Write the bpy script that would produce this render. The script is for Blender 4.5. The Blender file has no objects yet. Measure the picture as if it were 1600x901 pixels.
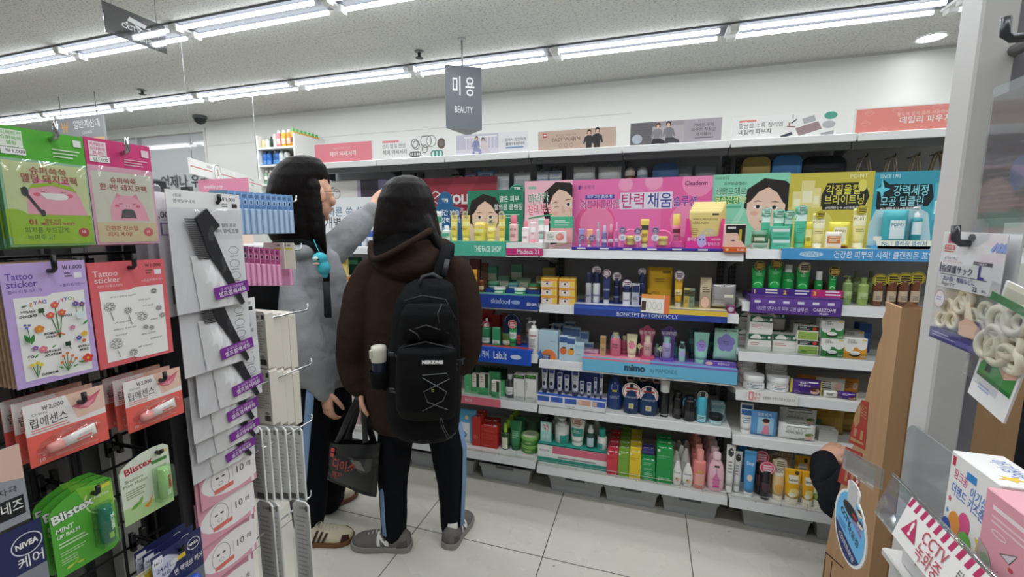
import bpy,math,random
from mathutils import Vector,Matrix,noise
S=bpy.context.scene
COL=S.collection
PI=math.pi
random.seed(7)
# ---------------------------------------------------------------- camera, world, exposure
FPX,CX,CY,EYE=677.0,800.0,450.5,1.38
PITCH=math.atan(92/FPX)
YAW=math.atan(216/math.hypot(FPX,92))
cam=bpy.data.objects.new('camera',bpy.data.cameras.new('camera'))
COL.objects.link(cam)
cam.data.sensor_width=36.0
cam.data.lens=36.0*FPX/1600
cam.data.clip_start=0.02
cam.location=(0,0,EYE)
cam.rotation_euler=(PI/2-PITCH,0,YAW)
S.camera=cam
wd=bpy.data.worlds.new('world');S.world=wd;wd.use_nodes=True
wd.node_tree.nodes['Background'].inputs[0].default_value=(0.8,0.85,0.9,1)
wd.node_tree.nodes['Background'].inputs[1].default_value=0.3
S.view_settings.view_transform='Standard'
S.view_settings.look='None'
S.view_settings.gamma=1
S.view_settings.use_curve_mapping=False
S.view_settings.exposure=0.0
TUBE_W=2.9
TUBE_E=6.5
ROWS=[(3.36,0.46,1.18,-7,2),(2.27,-1.81,1.17,-4,3),(1.18,0.46,1.18,-4,2),(0.09,0.46,1.18,-4,2)]
# ---------------------------------------------------------------- pixel helpers (1600 x 901 frame)
FW=Vector((-math.sin(YAW)*math.cos(PITCH),math.cos(YAW)*math.cos(PITCH),-math.sin(PITCH)))
RT=Vector((math.cos(YAW),math.sin(YAW),0))
UP=RT.cross(FW)
def ray(x,y):return FW*FPX+RT*(x-CX)+UP*(CY-y)
def at(x,y,Y):
 d=ray(x,y);return Vector((0,0,EYE))+d*(Y/d.y)
def atx(x,y,X):
 d=ray(x,y);return Vector((0,0,EYE))+d*(X/d.x)
def atz(x,y,z):
 d=ray(x,y);return Vector((0,0,EYE))+d*((z-EYE)/d.z)
def xat(px,Y,z):
 k=(px-CX)/FPX;a=RT-FW*k
 return-(a.y*Y+a.z*(z-EYE))/a.x
def zat(py,X,Y):
 k=(CY-py)/FPX;a=UP-FW*k
 return EYE-(a.x*X+a.y*Y)/a.z
 # ---------------------------------------------------------------- materials
def lin(h):
 h=h.lstrip('#')
 return tuple(((c/12.92)if c<=0.04045 else((c+0.055)/1.055)**2.4)for c in(int(h[i:i+2],16)/255 for i in(0,2,4)))+(1,)
_M={}
def M(h,rough=0.45,metal=0.0,emit=0.0,bump=0.0,bscale=60,trans=0.0):
 k=(h,rough,metal,emit,bump,bscale,trans)
 if k in _M:return _M[k]
 m=bpy.data.materials.new('mat_'+h);m.use_nodes=True
 nt=m.node_tree;b=nt.nodes['Principled BSDF']
 b.inputs['Base Color'].default_value=lin(h)
 b.inputs['Roughness'].default_value=rough
 b.inputs['Metallic'].default_value=metal
 if rough>=0.75:b.inputs['Specular IOR Level'].default_value=0.15
 if emit:
  b.inputs['Emission Color'].default_value=lin(h);b.inputs['Emission Strength'].default_value=emit
 if trans:b.inputs['Transmission Weight'].default_value=trans
 if bump:
  tc=nt.nodes.new('ShaderNodeTexCoord');n=nt.nodes.new('ShaderNodeTexNoise');bp=nt.nodes.new('ShaderNodeBump')
  n.inputs['Scale'].default_value=bscale;n.inputs['Detail'].default_value=4
  bp.inputs['Strength'].default_value=bump;bp.inputs['Distance'].default_value=0.004
  nt.links.new(tc.outputs['Object'],n.inputs['Vector']);nt.links.new(n.outputs[0],bp.inputs['Height']);nt.links.new(bp.outputs[0],b.inputs['Normal'])
 m.diffuse_color=lin(h);_M[k]=m;return m
def clear(tint='ffffff',gloss=0.12,key='clear',haze=0.0,rough=0.05):
 k=(key,tint,gloss,haze,rough)
 if k in _M:return _M[k]
 m=bpy.data.materials.new(key+'_film');m.use_nodes=True;nt=m.node_tree;nt.nodes.clear()
 o=nt.nodes.new('ShaderNodeOutputMaterial');t=nt.nodes.new('ShaderNodeBsdfTransparent');g=nt.nodes.new('ShaderNodeBsdfGlossy');x=nt.nodes.new('ShaderNodeMixShader')
 lw=nt.nodes.new('ShaderNodeLayerWeight');ma=nt.nodes.new('ShaderNodeMath');ma.operation='MULTIPLY_ADD'
 lw.inputs[0].default_value=0.35;ma.inputs[1].default_value=0.18;ma.inputs[2].default_value=gloss
 t.inputs[0].default_value=lin(tint);g.inputs['Roughness'].default_value=rough
 L=nt.links.new
 L(lw.outputs['Fresnel'],ma.inputs[0]);L(ma.outputs[0],x.inputs[0]);L(t.outputs[0],x.inputs[1]);L(g.outputs[0],x.inputs[2])
 if haze:
  d=nt.nodes.new('ShaderNodeBsdfDiffuse');d.inputs[0].default_value=lin('eef0f2');y=nt.nodes.new('ShaderNodeMixShader');y.inputs[0].default_value=haze
  L(x.outputs[0],y.inputs[1]);L(d.outputs[0],y.inputs[2]);L(y.outputs[0],o.inputs[0])
 else:L(x.outputs[0],o.inputs[0])
 _M[k]=m;return m
def nodes_mat(name,rough=0.5):
 m=bpy.data.materials.new(name);m.use_nodes=True;nt=m.node_tree
 b=nt.nodes['Principled BSDF'];b.inputs['Roughness'].default_value=rough
 return m,nt,b
def col(c):
 return c if not isinstance(c,str)else M(c)
 # ---------------------------------------------------------------- lettering
_T={}
def glyphs(s,bold=0.0):
 k=(s,bold)
 if k in _T:return _T[k]
 c=bpy.data.curves.new('lettering','FONT');c.body=s;c.resolution_u=2;c.offset=bold
 o=bpy.data.objects.new('lettering',c);me=o.to_mesh()
 v=[(p.co.x,p.co.y)for p in me.vertices];f=[tuple(p.vertices)for p in me.polygons]
 o.to_mesh_clear();bpy.data.objects.remove(o);bpy.data.curves.remove(c)
 x0=min(p[0]for p in v);x1=max(p[0]for p in v)
 v=[(p[0]-x0,p[1])for p in v]
 _T[k]=(v,f,x1-x0);return _T[k]
 # ---------------------------------------------------------------- mesh collector
class MB:
 def __init__(s):s.v=[];s.f=[];s.m=[];s.s=[];s.mats=[];s.X=Matrix.Identity(4)
 def mi(s,m):
  m=col(m)
  if m not in s.mats:s.mats.append(m)
  return s.mats.index(m)
 def add(s,vs,fs,m,smooth=False):
  b=len(s.v);i=s.mi(m);X=s.X
  s.v.extend(tuple(X@Vector(p))for p in vs)
  for f in fs:s.f.append(tuple(b+j for j in f));s.m.append(i);s.s.append(smooth)
  return s
 def box(s,x0,x1,y0,y1,z0,z1,m,b=0.0):
  if not b:
   vs=[(x,y,z)for z in(z0,z1)for y in(y0,y1)for x in(x0,x1)]
   return s.add(vs,[(0,2,3,1),(4,5,7,6),(0,1,5,4),(2,6,7,3),(0,4,6,2),(1,3,7,5)],m)
  b=min(b,(x1-x0)*.45,(y1-y0)*.45,(z1-z0)*.45)
  vs=[];ix={}
  for a,(zx,sz)in enumerate(((z0,1),(z1,-1))):
   for c,(yy,sy)in enumerate(((y0,1),(y1,-1))):
    for d,(xx,sx)in enumerate(((x0,1),(x1,-1))):
     ix[(d,c,a)]=len(vs)
     vs+=[(xx,yy+sy*b,zx+sz*b),(xx+sx*b,yy,zx+sz*b),(xx+sx*b,yy+sy*b,zx)]
  g=lambda d,c,a,k:ix[(d,c,a)]+k
  fs=[(g(0,0,0,0),g(0,0,1,0),g(0,1,1,0),g(0,1,0,0)),(g(1,0,0,0),g(1,1,0,0),g(1,1,1,0),g(1,0,1,0)),(g(0,0,0,1),g(1,0,0,1),g(1,0,1,1),g(0,0,1,1)),(g(0,1,0,1),g(0,1,1,1),g(1,1,1,1),g(1,1,0,1)),(g(0,0,0,2),g(0,1,0,2),g(1,1,0,2),g(1,0,0,2)),(g(0,0,1,2),g(1,0,1,2),g(1,1,1,2),g(0,1,1,2))]
  for c in(0,1):
   for a in(0,1):
    fs.append((g(0,c,a,1),g(1,c,a,1),g(1,c,a,2),g(0,c,a,2)))
    fs.append((g(c,0,a,0),g(c,1,a,0),g(c,1,a,2),g(c,0,a,2)))
    fs.append((g(c,a,0,0),g(c,a,1,0),g(c,a,1,1),g(c,a,0,1)))
    for d in(0,1):fs.append((g(d,c,a,0),g(d,c,a,1),g(d,c,a,2)))
  return s.add(vs,fs,m)
 def lathe(s,prof,m,n=20,cx=0,cy=0,sx=1.0,sy=1.0,smooth=True,caps=True):
  vs=[];fs=[]
  for r,z in prof:
   for k in range(n):
    a=2*PI*k/n;vs.append((cx+r*sx*math.cos(a),cy+r*sy*math.sin(a),z))
  for i in range(len(prof)-1):
   for k in range(n):
    a,b=i*n+k,i*n+(k+1)%n;fs.append((a,b,b+n,a+n))
  s.add(vs,fs,m,smooth)
  if caps:
   L=(len(prof)-1)*n
   if prof[0][0]>1e-4:s.add(vs[:n],[tuple(range(n-1,-1,-1))],m)
   if prof[-1][0]>1e-4:s.add(vs[L:],[tuple(range(n))],m)
  return s
 def tube(s,pts,r,m,n=8,closed=False,flat=1.0,ref=None):
  P=[Vector(p)for p in pts];N=len(P);R=r if isinstance(r,(list,tuple))else[r]*N
  vs=[];fs=[];prev=Vector(ref)if ref else None
  for i in range(N):
   a=P[i-1]if(i or closed)else P[i];b=P[(i+1)%N]if(i<N-1 or closed)else P[i]
   t=(b-a).normalized()
   if prev is None:prev=t.orthogonal()
   u=(prev-t*prev.dot(t)).normalized();w=t.cross(u);prev=u
   for k in range(n):
    q=2*PI*k/n;vs.append(P[i]+u*(R[i]*math.cos(q))+w*(R[i]*flat*math.sin(q)))
  for i in range(N if closed else N-1):
   for k in range(n):
    a,b=i*n+k,i*n+(k+1)%n;c,d=((i+1)%N)*n+(k+1)%n,((i+1)%N)*n+k
    fs.append((a,b,c,d))
  if not closed:fs+=[tuple(range(n-1,-1,-1)),tuple((N-1)*n+k for k in range(n))]
  return s.add(vs,fs,m,True)
 def prism(s,poly,y0,y1,m,m2=None):
  n=len(poly);vs=[(p[0],y0,p[1])for p in poly]+[(p[0],y1,p[1])for p in poly]
  s.add(vs,[tuple(range(n)),tuple(range(2*n-1,n-1,-1))],m)
  return s.add(vs,[(i,i+n,(i+1)%n+n,(i+1)%n)for i in range(n)],m2 or m)
 def loft(s,rings,m,smooth=True,caps=True):
  n=len(rings[0]);vs=[p for r in rings for p in r];fs=[]
  for i in range(len(rings)-1):
   for k in range(n):
    a,b=i*n+k,i*n+(k+1)%n;fs.append((a,b,b+n,a+n))
  if caps:fs+=[tuple(range(n-1,-1,-1)),tuple((len(rings)-1)*n+k for k in range(n))]
  return s.add(vs,fs,m,smooth)
 def build(s,name,parent=None,loc=(0,0,0),rz=0.0,rot=None):
  me=bpy.data.meshes.new(name);me.from_pydata(s.v,[],s.f)
  for m in s.mats:me.materials.append(m)
  me.polygons.foreach_set('material_index',s.m);me.polygons.foreach_set('use_smooth',s.s);me.update()
  o=bpy.data.objects.new(name,me);COL.objects.link(o)
  o.location=loc;o.rotation_euler=rot or(0,0,rz)
  if parent:o.parent=parent
  return o
  # a print surface on a mesh: u to the side, v up, each mark a hair above the last
class F:
 def __init__(s,mb,O,U=(1,0,0),V=(0,0,1),w=1.0,h=1.0,warp=None,eps=0.00003):
  s.mb,s.O,s.U,s.V,s.w,s.h,s.warp,s.eps,s.k=mb,Vector(O),Vector(U),Vector(V),w,h,warp,eps,1
  s.clip=w!=1.0
  s.N=s.U.cross(s.V)
 def pt(s,u,v):
  u*=s.w;v*=s.h;d=0.0001+s.k*s.eps+(0.0003+s.warp(u,v)if s.warp else 0)
  return s.O+s.U*u+s.V*v+s.N*d
 def mesh(s,vs,fs,m):s.k+=1;s.mb.add([s.pt(*p)for p in vs],fs,m);return s
 def p(s,pts,m):
  if s.clip and any(not(-1e-6<=c<=1.000001)for q in pts for c in q):
   for ax,lim,sg in((0,0,1),(0,1,-1),(1,0,1),(1,1,-1)):
    out=[]
    for i,a in enumerate(pts):
     b=pts[(i+1)%len(pts)];ia=(a[ax]-lim)*sg>=0;ib=(b[ax]-lim)*sg>=0
     if ia:out.append(a)
     if ia!=ib:
      t=(lim-a[ax])/(b[ax]-a[ax]);out.append(tuple(a[j]+(b[j]-a[j])*t for j in(0,1)))
    pts=out
    if len(pts)<3:return s
  n=len(pts)
  if s.warp and n==4:
   g=[tuple((pts[0][j]*(1-a)+pts[1][j]*a)*(1-b)+(pts[3][j]*(1-a)+pts[2][j]*a)*b for j in(0,1))for b in(0,.2,.4,.6,.8,1)for a in(0,.25,.5,.75,1)]
   return s.mesh(g,[(5*j+i,5*j+i+1,5*j+i+6,5*j+i+5)for j in range(5)for i in range(4)],m)
  if s.warp and n>4:
   c=(sum(p[0]for p in pts)/n,sum(p[1]for p in pts)/n)
   g=[c]+[(c[0]+(p[0]-c[0])*k,c[1]+(p[1]-c[1])*k)for k in(.35,.7,1)for p in pts]
   return s.mesh(g,[(0,i+1,(i+1)%n+1)for i in range(n)]+[(1+q*n+i,1+(q+1)*n+i,1+(q+1)*n+(i+1)%n,1+q*n+(i+1)%n)for q in(0,1)for i in range(n)],m)
  return s.mesh(pts,[tuple(range(n))],m)
 def r(s,u0,v0,u1,v1,m):
  n=8 if s.warp else 1
  vs=[(u0+(u1-u0)*i/n,v)for i in range(n+1)for v in(v0,v1)]
  if s.warp:
   q=max(1,int(abs(v1-v0)*10));vs=[(u0+(u1-u0)*i/n,v0+(v1-v0)*j/q)for i in range(n+1)for j in range(q+1)]
   return s.mesh(vs,[(i*(q+1)+j,(i+1)*(q+1)+j,(i+1)*(q+1)+j+1,i*(q+1)+j+1)for i in range(n)for j in range(q)],m)
  return s.mesh(vs,[(0,2,3,1)],m)
 def e(s,u,v,ru,rv,m,n=20,a0=0,a1=360):
  return s.p([(u+ru*math.cos(math.radians(a0+(a1-a0)*k/n)),v+rv*math.sin(math.radians(a0+(a1-a0)*k/n)))for k in range(n if a1-a0==360 else n+1)],m)
 def l(s,pts,wd,m):
  if s.clip:pts=[(min(1,max(0,u)),min(1,max(0,v)))for u,v in pts]
  vs=[];fs=[]
  for i,(u,v)in enumerate(pts):
   a=pts[max(i-1,0)];b=pts[min(i+1,len(pts)-1)]
   du,dv=(b[0]-a[0])*s.w,(b[1]-a[1])*s.h;L=math.hypot(du,dv)or 1
   nu,nv=-dv/L*wd/2,du/L*wd/2
   vs+=[(u+nu/s.w,v+nv/s.h),(u-nu/s.w,v-nv/s.h)]
   if i:fs.append((2*i-2,2*i-1,2*i+1,2*i))
  return s.mesh(vs,fs,m)
 def ring(s,u,v,ru,rv,wd,m,n=24,a0=0,a1=360):
  return s.l([(u+ru*math.cos(math.radians(a0+(a1-a0)*k/n)),v+rv*math.sin(math.radians(a0+(a1-a0)*k/n)))for k in range(n+1)],wd,m)
 def t(s,txt,u,v,hh,m,al='c',mw=None,bold=0.02,sk=0.0,rot=0.0,mir=False):
  vs,fs,W=glyphs(txt,min(bold,0.008 if max(txt)>'\u00ff' else 0.06));k=hh*s.h/0.72;ku=k
  if mw and W*k>mw*s.w:ku=mw*s.w/W
  dx={'l':0,'c':-W*ku/2,'r':-W*ku}[al];c,n=math.cos(rot),math.sin(rot);out=[]
  for x,y in vs:
   X,Y=dx+(x*ku)+y*k*sk,y*k
   if mir:X=-X
   out.append((u+(X*c-Y*n)/s.w,v+(X*n+Y*c)/s.h))
  return s.mesh(out,fs,m)
 def lines(s,u0,v1,u1,n,gap,m,th=0.4,rag=0.35):
  for i in range(n):
   v=v1-i*gap;s.r(u0,v-gap*th,u1-(u1-u0)*rag*random.random(),v,m)
  return s
  # ---------------------------------------------------------------- things
def tag(o,label,cat,group=None,kind=None):
 if label:o['label']=label
 if cat:o['category']=cat
 if group:o['group']=group
 if kind:o['kind']=kind
 return o
def E(name,label,cat,loc=(0,0,0),rz=0.0,group=None,rot=None):
 o=bpy.data.objects.new(name,None);COL.objects.link(o);o.empty_display_size=0.05
 o.location=loc;o.rotation_euler=rot or(0,0,rz)
 return tag(o,label,cat,group)
def struct(mb,name,label=None,loc=(0,0,0),parent=None,cat=None):
 o=mb.build(name,parent,loc)
 if not parent:o['kind']='structure';o['label']=label;o['category']=cat or name.split('_')[0]
 return o
def dup(root,loc,label=None,group=None,rot=None):
 def cp(o,par):
  c=o.copy();COL.objects.link(c)
  if par:c.parent=par
  for ch in[x for x in KIDS.get(o.name,[])]:cp(ch,c)
  return c
 KIDS={}
 def walk(o):
  KIDS[o.name]=list(o.children)
  for c in o.children:walk(c)
 walk(root)
 r=cp(root,None);r.location=loc
 if rot:r.rotation_euler=rot
 if label:r['label']=label
 if group:r['group']=group
 return r
ORD=['first','second','third','fourth','fifth','sixth','seventh','eighth','ninth','tenth','eleventh','twelfth','thirteenth','fourteenth','fifteenth','sixteenth']
# ================================================================ room shell
WALLY,CEIL=4.15,2.7
def math_node(nt,op,a,b=None):
 n=nt.nodes.new('ShaderNodeMath');n.operation=op
 for i,x in enumerate((a,b)):
  if x is None:continue
  if isinstance(x,(int,float)):n.inputs[i].default_value=x
  else:nt.links.new(x,n.inputs[i])
 return n.outputs[0]
def grid_lines(nt,x0,px,y0,py,wd):
 tc=nt.nodes.new('ShaderNodeTexCoord');sp=nt.nodes.new('ShaderNodeSeparateXYZ');nt.links.new(tc.outputs['Object'],sp.inputs[0])
 out=None
 for o,c,p in((0,x0,px),(1,y0,py)):
  fr=math_node(nt,'FRACT',math_node(nt,'DIVIDE',math_node(nt,'ADD',sp.outputs[o],50*p-c),p))
  ln=math_node(nt,'LESS_THAN',math_node(nt,'MINIMUM',fr,math_node(nt,'SUBTRACT',1.0,fr)),wd/p/2)
  out=ln if out is None else math_node(nt,'MAXIMUM',out,ln)
 return out,tc
def mixc(nt,fac,a,b,to):
 n=nt.nodes.new('ShaderNodeMix');n.data_type='RGBA'
 nt.links.new(fac,n.inputs[0])
 for i,x in((6,a),(7,b)):
  if isinstance(x,str):n.inputs[i].default_value=lin(x)
  else:nt.links.new(x,n.inputs[i])
 if to:nt.links.new(n.outputs[2],to)
 return n.outputs[2]
fm,nt,bs=nodes_mat('floor_tile',0.22)
g,tc=grid_lines(nt,-0.983,0.602,1.635,0.602,0.004)
nz=nt.nodes.new('ShaderNodeTexNoise');nz.inputs['Scale'].default_value=2.2;nz.inputs['Detail'].default_value=5;nt.links.new(tc.outputs['Object'],nz.inputs['Vector'])
sc=nt.nodes.new('ShaderNodeTexNoise');sc.inputs['Scale'].default_value=26;sc.inputs['Detail'].default_value=2;nt.links.new(tc.outputs['Object'],sc.inputs['Vector'])
a=mixc(nt,nz.outputs[0],'c9c6ba','d6d3c8',None)
a=mixc(nt,math_node(nt,'GREATER_THAN',sc.outputs[0],0.755),a,'8f8d86',None)
mixc(nt,g,a,'45443f',bs.inputs['Base Color'])
rr=math_node(nt,'MULTIPLY_ADD',nz.outputs[0],0.25);rr.node.inputs[2].default_value=0.14
nt.links.new(rr,bs.inputs['Roughness'])
cm,nt,bs=nodes_mat('ceiling_board',0.9)
g,tc=grid_lines(nt,0.1,0.6,0.25,0.3,0.003)
mp=nt.nodes.new('ShaderNodeMapping');mp.inputs['Scale'].default_value=(60,130,60);nt.links.new(tc.outputs['Object'],mp.inputs[0])
nz=nt.nodes.new('ShaderNodeTexNoise');nz.inputs['Scale'].default_value=1.0;nz.inputs['Detail'].default_value=2.5;nt.links.new(mp.outputs[0],nz.inputs['Vector'])
a=mixc(nt,math_node(nt,'GREATER_THAN',nz.outputs[0],0.60),'cfcfcb','9b9a96',None)
mixc(nt,math_node(nt,'MULTIPLY',g,0.35),a,'6c6b68',bs.inputs['Base Color'])
wm,nt,bs=nodes_mat('wall_paint',0.75)
nz=nt.nodes.new('ShaderNodeTexNoise');nz.inputs['Scale'].default_value=1.4;nz.inputs['Detail'].default_value=3
tcw=nt.nodes.new('ShaderNodeTexCoord');nt.links.new(tcw.outputs['Object'],nz.inputs['Vector'])
mixc(nt,nz.outputs[0],'d6d6d2','dededa',bs.inputs['Base Color'])
XL,XR,YB=-9.2,5.0,-3.2
struct(MB().box(XL,XR,YB,WALLY,-0.1,0,fm),'floor','pale glossy stone tile floor with thin dark joints')
struct(MB().box(XL,XR,YB,WALLY,CEIL,CEIL+0.1,cm),'ceiling','white fissured acoustic board ceiling')
WX0,WX1=-9.0,-5.27
mb=MB().box(WX1,XR,WALLY,WALLY+0.12,0,CEIL,wm).box(XL,WX1,WALLY,WALLY+0.12,2.62,CEIL,wm).box(XL,WX0,WALLY,WALLY+0.12,0,2.62,wm)
struct(mb,'wall_back','white painted wall above the shelving')
struct(MB().box(XL-0.1,XL,YB,WALLY+0.12,0,CEIL,wm),'wall_left','white wall at the far end of the shop')
struct(MB().box(XR,XR+0.1,YB,WALLY+0.12,0,CEIL,wm),'wall_right','white side wall of the shop')
struct(MB().box(XL,XR,YB-0.1,YB,0,CEIL,wm),'wall_front','white wall behind the viewer')
w=struct(MB().box(WX0,WX1,WALLY+0.05,WALLY+0.07,0,2.62,M('c3c6c8',0.06)),'window_1','grey glossy glass partition mirroring the ceiling lights',cat='window')
mb=MB().box(WX1-0.03,WX1,WALLY-0.01,WALLY+0.05,0,2.62,'cfcfcb').box(WX0,WX1,WALLY-0.005,WALLY+0.05,2.58,2.62,'cfcfcb')
for x in(-6.5,-7.8):mb.box(x-0.01,x+0.01,WALLY,WALLY+0.05,0,2.58,'b9bbbc')
struct(mb,'window_frame',None,parent=w)
struct(MB().box(WX1,XR,WALLY-0.012,WALLY,2.685,CEIL,'b4b4b0'),'trim_1','thin grey trim where wall meets ceiling',cat='trim')  # strip a little greyer than the wall, along its top
struct(MB().box(WX1,-0.2,WALLY-0.003,WALLY,2.40,2.404,'b7b7b3'),'trim_2','thin joint line across the white wall',cat='trim')
# ================================================================ ceiling lights
TB=M('f4f9ff',0.3,emit=TUBE_E);WH='d9dad8'
def fixture(x0,L,Y,lab):
 r=E('ceiling_light',lab,'ceiling light',(x0,Y,CEIL),group='twin tube ceiling lights')
 MB().box(0,L,-0.085,0.085,-0.012,-0.0005,M('565a60',0.5),0.003).build('housing',r)
 for s in(-1,1):
  MB().box(-0.02,0.035,s*0.06-0.03,s*0.06+0.03,-0.055,-0.012,M(WH),0.004).build('lamp_holder',r)
  MB().tube([(0.035,s*0.06,-0.034),(L-0.06,s*0.06,-0.034)],0.013,TB,12).build('tube',r)
  ld=bpy.data.lights.new('tube_light','AREA');ld.shape='RECTANGLE';ld.size=L-0.1;ld.size_y=0.022;ld.energy=TUBE_W;ld.color=(0.95,0.98,1.0)
  lo=bpy.data.objects.new('tube_light',ld);COL.objects.link(lo);lo.parent=r;lo.location=(L/2-0.012,s*0.06,-0.0485)
 MB().box(-0.035,0.02,-0.085,0.085,-0.03,-0.0125,M('e2e3e1'),0.004).build('end_bracket',r)
 return r
for ri,(Y,x0,L,k0,k1)in enumerate(ROWS):
 for k in range(k0,k1):
  lab=['twin tube light in the row nearest the white wall, %s from the downlight','twin tube light in the row behind the hanging camera notice, %s from the post end','twin tube ceiling light in the row above the aisle, %s along','twin tube ceiling light in the row over the viewer, %s along'][ri]%ORD[k1-1-k]
  fixture(x0+k*L,L-0.02,Y,lab)
p=atz(1455,58,CEIL)
r=E('downlight','round recessed downlight in the ceiling close to the wall','ceiling light',(p.x,p.y,CEIL))
MB().lathe([(0.085,-0.0005),(0.095,-0.006),(0.08,-0.01),(0.075,-0.004)],'e8e8e6',28,caps=False).build('trim_ring',r)
MB().lathe([(0.076,-0.0006),(0.076,-0.005)],M('f6fbff',0.3,emit=14),28).build('lens',r)
ld=bpy.data.lights.new('downlight_lamp','SPOT');ld.energy=2.5;ld.spot_size=1.9;ld.spot_blend=0.6;ld.shadow_soft_size=0.05
lo=bpy.data.objects.new('downlight_lamp',ld);COL.objects.link(lo);lo.parent=r;lo.location=(0,0,-0.06)
# small things on the ceiling
p=atz(655,80,CEIL)
r=E('sprinkler','small dark sprinkler head on the ceiling near the beauty sign','sprinkler',(p.x,p.y,CEIL))
MB().lathe([(0.035,-0.0005),(0.035,-0.006),(0.02,-0.012)],'77787a').build('escutcheon',r)
MB().lathe([(0.012,-0.012),(0.012,-0.045),(0.03,-0.047),(0.03,-0.05)],'3b3c3f').build('nozzle',r)
p=atz(222,140,CEIL)
r=E('sprinkler','small dark sprinkler head on the ceiling above the cashier sign','sprinkler',(p.x,p.y,CEIL))
MB().lathe([(0.035,-0.0005),(0.035,-0.006),(0.02,-0.012)],'77787a').build('escutcheon',r)
MB().lathe([(0.012,-0.012),(0.012,-0.04),(0.03,-0.042),(0.03,-0.045)],'3b3c3f').build('nozzle',r)
p=atz(325,184,CEIL)
r=E('security_camera','dark dome security camera on the ceiling by the far corner','security camera',(p.x,p.y-0.1,CEIL))
MB().lathe([(0.07,-0.0005),(0.075,-0.03),(0.068,-0.035)],'54575c',24).build('mount_base',r)
MB().lathe([(0.065,-0.035),(0.06,-0.06),(0.04,-0.085),(0.012,-0.098)],M('1b1d21',0.1),24).build('dome',r)
# ================================================================ hanging signs
GR=M('5a6066',0.35)
# aisle name prism, three flat faces about an upright axis
px,py=-1.31,2.93
r=E('hanging_sign','dark grey three sided sign reading beauty, hung over the aisle on a rod','sign',(px,py,2.08))
h=zat(104,px,py)-2.085
A=Vector((xat(697,2.86,2.2)-px,-0.075,0));B=Vector((xat(752,2.97,2.2)-px,0.05,0));Cc=Vector((-0.03,0.2,0));tri=[A,B,Cc]
mb=MB().add([(v.x,v.y,z)for z in(0,h)for v in tri],[(2,1,0),(3,4,5),(0,1,4,3),(1,2,5,4),(2,0,3,5)],GR)
U=(B-A);w0=U.length;U.normalize()
f=F(mb,A,U,(0,0,1),w0,h)
f.t('미 용',0.5,0.56,0.24,M('e9ebec'),mw=0.6).t('BEAUTY',0.5,0.26,0.11,M('dfe2e4'),mw=0.5,bold=0)
f=F(mb,B,(Cc-B).normalized(),(0,0,1),(Cc-B).length,h);f.t('미 용',0.5,0.5,0.22,M('e9ebec'),mw=0.6).t('BEAUTY',0.5,0.24,0.1,M('dfe2e4'),mw=0.5,bold=0)
mb.build('sign_body',r)
MB().tube([(0,0.05,h),(0,0.05,CEIL-2.0805)],0.006,M('a8abad',0.3,0.8)).lathe([(0.03,CEIL-2.09),(0.03,CEIL-2.0805)],'b9bbbc',cy=0.05).build('rod',r)
# camera notice panel
xs=-2.63;p0=atx(159,3,xs);p1=atx(257,41,xs);zb=atx(257,83,xs).z
ys,wd_,hh=p0.y,p1.y-p0.y,p1.z-zb
r=E('hanging_sign','tilted dark acrylic camera notice hanging in front of the ceiling lights','sign',(xs,ys,zb))
mb=MB().box(-0.004,0,0,wd_,0,hh,clear('565b62',0.22,'smoked',0.05))
f=F(mb,(0,0,0),(0,1,0),(0,0,1),wd_,hh);c=M('d7d9da',0.5)
f.t('CCTV',0.42,0.38,0.17,c,mw=0.5).t('녹화중',0.62,0.12,0.15,c,mw=0.4)
f.p([(0.36,0.66),(0.64,0.6),(0.68,0.74),(0.4,0.82)],c).p([(0.46,0.62),(0.54,0.6),(0.62,0.5),(0.56,0.48)],c).e(0.35,0.58,0.02,0.03,c).p([(0.66,0.62),(0.74,0.6),(0.74,0.7)],c)
mb.build('panel',r)
for y in(0.04,wd_-0.04):MB().tube([(-0.002,y,hh),(-0.002,y,CEIL-zb-0.0005)],0.0018,'888a8c',5).build('wire',r)
# cashier sign
Yc=2.97;x0=xat(87,Yc,2.4);x1=xat(161,Yc,2.4);z1=zat(178,x1,Yc);z0=zat(226,x1,Yc)
r=E('hanging_sign','grey and yellow cashier sign with a won symbol hung on two wires','sign',(x0,Yc,z0))
w_,h_=x1-x0,z1-z0
mb=MB().box(0,w_,0,0.02,0,h_,M('9a9da2',0.4));f=F(mb,(0,0,0),w=w_,h=h_)
f.r(0,0,1,0.28,M('e3bd84')).t('￦',0.2,0.52,0.34,M('f0b24a'),bold=0.05).t('일반계산대',0.66,0.64,0.22,M('f3f3f1'),mw=0.56,bold=0.03).t('CASHIER',0.66,0.42,0.1,M('ececea'),mw=0.4,bold=0)
mb.build('panel',r)
for x in(0.09,w_-0.09):MB().tube([(x,0.01,h_),(x,0.01,CEIL-z0-0.0005)],0.003,'77797b',5).build('wire',r)
# aisle number sign
zt=1.86;a0=atz(296,246,zt);a1=atz(408,281,zt);U=(a1-a0);L_=U.length;U.normalize();hh=0.105
dt=min((k/100 for k in range(101)),key=lambda t:abs((lambda d:CX+FPX*d.dot(RT)/d.dot(FW))(a0+(a1-a0)*t-Vector((0,0,EYE)))-337))
r=E('aisle_sign','white aisle number sign with red stripe and a circled three','sign',(a0.x,a0.y,zt-hh),math.atan2(U.y,U.x))
mb=MB().box(0,L_,0,0.012,0,hh,M('f1f1ef',0.4));f=F(mb,(0,0,0),w=L_,h=hh);dk=M('4b4b4d');rd=M('c2353c')
f.r(0,0.47,1,0.53,rd).t('퍼프브러시',0.22,0.66,0.17,dk,mw=0.34).t('화장용',0.3,0.2,0.17,dk,mw=0.24).t('패션소품',0.82,0.66,0.17,dk,mw=0.28).t('스타킹',0.82,0.2,0.17,dk,mw=0.2)
mb.build('panel',r)
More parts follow.
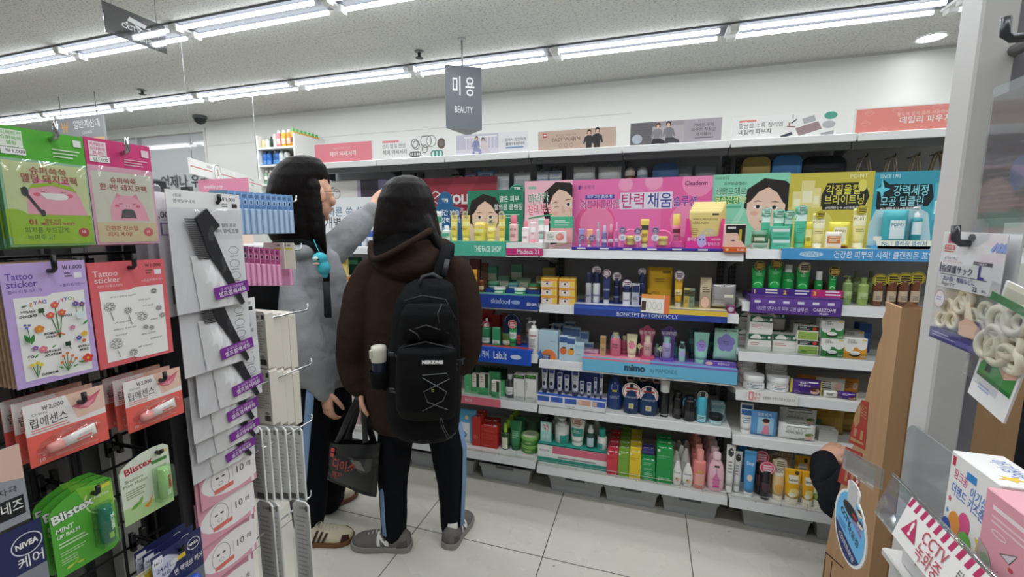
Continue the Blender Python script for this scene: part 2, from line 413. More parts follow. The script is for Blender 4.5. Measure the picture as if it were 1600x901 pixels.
mb=MB();mb.X=Matrix.Translation((L_*dt,-0.006,hh*0.5))@Matrix.Rotation(PI/2,4,'X')
mb.lathe([(0.06,-0.012),(0.06,0.006)],'f4f4f2',36);mb.X=Matrix.Identity(4)
f=F(mb,(L_*dt,-0.0125,hh*0.5));f.ring(0,0,0.056,0.056,0.005,dk,36).t('3',0,-0.026,0.052,rd,bold=0.0)
mb.build('number_disc',r)
mb=MB()
for x in(0.05,L_-0.05):mb.tube([(x,0.006,hh),(x,0.006,CEIL-zt+hh-0.0005)],0.002,'9a9c9e',5)
mb.build('wire',r)
# raised letters on the glass partition
p=at(248,290,WALLY);q=at(326,278,WALLY)
mb=MB();f=F(mb,(0,-0.006,0),w=1,h=1);f.t('언제나 우리곁에',0.0,0,0.13,M('4a4b4d'),'l',mw=1.15,bold=0.03)
tag(mb.build('lettering',None,(p.x,WALLY+0.045,p.z-0.02)),'dark raised Korean lettering on the grey glass partition','lettering')
# ================================================================ shelving
SF=2.08;SB=2.5
YC=2.25;ZC=zat(243,xat(900,YC,1.73),YC)
SHW=M('dededa',0.3);DK=M('4c4d51',0.5);DK2=M('56575c',0.5)
BAYS={'Z':(-3.23,-2.325,[1.285,1.015,0.747,0.486,0.19]),'K':(-2.325,-1.42,[1.285,1.015,0.747,0.486,0.19]),'L':(-1.42,-0.515,[1.285,1.015,0.747,0.486,0.19]),'M':(-0.515,0.39,[1.285,1.012,0.727,0.484,0.172]),'R':(0.391,1.31,[1.297,1.07,0.847,0.667,0.455,0.167])}
BL={'Z':'dark backed steel shelf unit at the far end, beyond the girls','K':'steel shelf unit behind the girl in the grey sweatshirt','L':'steel shelf unit behind the girl in the brown hoodie','M':'steel shelf unit in the middle, under the large pink display board','R':'steel shelf unit with six closer shelves behind the cardboard box'}
bm_,nt,bs=nodes_mat('punched_back_panel',0.55)
bs.inputs['Base Color'].default_value=lin('aeafb4')
for k,(x0,x1,zs)in BAYS.items():
 r=E('shelf_unit',BL[k],'shelf unit',(x0,SB,0),group='steel shelf units along the wall')
 W=x1-x0
 MB().box(0.0,W,0.02,0.035,0.05,ZC+0.0115 if k!='Z' else 1.27,bm_).build('back_panel',r)
 for xx in(0.012,W-0.042):
  mb=MB().box(xx,xx+0.03,-0.012,0.02,0.0,1.735 if k!='Z' else 1.28,DK2)
  f=F(mb,(xx,-0.012,0),w=0.03,h=1.0)
  for i in range(70 if k!='Z' else 50):
   z=0.05+i*0.024;f.r(0.2,z,0.38,z+0.014,M('141416'));f.r(0.62,z,0.8,z+0.014,M('141416'));f.k=1
  mb.build('upright',r)
 for xx in(0.012,W-0.042):MB().box(xx,xx+0.03,-0.06,0.02,0.0,0.03,DK2).box(xx+0.005,xx+0.025,-0.06,-0.01,0.03,zs[-1]-0.022,DK2).build('foot',r)
 MB().box(0,W,0.0,0.02,0,0.05,DK).build('kick_plate',r)
 for i,z in enumerate(zs):
  y0=SF-SB+(0 if i<len(zs)-1 else-0.03)
  base=i==len(zs)-1
  mb=MB().box(0.003,W-0.003,y0,0.018,z-0.022,z,SHW,0.003)
  if not base:
   for xx in(0.003,W-0.006):mb.add([(xx,y0+0.02,z-0.02),(xx,0.0,z-0.02),(xx,0.0,z-0.11),(xx,y0+0.1,z-0.045),(xx+0.003,y0+0.02,z-0.02),(xx+0.003,0.0,z-0.02),(xx+0.003,0.0,z-0.11),(xx+0.003,y0+0.1,z-0.045)],[(0,1,2,3),(7,6,5,4),(0,3,7,4),(3,2,6,7),(1,5,6,2)],M('c4c5c4',0.4))
  sh=mb.build('shelf',r)
  mb=MB().add([(0.004,y0-0.001,z-0.002),(W-0.004,y0-0.001,z-0.002),(W-0.004,y0-0.012,z-0.04),(0.004,y0-0.012,z-0.04),(0.004,y0+0.004,z-0.04),(W-0.004,y0+0.004,z-0.04)],[(3,2,1,0),(4,5,2,3)],M('dfe1e2',0.12))
  mb.add([(0.004,y0-0.001,z-0.002),(0.004,y0+0.004,z-0.04),(0.004,y0-0.012,z-0.04),(W-0.004,y0-0.001,z-0.002),(W-0.004,y0+0.004,z-0.04),(W-0.004,y0-0.012,z-0.04)],[(0,1,2),(5,4,3)],M('c9cbcc',0.2))
  mb.build('price_rail',sh)
  if base:
   mb=MB()
   for dz in(0.012,0.03):mb.tube([(0.01,y0-0.002,z+dz),(W-0.01,y0-0.002,z+dz)],0.0014,M('c9c9c7',0.3,0.6),5)
   for j in range(10):mb.tube([(0.01+j*(W-0.02)/9,y0-0.002,z-0.004),(0.01+j*(W-0.02)/9,y0-0.002,z+0.032)],0.0012,M('c9c9c7',0.3,0.6),5)
   mb.build('wire_guard',sh)
  elif(k,i)in(('L',3),('R',2)):
   MB().box(0.004,W-0.004,y0+0.001,y0+0.0025,z+0.0005,z+0.028,clear('f4f8f8',0.06)).build('clear_fence',sh)
   # canopies over the header boards
CB=[(-2.05,-1.545),(-1.54,-1.105),(-1.10,-0.622),(-0.617,-0.147),(-0.142,0.33),(0.335,0.815),(0.82,1.31)]
CN=['the plain pink header board','the hair tie header board','the pyjama photo header board','the beige header board','the grey sofa photo header board','the pouch photo header board','the coral header board']
for i,(x0,x1)in enumerate(CB):
 r=E('canopy_shelf','white canopy shelf carrying '+CN[i],'canopy',(x0,YC,ZC),group='canopy shelves above the top displays')
 W=x1-x0
 MB().box(0,W,0,0.2855,0.012,0.03,M('e4e5e3',0.25),0.002).build('top_panel',r)
 MB().box(0,W,-0.004,0.004,0.0,0.034,M('eceeed',0.12),0.002).build('front_edge',r)
 MB().box(0.0,W,0.05,0.09,-0.022,0.012,M('77797d',0.4)).build('rail',r)
 MB().add([(0,0.03,0.01),(0,0.25,0.01),(0,0.25,-0.055),(0.012,0.03,0.01),(0.012,0.25,0.01),(0.012,0.25,-0.055)],[(0,2,1),(3,4,5),(0,3,5,2),(0,1,4,3),(1,2,5,4)],M('55575b',0.4)).build('bracket',r)
 # ================================================================ header boards on the canopies
YH=2.262
SKIN=M('e2b9a2',0.5);HAIR=M('231c1c',0.4);WHT=M('f5f5f3',0.35)
def pface(f,u,v,s,ar,tilt=0.0,wink=False,hand=None,hair='down',skin='ebc6b3'):
 """printed portrait; s = face half height in v, ar = board h / w"""
 c,n=math.cos(tilt),math.sin(tilt);sk=M(skin,0.45)
 def q(x,y):X,Y=x*c-y*n,x*n+y*c;return(u+X*s*ar,v+Y*s)
 P=lambda pts,m:f.p([q(*p)for p in pts],m)
 El=lambda x,y,a,b,m,k=22:P([(x+a*math.cos(2*PI*i/k),y+b*math.sin(2*PI*i/k))for i in range(k)],m)
 if hair=='down':P([(-0.95,-1.7),(-1.0,0.2),(-0.75,0.95),(-0.1,1.3),(0.6,1.1),(0.95,0.5),(1.0,-0.6),(1.05,-1.8)],HAIR)
 else:P([(-0.85,0.0),(-0.8,0.8),(-0.2,1.28),(0.6,1.2),(1.25,0.7),(1.5,0.0),(1.35,-0.6),(0.9,-0.8),(0.0,-0.3)],HAIR)
 P([(-0.32,-0.6),(0.36,-0.6),(0.42,-1.5),(0.85,-1.85),(-0.85,-1.85),(-0.36,-1.5)],M('d9ac98',0.5))
 P([(-0.74,0.35),(-0.72,-0.2),(-0.55,-0.65),(-0.22,-0.97),(0.05,-1.0),(0.32,-0.9),(0.58,-0.6),(0.72,-0.15),(0.72,0.35),(0.5,0.85),(0.0,1.0),(-0.5,0.85)],sk)
 P([(-0.76,0.2),(-0.7,0.75),(-0.1,1.06),(0.05,0.95),(-0.35,0.7),(-0.62,0.3)],HAIR);P([(0.76,0.2),(0.7,0.75),(0.1,1.06),(-0.05,0.95),(0.35,0.7),(0.62,0.3)],HAIR)
 for sg in(-1,1):
  P([(sg*0.14,0.3),(sg*0.32,0.36),(sg*0.52,0.28),(sg*0.32,0.31)],M('5b4238'))
  if wink and sg<0:P([(-0.5,0.06),(-0.3,0.13),(-0.12,0.06),(-0.3,0.09)],HAIR)
  else:
   El(sg*0.31,0.08,0.17,0.07,WHT);El(sg*0.31,0.08,0.075,0.075,HAIR);P([(sg*0.13,0.08),(sg*0.31,0.17),(sg*0.5,0.1),(sg*0.31,0.14)],HAIR)
  El(sg*0.42,-0.2,0.16,0.1,M('e8b3a2',0.5))
 P([(-0.03,0.1),(0.05,0.1),(0.11,-0.24),(0.0,-0.3),(-0.1,-0.24)],M('e0b3a0',0.5))
 if wink:P([(-0.28,-0.48),(0.0,-0.52),(0.28,-0.46),(0.1,-0.68),(-0.12,-0.68)],M('c4535a'));P([(-0.2,-0.51),(0.2,-0.5),(0.08,-0.58),(-0.1,-0.58)],WHT)
 else:P([(-0.22,-0.53),(-0.08,-0.46),(0.0,-0.49),(0.08,-0.46),(0.22,-0.53),(0.0,-0.65)],M('c4646a'))
 if hand=='both':
  for sg in(-1,1):P([(sg*0.35,-1.7),(sg*0.5,-0.8),(sg*0.72,-0.3),(sg*0.86,-0.25),(sg*0.9,-0.7),(sg*0.8,-1.7)],sk)
 if hand=='one':P([(-0.6,-1.8),(-0.62,-1.0),(-0.8,-0.55),(-0.7,-0.5),(-0.45,-0.95),(-0.2,-0.75),(-0.15,-0.85),(-0.3,-1.15),(-0.2,-1.8)],sk)
def fig(f,u,v,s,ar,top,bot,lean=0.0,seat=False):
 """printed small whole figure"""
 def q(x,y):return(u+(x+y*lean)*s*ar,v+y*s)
 P=lambda pts,m:f.p([q(*p)for p in pts],M(m))
 if seat:P([(-0.3,-0.1),(0.3,-0.1),(0.75,-0.35),(0.85,-0.9),(0.5,-0.95),(0.4,-0.55),(-0.1,-0.5),(0.0,-0.95),(-0.4,-0.95)],bot)
 else:P([(-0.24,0.0),(0.26,0.0),(0.24,-0.95),(0.03,-0.95),(0.0,-0.2),(-0.05,-0.95),(-0.25,-0.95)],bot)
 P([(-0.12,0.72),(0.14,0.72),(0.4,0.55),(0.5,0.0),(0.36,-0.05),(0.27,0.25),(0.27,-0.12),(-0.26,-0.12),(-0.27,0.25),(-0.4,-0.05),(-0.5,0.05),(-0.38,0.56)],top)
 P([(-0.19,0.85),(-0.14,1.15),(0.05,1.24),(0.2,1.12),(0.2,0.8)],'1f1a1a');P([(-0.12,0.98),(-0.1,0.8),(0.0,0.7),(0.12,0.78),(0.15,1.0),(0.0,1.08)],'e6bfa9')
def board(name,label,x0,x1,z0,z1,Y,face,th=0.004,border=None,cat='sign',rz=0.0,group=None,tilt=0.0,edge='dcdcd8'):
 W,H=x1-x0,z1-z0
 mb=MB().box(0,W,0,th,0,H,M(edge,0.4))
 f=F(mb,(0,0,0),w=W,h=H)
 if border:f.r(0,0,1,1,M(border,0.35))
 face(f,H/W)
 return tag(mb.build(name,None,(x0,Y,z0),rot=(tilt,0,rz)),label,cat,group)
zb=ZC+0.031
def bx(px,y):return xat(px,YH,y)
HB=[]
def hb1(f,ar):f.r(0.012,0.04,0.988,0.96,M('ee8b97',0.35)).t('기분따라 변형 가능한',0.48,0.66,0.09,M('f7c3c8'),mw=0.4,bold=0).t('헤어 악세서리',0.5,0.34,0.2,WHT,mw=0.5)
def hb2(f,ar):
 f.r(0,0,1,1,WHT).r(0.04,0.8,0.3,0.9,M('e8909a')).t('스타일의 완성',0.04,0.55,0.17,M('4d4d4f'),'l',mw=0.36,bold=0).t('헤어 악세서리',0.04,0.27,0.17,M('333335'),'l',mw=0.38)
 for u,v,a,b,c in((0.55,0.7,0.05,0.2,'3a3a3c'),(0.57,0.62,0.05,0.2,'4a4a4c'),(0.72,0.78,0.08,0.3,'2e2e30'),(0.8,0.76,0.07,0.26,'77777a'),(0.7,0.42,0.04,0.18,'6b5a50')):f.ring(u,v,a,b,0.004,M(c))
 f.e(0.95,0.62,0.06,0.24,M('6a5f58')).e(0.95,0.62,0.035,0.14,M('837870'))
 for k in range(3):f.ring(0.83+k*0.05,0.16,0.035,0.15,0.007,M('3f9c8c'))
 for k in range(5):f.ring(0.5+k*0.025,0.2,0.03,0.11,0.004,M('222224'))
def hb3(f,ar):
 f.r(0,0,1,1,M('eceaee')).r(0,0,0.6,1,M('cfcadb')).r(0.0,0,0.6,0.3,M('e2dde8'))
 for k in range(9):f.r(0.14+k*0.05,0.3,0.15+k*0.05,0.88,M('f6f5f8'))
 f.r(0.12,0.84,0.58,0.9,M('f6f5f8'));fig(f,0.28,0.4,0.42,ar,'8d90b8','9a9cc0',0.1,True);fig(f,0.4,0.34,0.4,ar,'e7d6d8','dccfd8',-0.15,True)
 f.t('집에서 편안하게',0.83,0.58,0.12,M('55565a'),mw=0.28,bold=0).t('홈웨어 파자마',0.83,0.38,0.12,M('45464a'),mw=0.28).r(0.7,0.24,0.94,0.3,M('6f93c4'))
def hb4(f,ar):
 f.r(0.01,0.03,0.99,0.97,M('cdb3a2',0.4)).r(0.07,0.66,0.125,0.86,M('b5383a')).r(0.08,0.74,0.115,0.8,WHT)
 f.t('얇게 입는 따뜻한 겨울',0.37,0.7,0.08,M('8a7263'),mw=0.28,bold=0).t('EASY WARM',0.37,0.44,0.19,M('5d4a40'),mw=0.36,bold=0)
 for k in range(3):f.ring(0.3+k*0.07,0.24,0.02,0.09,0.002,M('8a7263'))
 fig(f,0.66,0.26,0.55,ar,'2c2b2f','2a292d');fig(f,0.76,0.3,0.58,ar,'26262a','232327')
def hb5(f,ar):
 f.r(0,0,1,1,M('a59ba3')).r(0,0.0,0.3,1,M('6d6a6c')).r(0.25,0.1,0.62,0.8,M('bdb4ba')).r(0.6,0,1,1,M('b3aab3'))
 for k in range(7):f.r(0.0+0.06*(k%2),0.28+k*0.1,0.28,0.29+k*0.1,M('585557'))
 f.e(0.08,0.3,0.06,0.2,M('b9c3cf'));fig(f,0.3,0.34,0.5,ar,'918f93','2d2c30',0.1,True);fig(f,0.44,0.36,0.52,ar,'858388','4a494d',-0.1,True)
 for i,s in enumerate(('가벼운 무게','따뜻한 착용감','이지웨어')):f.t(s,0.81,0.68-i*0.19,0.12,M('4f4c52'),mw=0.27,bold=0.03 if i==2 else 0)
 f.r(0.72,0.2,0.92,0.23,M('6d6a70'))
def hb6(f,ar):
 f.r(0,0,1,1,WHT).r(0.07,0.76,0.24,0.84,M('e58f86')).t('깔끔한 소품 정리엔',0.07,0.52,0.16,M('4d4d50'),'l',mw=0.43,bold=0).t('데일리 파우치',0.07,0.26,0.16,M('3a3a3c'),'l',mw=0.33)
 f.p([(0.62,0.38),(0.83,0.62),(0.87,0.3),(0.66,0.06)],M('a28c90')).p([(0.68,0.75),(0.79,0.88),(0.81,0.64),(0.7,0.54)],M('b3b6ba')).e(0.94,0.82,0.06,0.15,M('54a895')).e(0.93,0.46,0.06,0.15,M('b9bcc0')).p([(0.86,0.12),(0.98,0.22),(0.98,0.06),(0.87,0.02)],M('a4a7ab')).p([(0.48,0.1),(0.59,0.25),(0.6,0.12),(0.5,0.02)],M('3c434f'))
 f.l([(0.58,0.6),(0.63,0.75)],0.005,M('333336')).l([(0.54,0.48),(0.62,0.44)],0.005,M('8f6a6a')).r(0.585,0.78,0.6,0.95,M('c9ccd0')).r(0.555,0.5,0.57,0.64,M('a97878'))
def hb7(f,ar):
 f.r(0.02,0.03,0.99,0.97,M('ec9086',0.35));c=M('f2aca3')
 for u,v in((0.15,0.8),(0.42,0.85),(0.12,0.4),(0.66,0.12),(0.8,0.88),(0.3,0.1),(0.94,0.3)):f.ring(u,v,0.05,0.12,0.002,c,4).l([(u-0.05,v),(u+0.03,v+0.05)],0.002,c)
 f.t('용도에 맞게 골라 사용하세요!',0.7,0.62,0.12,M('f9d9d4'),mw=0.55,bold=0).t('데일리 파우치',0.7,0.34,0.21,WHT,mw=0.54)
for i,(a,b,y0,y1,fn,lab)in enumerate(((491,582,256,222,hb1,'plain pink header board with white hair accessory lettering'),(594,695,249,214,hb2,'white header board printed with hair ties and bands'),(713,825,244,208,hb3,'header board with a photo of a couple in pyjamas on a bed'),(840,964,238,201,hb4,'beige header board with two people in black thermal tops'),(985,1128,230,188,hb5,'grey header board with a couple sitting on a sofa'),(1144,1308,222,178,hb6,'white header board printed with small pouches'),(1335,1497,214,165,hb7,'coral header board about daily pouches'))):
 x0,x1=bx(a,1.85),bx(b,1.85);z1=zat(y1,(x0+x1)/2,YH)
 board('header_board',lab,x0,x1,zb,z1,YH,fn,border='e9e9e6',group='header boards on the canopy shelves',edge='c9c9c5')
 # ================================================================ display boards on the top shelf
YD=2.3
def pz(py,px,Y):return zat(py,xat(px,Y,1.45),Y)
def dboard(name,label,px0,px1,pyt,Y,fn,z0,th=0.006,cat='display board',group='display boards on the top shelf',**k):
 x0,x1=xat(px0,Y,1.45),xat(px1,Y,1.45)
 return board(name,label,x0,x1,z0,zat(pyt,(x0+x1)/2,Y),Y,fn,th,cat=cat,group=group,**k)
ZT=1.2855
def kolping(f,ar):
 f.r(0,0,1,1,M('96283a')).p([(0,0),(0.3,0),(0.8,1),(0.5,1)],M('a33344')).t('KOLPING',0.66,0.62,0.13,WHT,mw=0.56,bold=0.05).t('스포츠 아웃도어',0.66,0.46,0.09,M('f0dfe0'),mw=0.5)
 f.ring(0.26,0.68,0.09,0.13,0.006,WHT,6,30,390).l([(0.22,0.74),(0.22,0.62)],0.006,WHT).l([(0.31,0.76),(0.22,0.68),(0.31,0.6)],0.006,WHT)
 f.r(0,0,1,0.4,M('d9d2cd')).t('MY KOLPING',0.6,0.25,0.07,M('8a8682'))
dboard('display_board','dark red clothing display board rising behind the round topped blue board',650,777,277,2.38,kolping,ZT)
def socks(f,ar):
 f.r(0,0,1,1,M('e9e6e3')).t('SOCKS',0.2,0.58,0.05,M('777577'),mw=0.26,bold=0).r(0.42,0.4,1,1,M('b4abc4')).r(0.46,0.4,0.66,1,M('3d3944')).r(0.66,0.4,0.8,1,M('8a83a4')).r(0.8,0.45,1,1,M('8f8aa9'))
 f.p([(0.44,0.6),(0.52,0.56),(0.62,0.68),(0.64,0.76),(0.5,0.72),(0.44,0.66)],M('f0a9b9')).p([(0.62,0.66),(0.74,0.62),(0.76,0.72),(0.64,0.78)],M('efb0be'))
dboard('display_board','white sock display board with a photo of pink gloves',505,642,281,2.4,socks,ZT)
def quick(f,ar):
 f.r(0,0,1,1,M('e6e8ea')).t('빠른 쏙-쏙!',0.34,0.62,0.16,M('5d7f9c'),mw=0.44,bold=0.05).t('개별 홈케어',0.34,0.36,0.2,M('3f4348'),mw=0.5,bold=0.05).e(0.75,0.7,0.09,0.15,M('d9b45a')).t('a1',0.75,0.65,0.11,M('33342f'))
 for k in range(5):f.ring(0.5+k*0.035,0.72,0.02,0.06,0.003,M('4d4f55'),8,0,180)
 f.r(0,0,1,0.2,M('cfd6dd'))
dboard('display_board','pale display board about home care with a round gold mark',495,640,308,2.34,quick,ZT)
Yb=2.27;x0,x1=xat(672,Yb,1.4),xat(721,Yb,1.4);z1=zat(298,x1,Yb);W,H=x1-x0,z1-ZT
pol=[(0,0),(W,0),(W*0.95,H*0.7),(W*0.74,H*0.73)]+[(W/2+W*0.24*math.cos(a*PI/8),H*0.78+H*0.22*math.sin(a*PI/8))for a in range(9)]+[(W*0.26,H*0.73),(0,H*0.7)]
mb=MB().prism(pol,0,0.005,M('2c6f9e'));f=F(mb,(0,0,0),w=W,h=H);f.p([(p[0]/W*0.96+0.02,p[1]/H*0.97+0.01)for p in pol],M('1f5f8f'))
f.t('TFS',0.5,0.81,0.06,WHT,mw=0.3,bold=0.04).t('120시간 보습',0.5,0.57,0.085,WHT,mw=0.88).t('모드 장벽 케어',0.5,0.43,0.085,WHT,mw=0.88).lines(0.4,0.34,0.9,3,0.05,M('8fb4d0'))
tag(mb.build('display_board',None,(x0,Yb,ZT)),'blue die cut display board with a round top, beside the brown hoodie','display board','display boards on the top shelf')
def tfsgreen(f,ar):
 f.r(0,0,1,1,M('1f7f63'));pface(f,0.32,0.5,0.34,ar,0.0,hand='both')
 f.t('맑은 피부',0.76,0.8,0.085,WHT,mw=0.34,bold=0.03).t('쌀뜨물 클렌징',0.74,0.66,0.085,WHT,mw=0.5,bold=0.03).lines(0.58,0.58,0.95,2,0.05,M('9fd0be')).lines(0.76,0.44,0.95,2,0.04,M('9fd0be'))
dboard('display_board','green display board with a portrait of a woman holding her cheeks',731,817,297,2.26,tfsgreen,ZT)
mb=MB();x0=xat(808,2.275,1.5);z0=zat(300,x0,2.275)
pol=[(0.045*math.cos(a*PI/10),0.045*math.sin(a*PI/10))for a in range(11)]+[(-0.03,-0.215),(0.03,-0.215)]
mb.prism(pol,0,0.004,M('1f7f63'));f=F(mb,(0,0,0));f.ring(0,0,0.04,0.04,0.003,M('8ecbb5'),16,0,180).t('TFS',0,0.008,0.018,WHT,bold=0.04)
tag(mb.build('display_sign',None,(x0,2.275,z0)),'green half round sign peeking out above the green portrait board','sign')
def madeca(f,ar):
 f.r(0,0,1,1,M('f3bccb')).e(0.2,0.3,0.3,0.25,M('f6cdd8')).r(0.08,0.88,0.24,0.92,M('8fc0ac'));pface(f,0.8,0.6,0.3,ar,0.2,wink=True,hand='one')
 for dx,c in((0.01,M('f8f4f2')),(0,M('4a9c6c'))):f.t('마데카',0.3+dx,0.68+dx,0.12,c,mw=0.42,bold=0.09 if dx else 0.05,rot=0.1)
 for dx,c in((0.01,M('f8f4f2')),(0,M('e3455f'))):f.t('잡티 토닝',0.33+dx,0.52+dx,0.12,c,mw=0.5,bold=0.09 if dx else 0.05,rot=0.1)
 f.l([(0.08,0.44),(0.58,0.5)],0.008,M('4a9c6c'))
dboard('display_board','pale pink display board with a winking woman',820,894,282,2.255,madeca,ZT)
def collagen(f,ar):
 f.r(0,0,1,1,M('f07ab4')).r(0.66,0.0,1,1,M('ea6aa9'))
 for u,v,s,c in((0.18,0.35,0.3,'ef5f95'),(0.19,0.36,0.25,'f58ab0'),(0.9,0.92,0.2,'f594bf'),(0.85,0.4,0.24,'f294bd'),(0.6,0.95,0.12,'f5a3c6'),(0.4,0.92,0.1,'f5a3c6')):f.e(u,v,s*ar*1.0,s,M(c))
 f.r(0.045,0.86,0.06,0.92,M('6a3f8a')).t('동국제약',0.11,0.87,0.045,M('7a3f7a'),bold=0).t('Cleaderm',0.89,0.88,0.06,M('7c2a62'),mw=0.15)
 f.r(0.1,0.72,0.32,0.78,M('4b4aa5')).t('피부 고민 합/충/탈',0.21,0.735,0.035,WHT,mw=0.19)
 f.t('저분자 콜라겐',0.21,0.585,0.105,M('f9eef4'),mw=0.3,bold=0.11).t('저분자 콜라겐',0.21,0.59,0.1,M('a52b78'),mw=0.29,bold=0.03)
 f.r(0.365,0.565,0.735,0.8,M('e9e4f1')).t('탄력채움',0.55,0.6,0.17,M('fafafa'),mw=0.35,bold=0.12).t('탄력',0.455,0.6,0.165,M('c01f6c'),mw=0.16,bold=0.06).t('채움',0.645,0.6,0.165,M('2f3f9c'),mw=0.17,bold=0.06)
 f.t('솔루션',0.82,0.6,0.12,M('fafafa'),mw=0.165,bold=0.12).t('솔루션',0.82,0.605,0.115,M('33409c'),mw=0.16,bold=0.04)
dboard('display_board','largest display board, bright pink with printed bubbles and big lettering',894,1111,278,YD-0.01,collagen,ZT)
def aloe(f,ar):
 f.r(0,0,1,1,M('8fd8bb')).p([(0.1,0),(0.2,0),(0.45,0.5),(0.4,0.55)],M('a9e2c8')).t('더마토리',0.12,0.93,0.035,M('3f6b5a'));pface(f,0.72,0.52,0.32,ar,-0.06,hair='bun',skin='efcbb8')
 f.r(0.6,0.0,0.98,0.12,M('efcbb8')).t('피부보습템은?',0.3,0.855,0.035,M('3f7a5f')).t('생알로에로',0.25,0.72,0.09,WHT,mw=0.42,bold=0.12).t('생알로에로',0.25,0.725,0.085,M('168a5e'),mw=0.41,bold=0.04).r(0.04,0.6,0.36,0.695,M('2a9a68')).t('보습진정해!',0.25,0.61,0.085,M('f3f7a0'),mw=0.42,bold=0.05).r(0.04,0.54,0.4,0.57,M('57b391'))
dboard('display_board','mint green display board with a dark haired woman looking over her shoulder',1111,1230,271,YD,aloe,1.2975)
def point(f,ar):
 f.r(0,0,1,1,M('cdc04e')).e(0.2,0.2,0.4,0.4,M('d9cf6e')).t('POINT',0.82,0.92,0.05,M('f3f0d0'),mw=0.2,bold=0)
 for u,v,w,h in((0.05,0.52,0.13,0.24),(0.15,0.56,0.16,0.34),(0.29,0.54,0.1,0.26)):f.r(u,v,u+w,v+h,M('e8dd9a')).r(u+0.02,v+0.05,u+w-0.02,v+h*0.6,M('f4efcd'))
 f.p([(0.4,0.56),(0.92,0.56),(0.96,0.68),(0.9,0.86),(0.46,0.86),(0.4,0.7)],M('2a2a26')).e(0.87,0.82,0.05,0.08,M('e6dc6a')).t('각질올킬',0.65,0.72,0.1,M('e9df62'),mw=0.4,bold=0.05).t('브라이트닝',0.67,0.59,0.1,M('e9df62'),mw=0.46,bold=0.05).r(0.42,0.51,0.88,0.56,M('1f1f1c')).t('#레몬탄산수 #산뜻말끔',0.65,0.522,0.028,WHT,mw=0.42)
dboard('display_board','olive yellow display board with black and yellow lettering',1230,1361,269,YD,point,1.2975)
def teal(f,ar):
 f.r(0,0,1,1,M('3a9db4')).e(0.4,0.4,0.4,0.4,M('4aacc0')).t('SINCE 1993',0.2,0.92,0.05,M('d7eef2'),mw=0.26,bold=0)
 f.p([(0.05,0.55),(0.72,0.55),(0.78,0.66),(0.74,0.83),(0.2,0.84),(0.12,0.9),(0.05,0.78)],M('14242b')).p([(0.1,0.92),(0.14,0.8),(0.22,0.78),(0.14,0.74),(0.12,0.64),(0.09,0.74),(0.02,0.77),(0.09,0.81)],M('6fd6e8')).t('강력세정',0.48,0.7,0.11,M('8fe3f0'),mw=0.44,bold=0.05).t('모공 딥클린',0.38,0.57,0.1,M('a8ebf4'),mw=0.55,bold=0.05).r(0.06,0.5,0.62,0.55,M('10191d')).t('#노폐물제거 #블랙헤드',0.34,0.512,0.028,WHT,mw=0.5)
 f.r(0.78,0.38,0.88,0.84,M('5cb9cc')).r(0.9,0.5,1.0,0.8,M('8fd3df')).r(0.8,0.45,0.86,0.62,M('d3eef2'))
dboard('display_board','teal blue display board with a four pointed star',1361,1484,267,YD,teal,1.2975)
# ================================================================ product builders (origin: middle of the base, front towards -y)
def pr(band=None,b0=0.1,b1=0.45,txt=None,tc='4a4a4c',n=3,th=0.1,tv=0.62,ink=None,bg=None):
 def fn(f):
  if bg:f.r(0.04,0.03,0.96,0.97,M(bg))
  if band:f.r(0.04,b0,0.96,b1,M(band))
  if txt:
   for i,s in enumerate(txt.split('|')):f.t(s,0.5,tv-i*th*1.5,th,M(tc),mw=0.86)
  if n:f.lines(0.2,min(b1-0.06,0.4),0.85,n,0.055,M(ink or tc))
 return fn
def k_carton(n,w,h,d,c,p=None,side=None,top=None,lid=None):
 mb=MB().box(-w/2,w/2,-d/2,d/2,0,h,c,0.0012)
 f=F(mb,(-w/2,-d/2,0),w=w,h=h)
 if p:p(f)
 if side:
  for sg in(-1,1):
   g=F(mb,(sg*w/2,-sg*d/2,0),(0,sg,0),w=d,h=h);g.r(0.03,0.03,0.97,0.97,M(side))
 g=F(mb,(-w/2,-d/2,h),(1,0,0),(0,1,0),w=w,h=d)
 if top:g.r(0.03,0.03,0.97,0.97,M(top))
 elif p:g.r(0.15,0.2,0.6,0.3,M('f0f0ee')).r(0.72,0.15,0.9,0.4,M('e9e9e6'))
 return mb.build(n)
def k_tube(n,w,h,d,c,cap='f2f2f0',p=None,capf=0.15,hang=None,up=True,rough=0.3):
 r=E(n,None,None);z0=h*capf;R=w*0.40;q=20
 rx=lambda t:R+(w/2-R)*t;ry=lambda t:max(0.0015,R*(1-t)**0.75)
 rings=[]
 for i in range(9):
  t=min(1,i/7.0)if i<8 else 1.0;z=z0+(h-z0)*(t*0.9 if i<8 else 1.0)
  rings.append([(rx(t)*math.cos(2*PI*k/q),ry(t)*math.sin(2*PI*k/q),z)for k in range(q)])
 mb=MB().loft(rings,col(c)if not isinstance(c,str)else M(c,rough))
 def warp(u,v):
  t=min(1,max(0,v/((h-z0)*0.9)));x=min(0.98,abs(u-w/2)/rx(t));return ry(t)*math.sqrt(1-x*x)
 f=F(mb,(-w/2,0,z0),w=w,h=h-z0,warp=warp,eps=0.00004);f.clip=False
 if p:p(f)
 mb.build('tube_body',r)
 MB().lathe([(R*0.93,0.0),(R*0.95,z0*0.9),(R*0.8,z0*1.02)],M(cap,0.35),20).build('cap',r)
 if hang:tagdisc(r,w,h,hang)
 return r
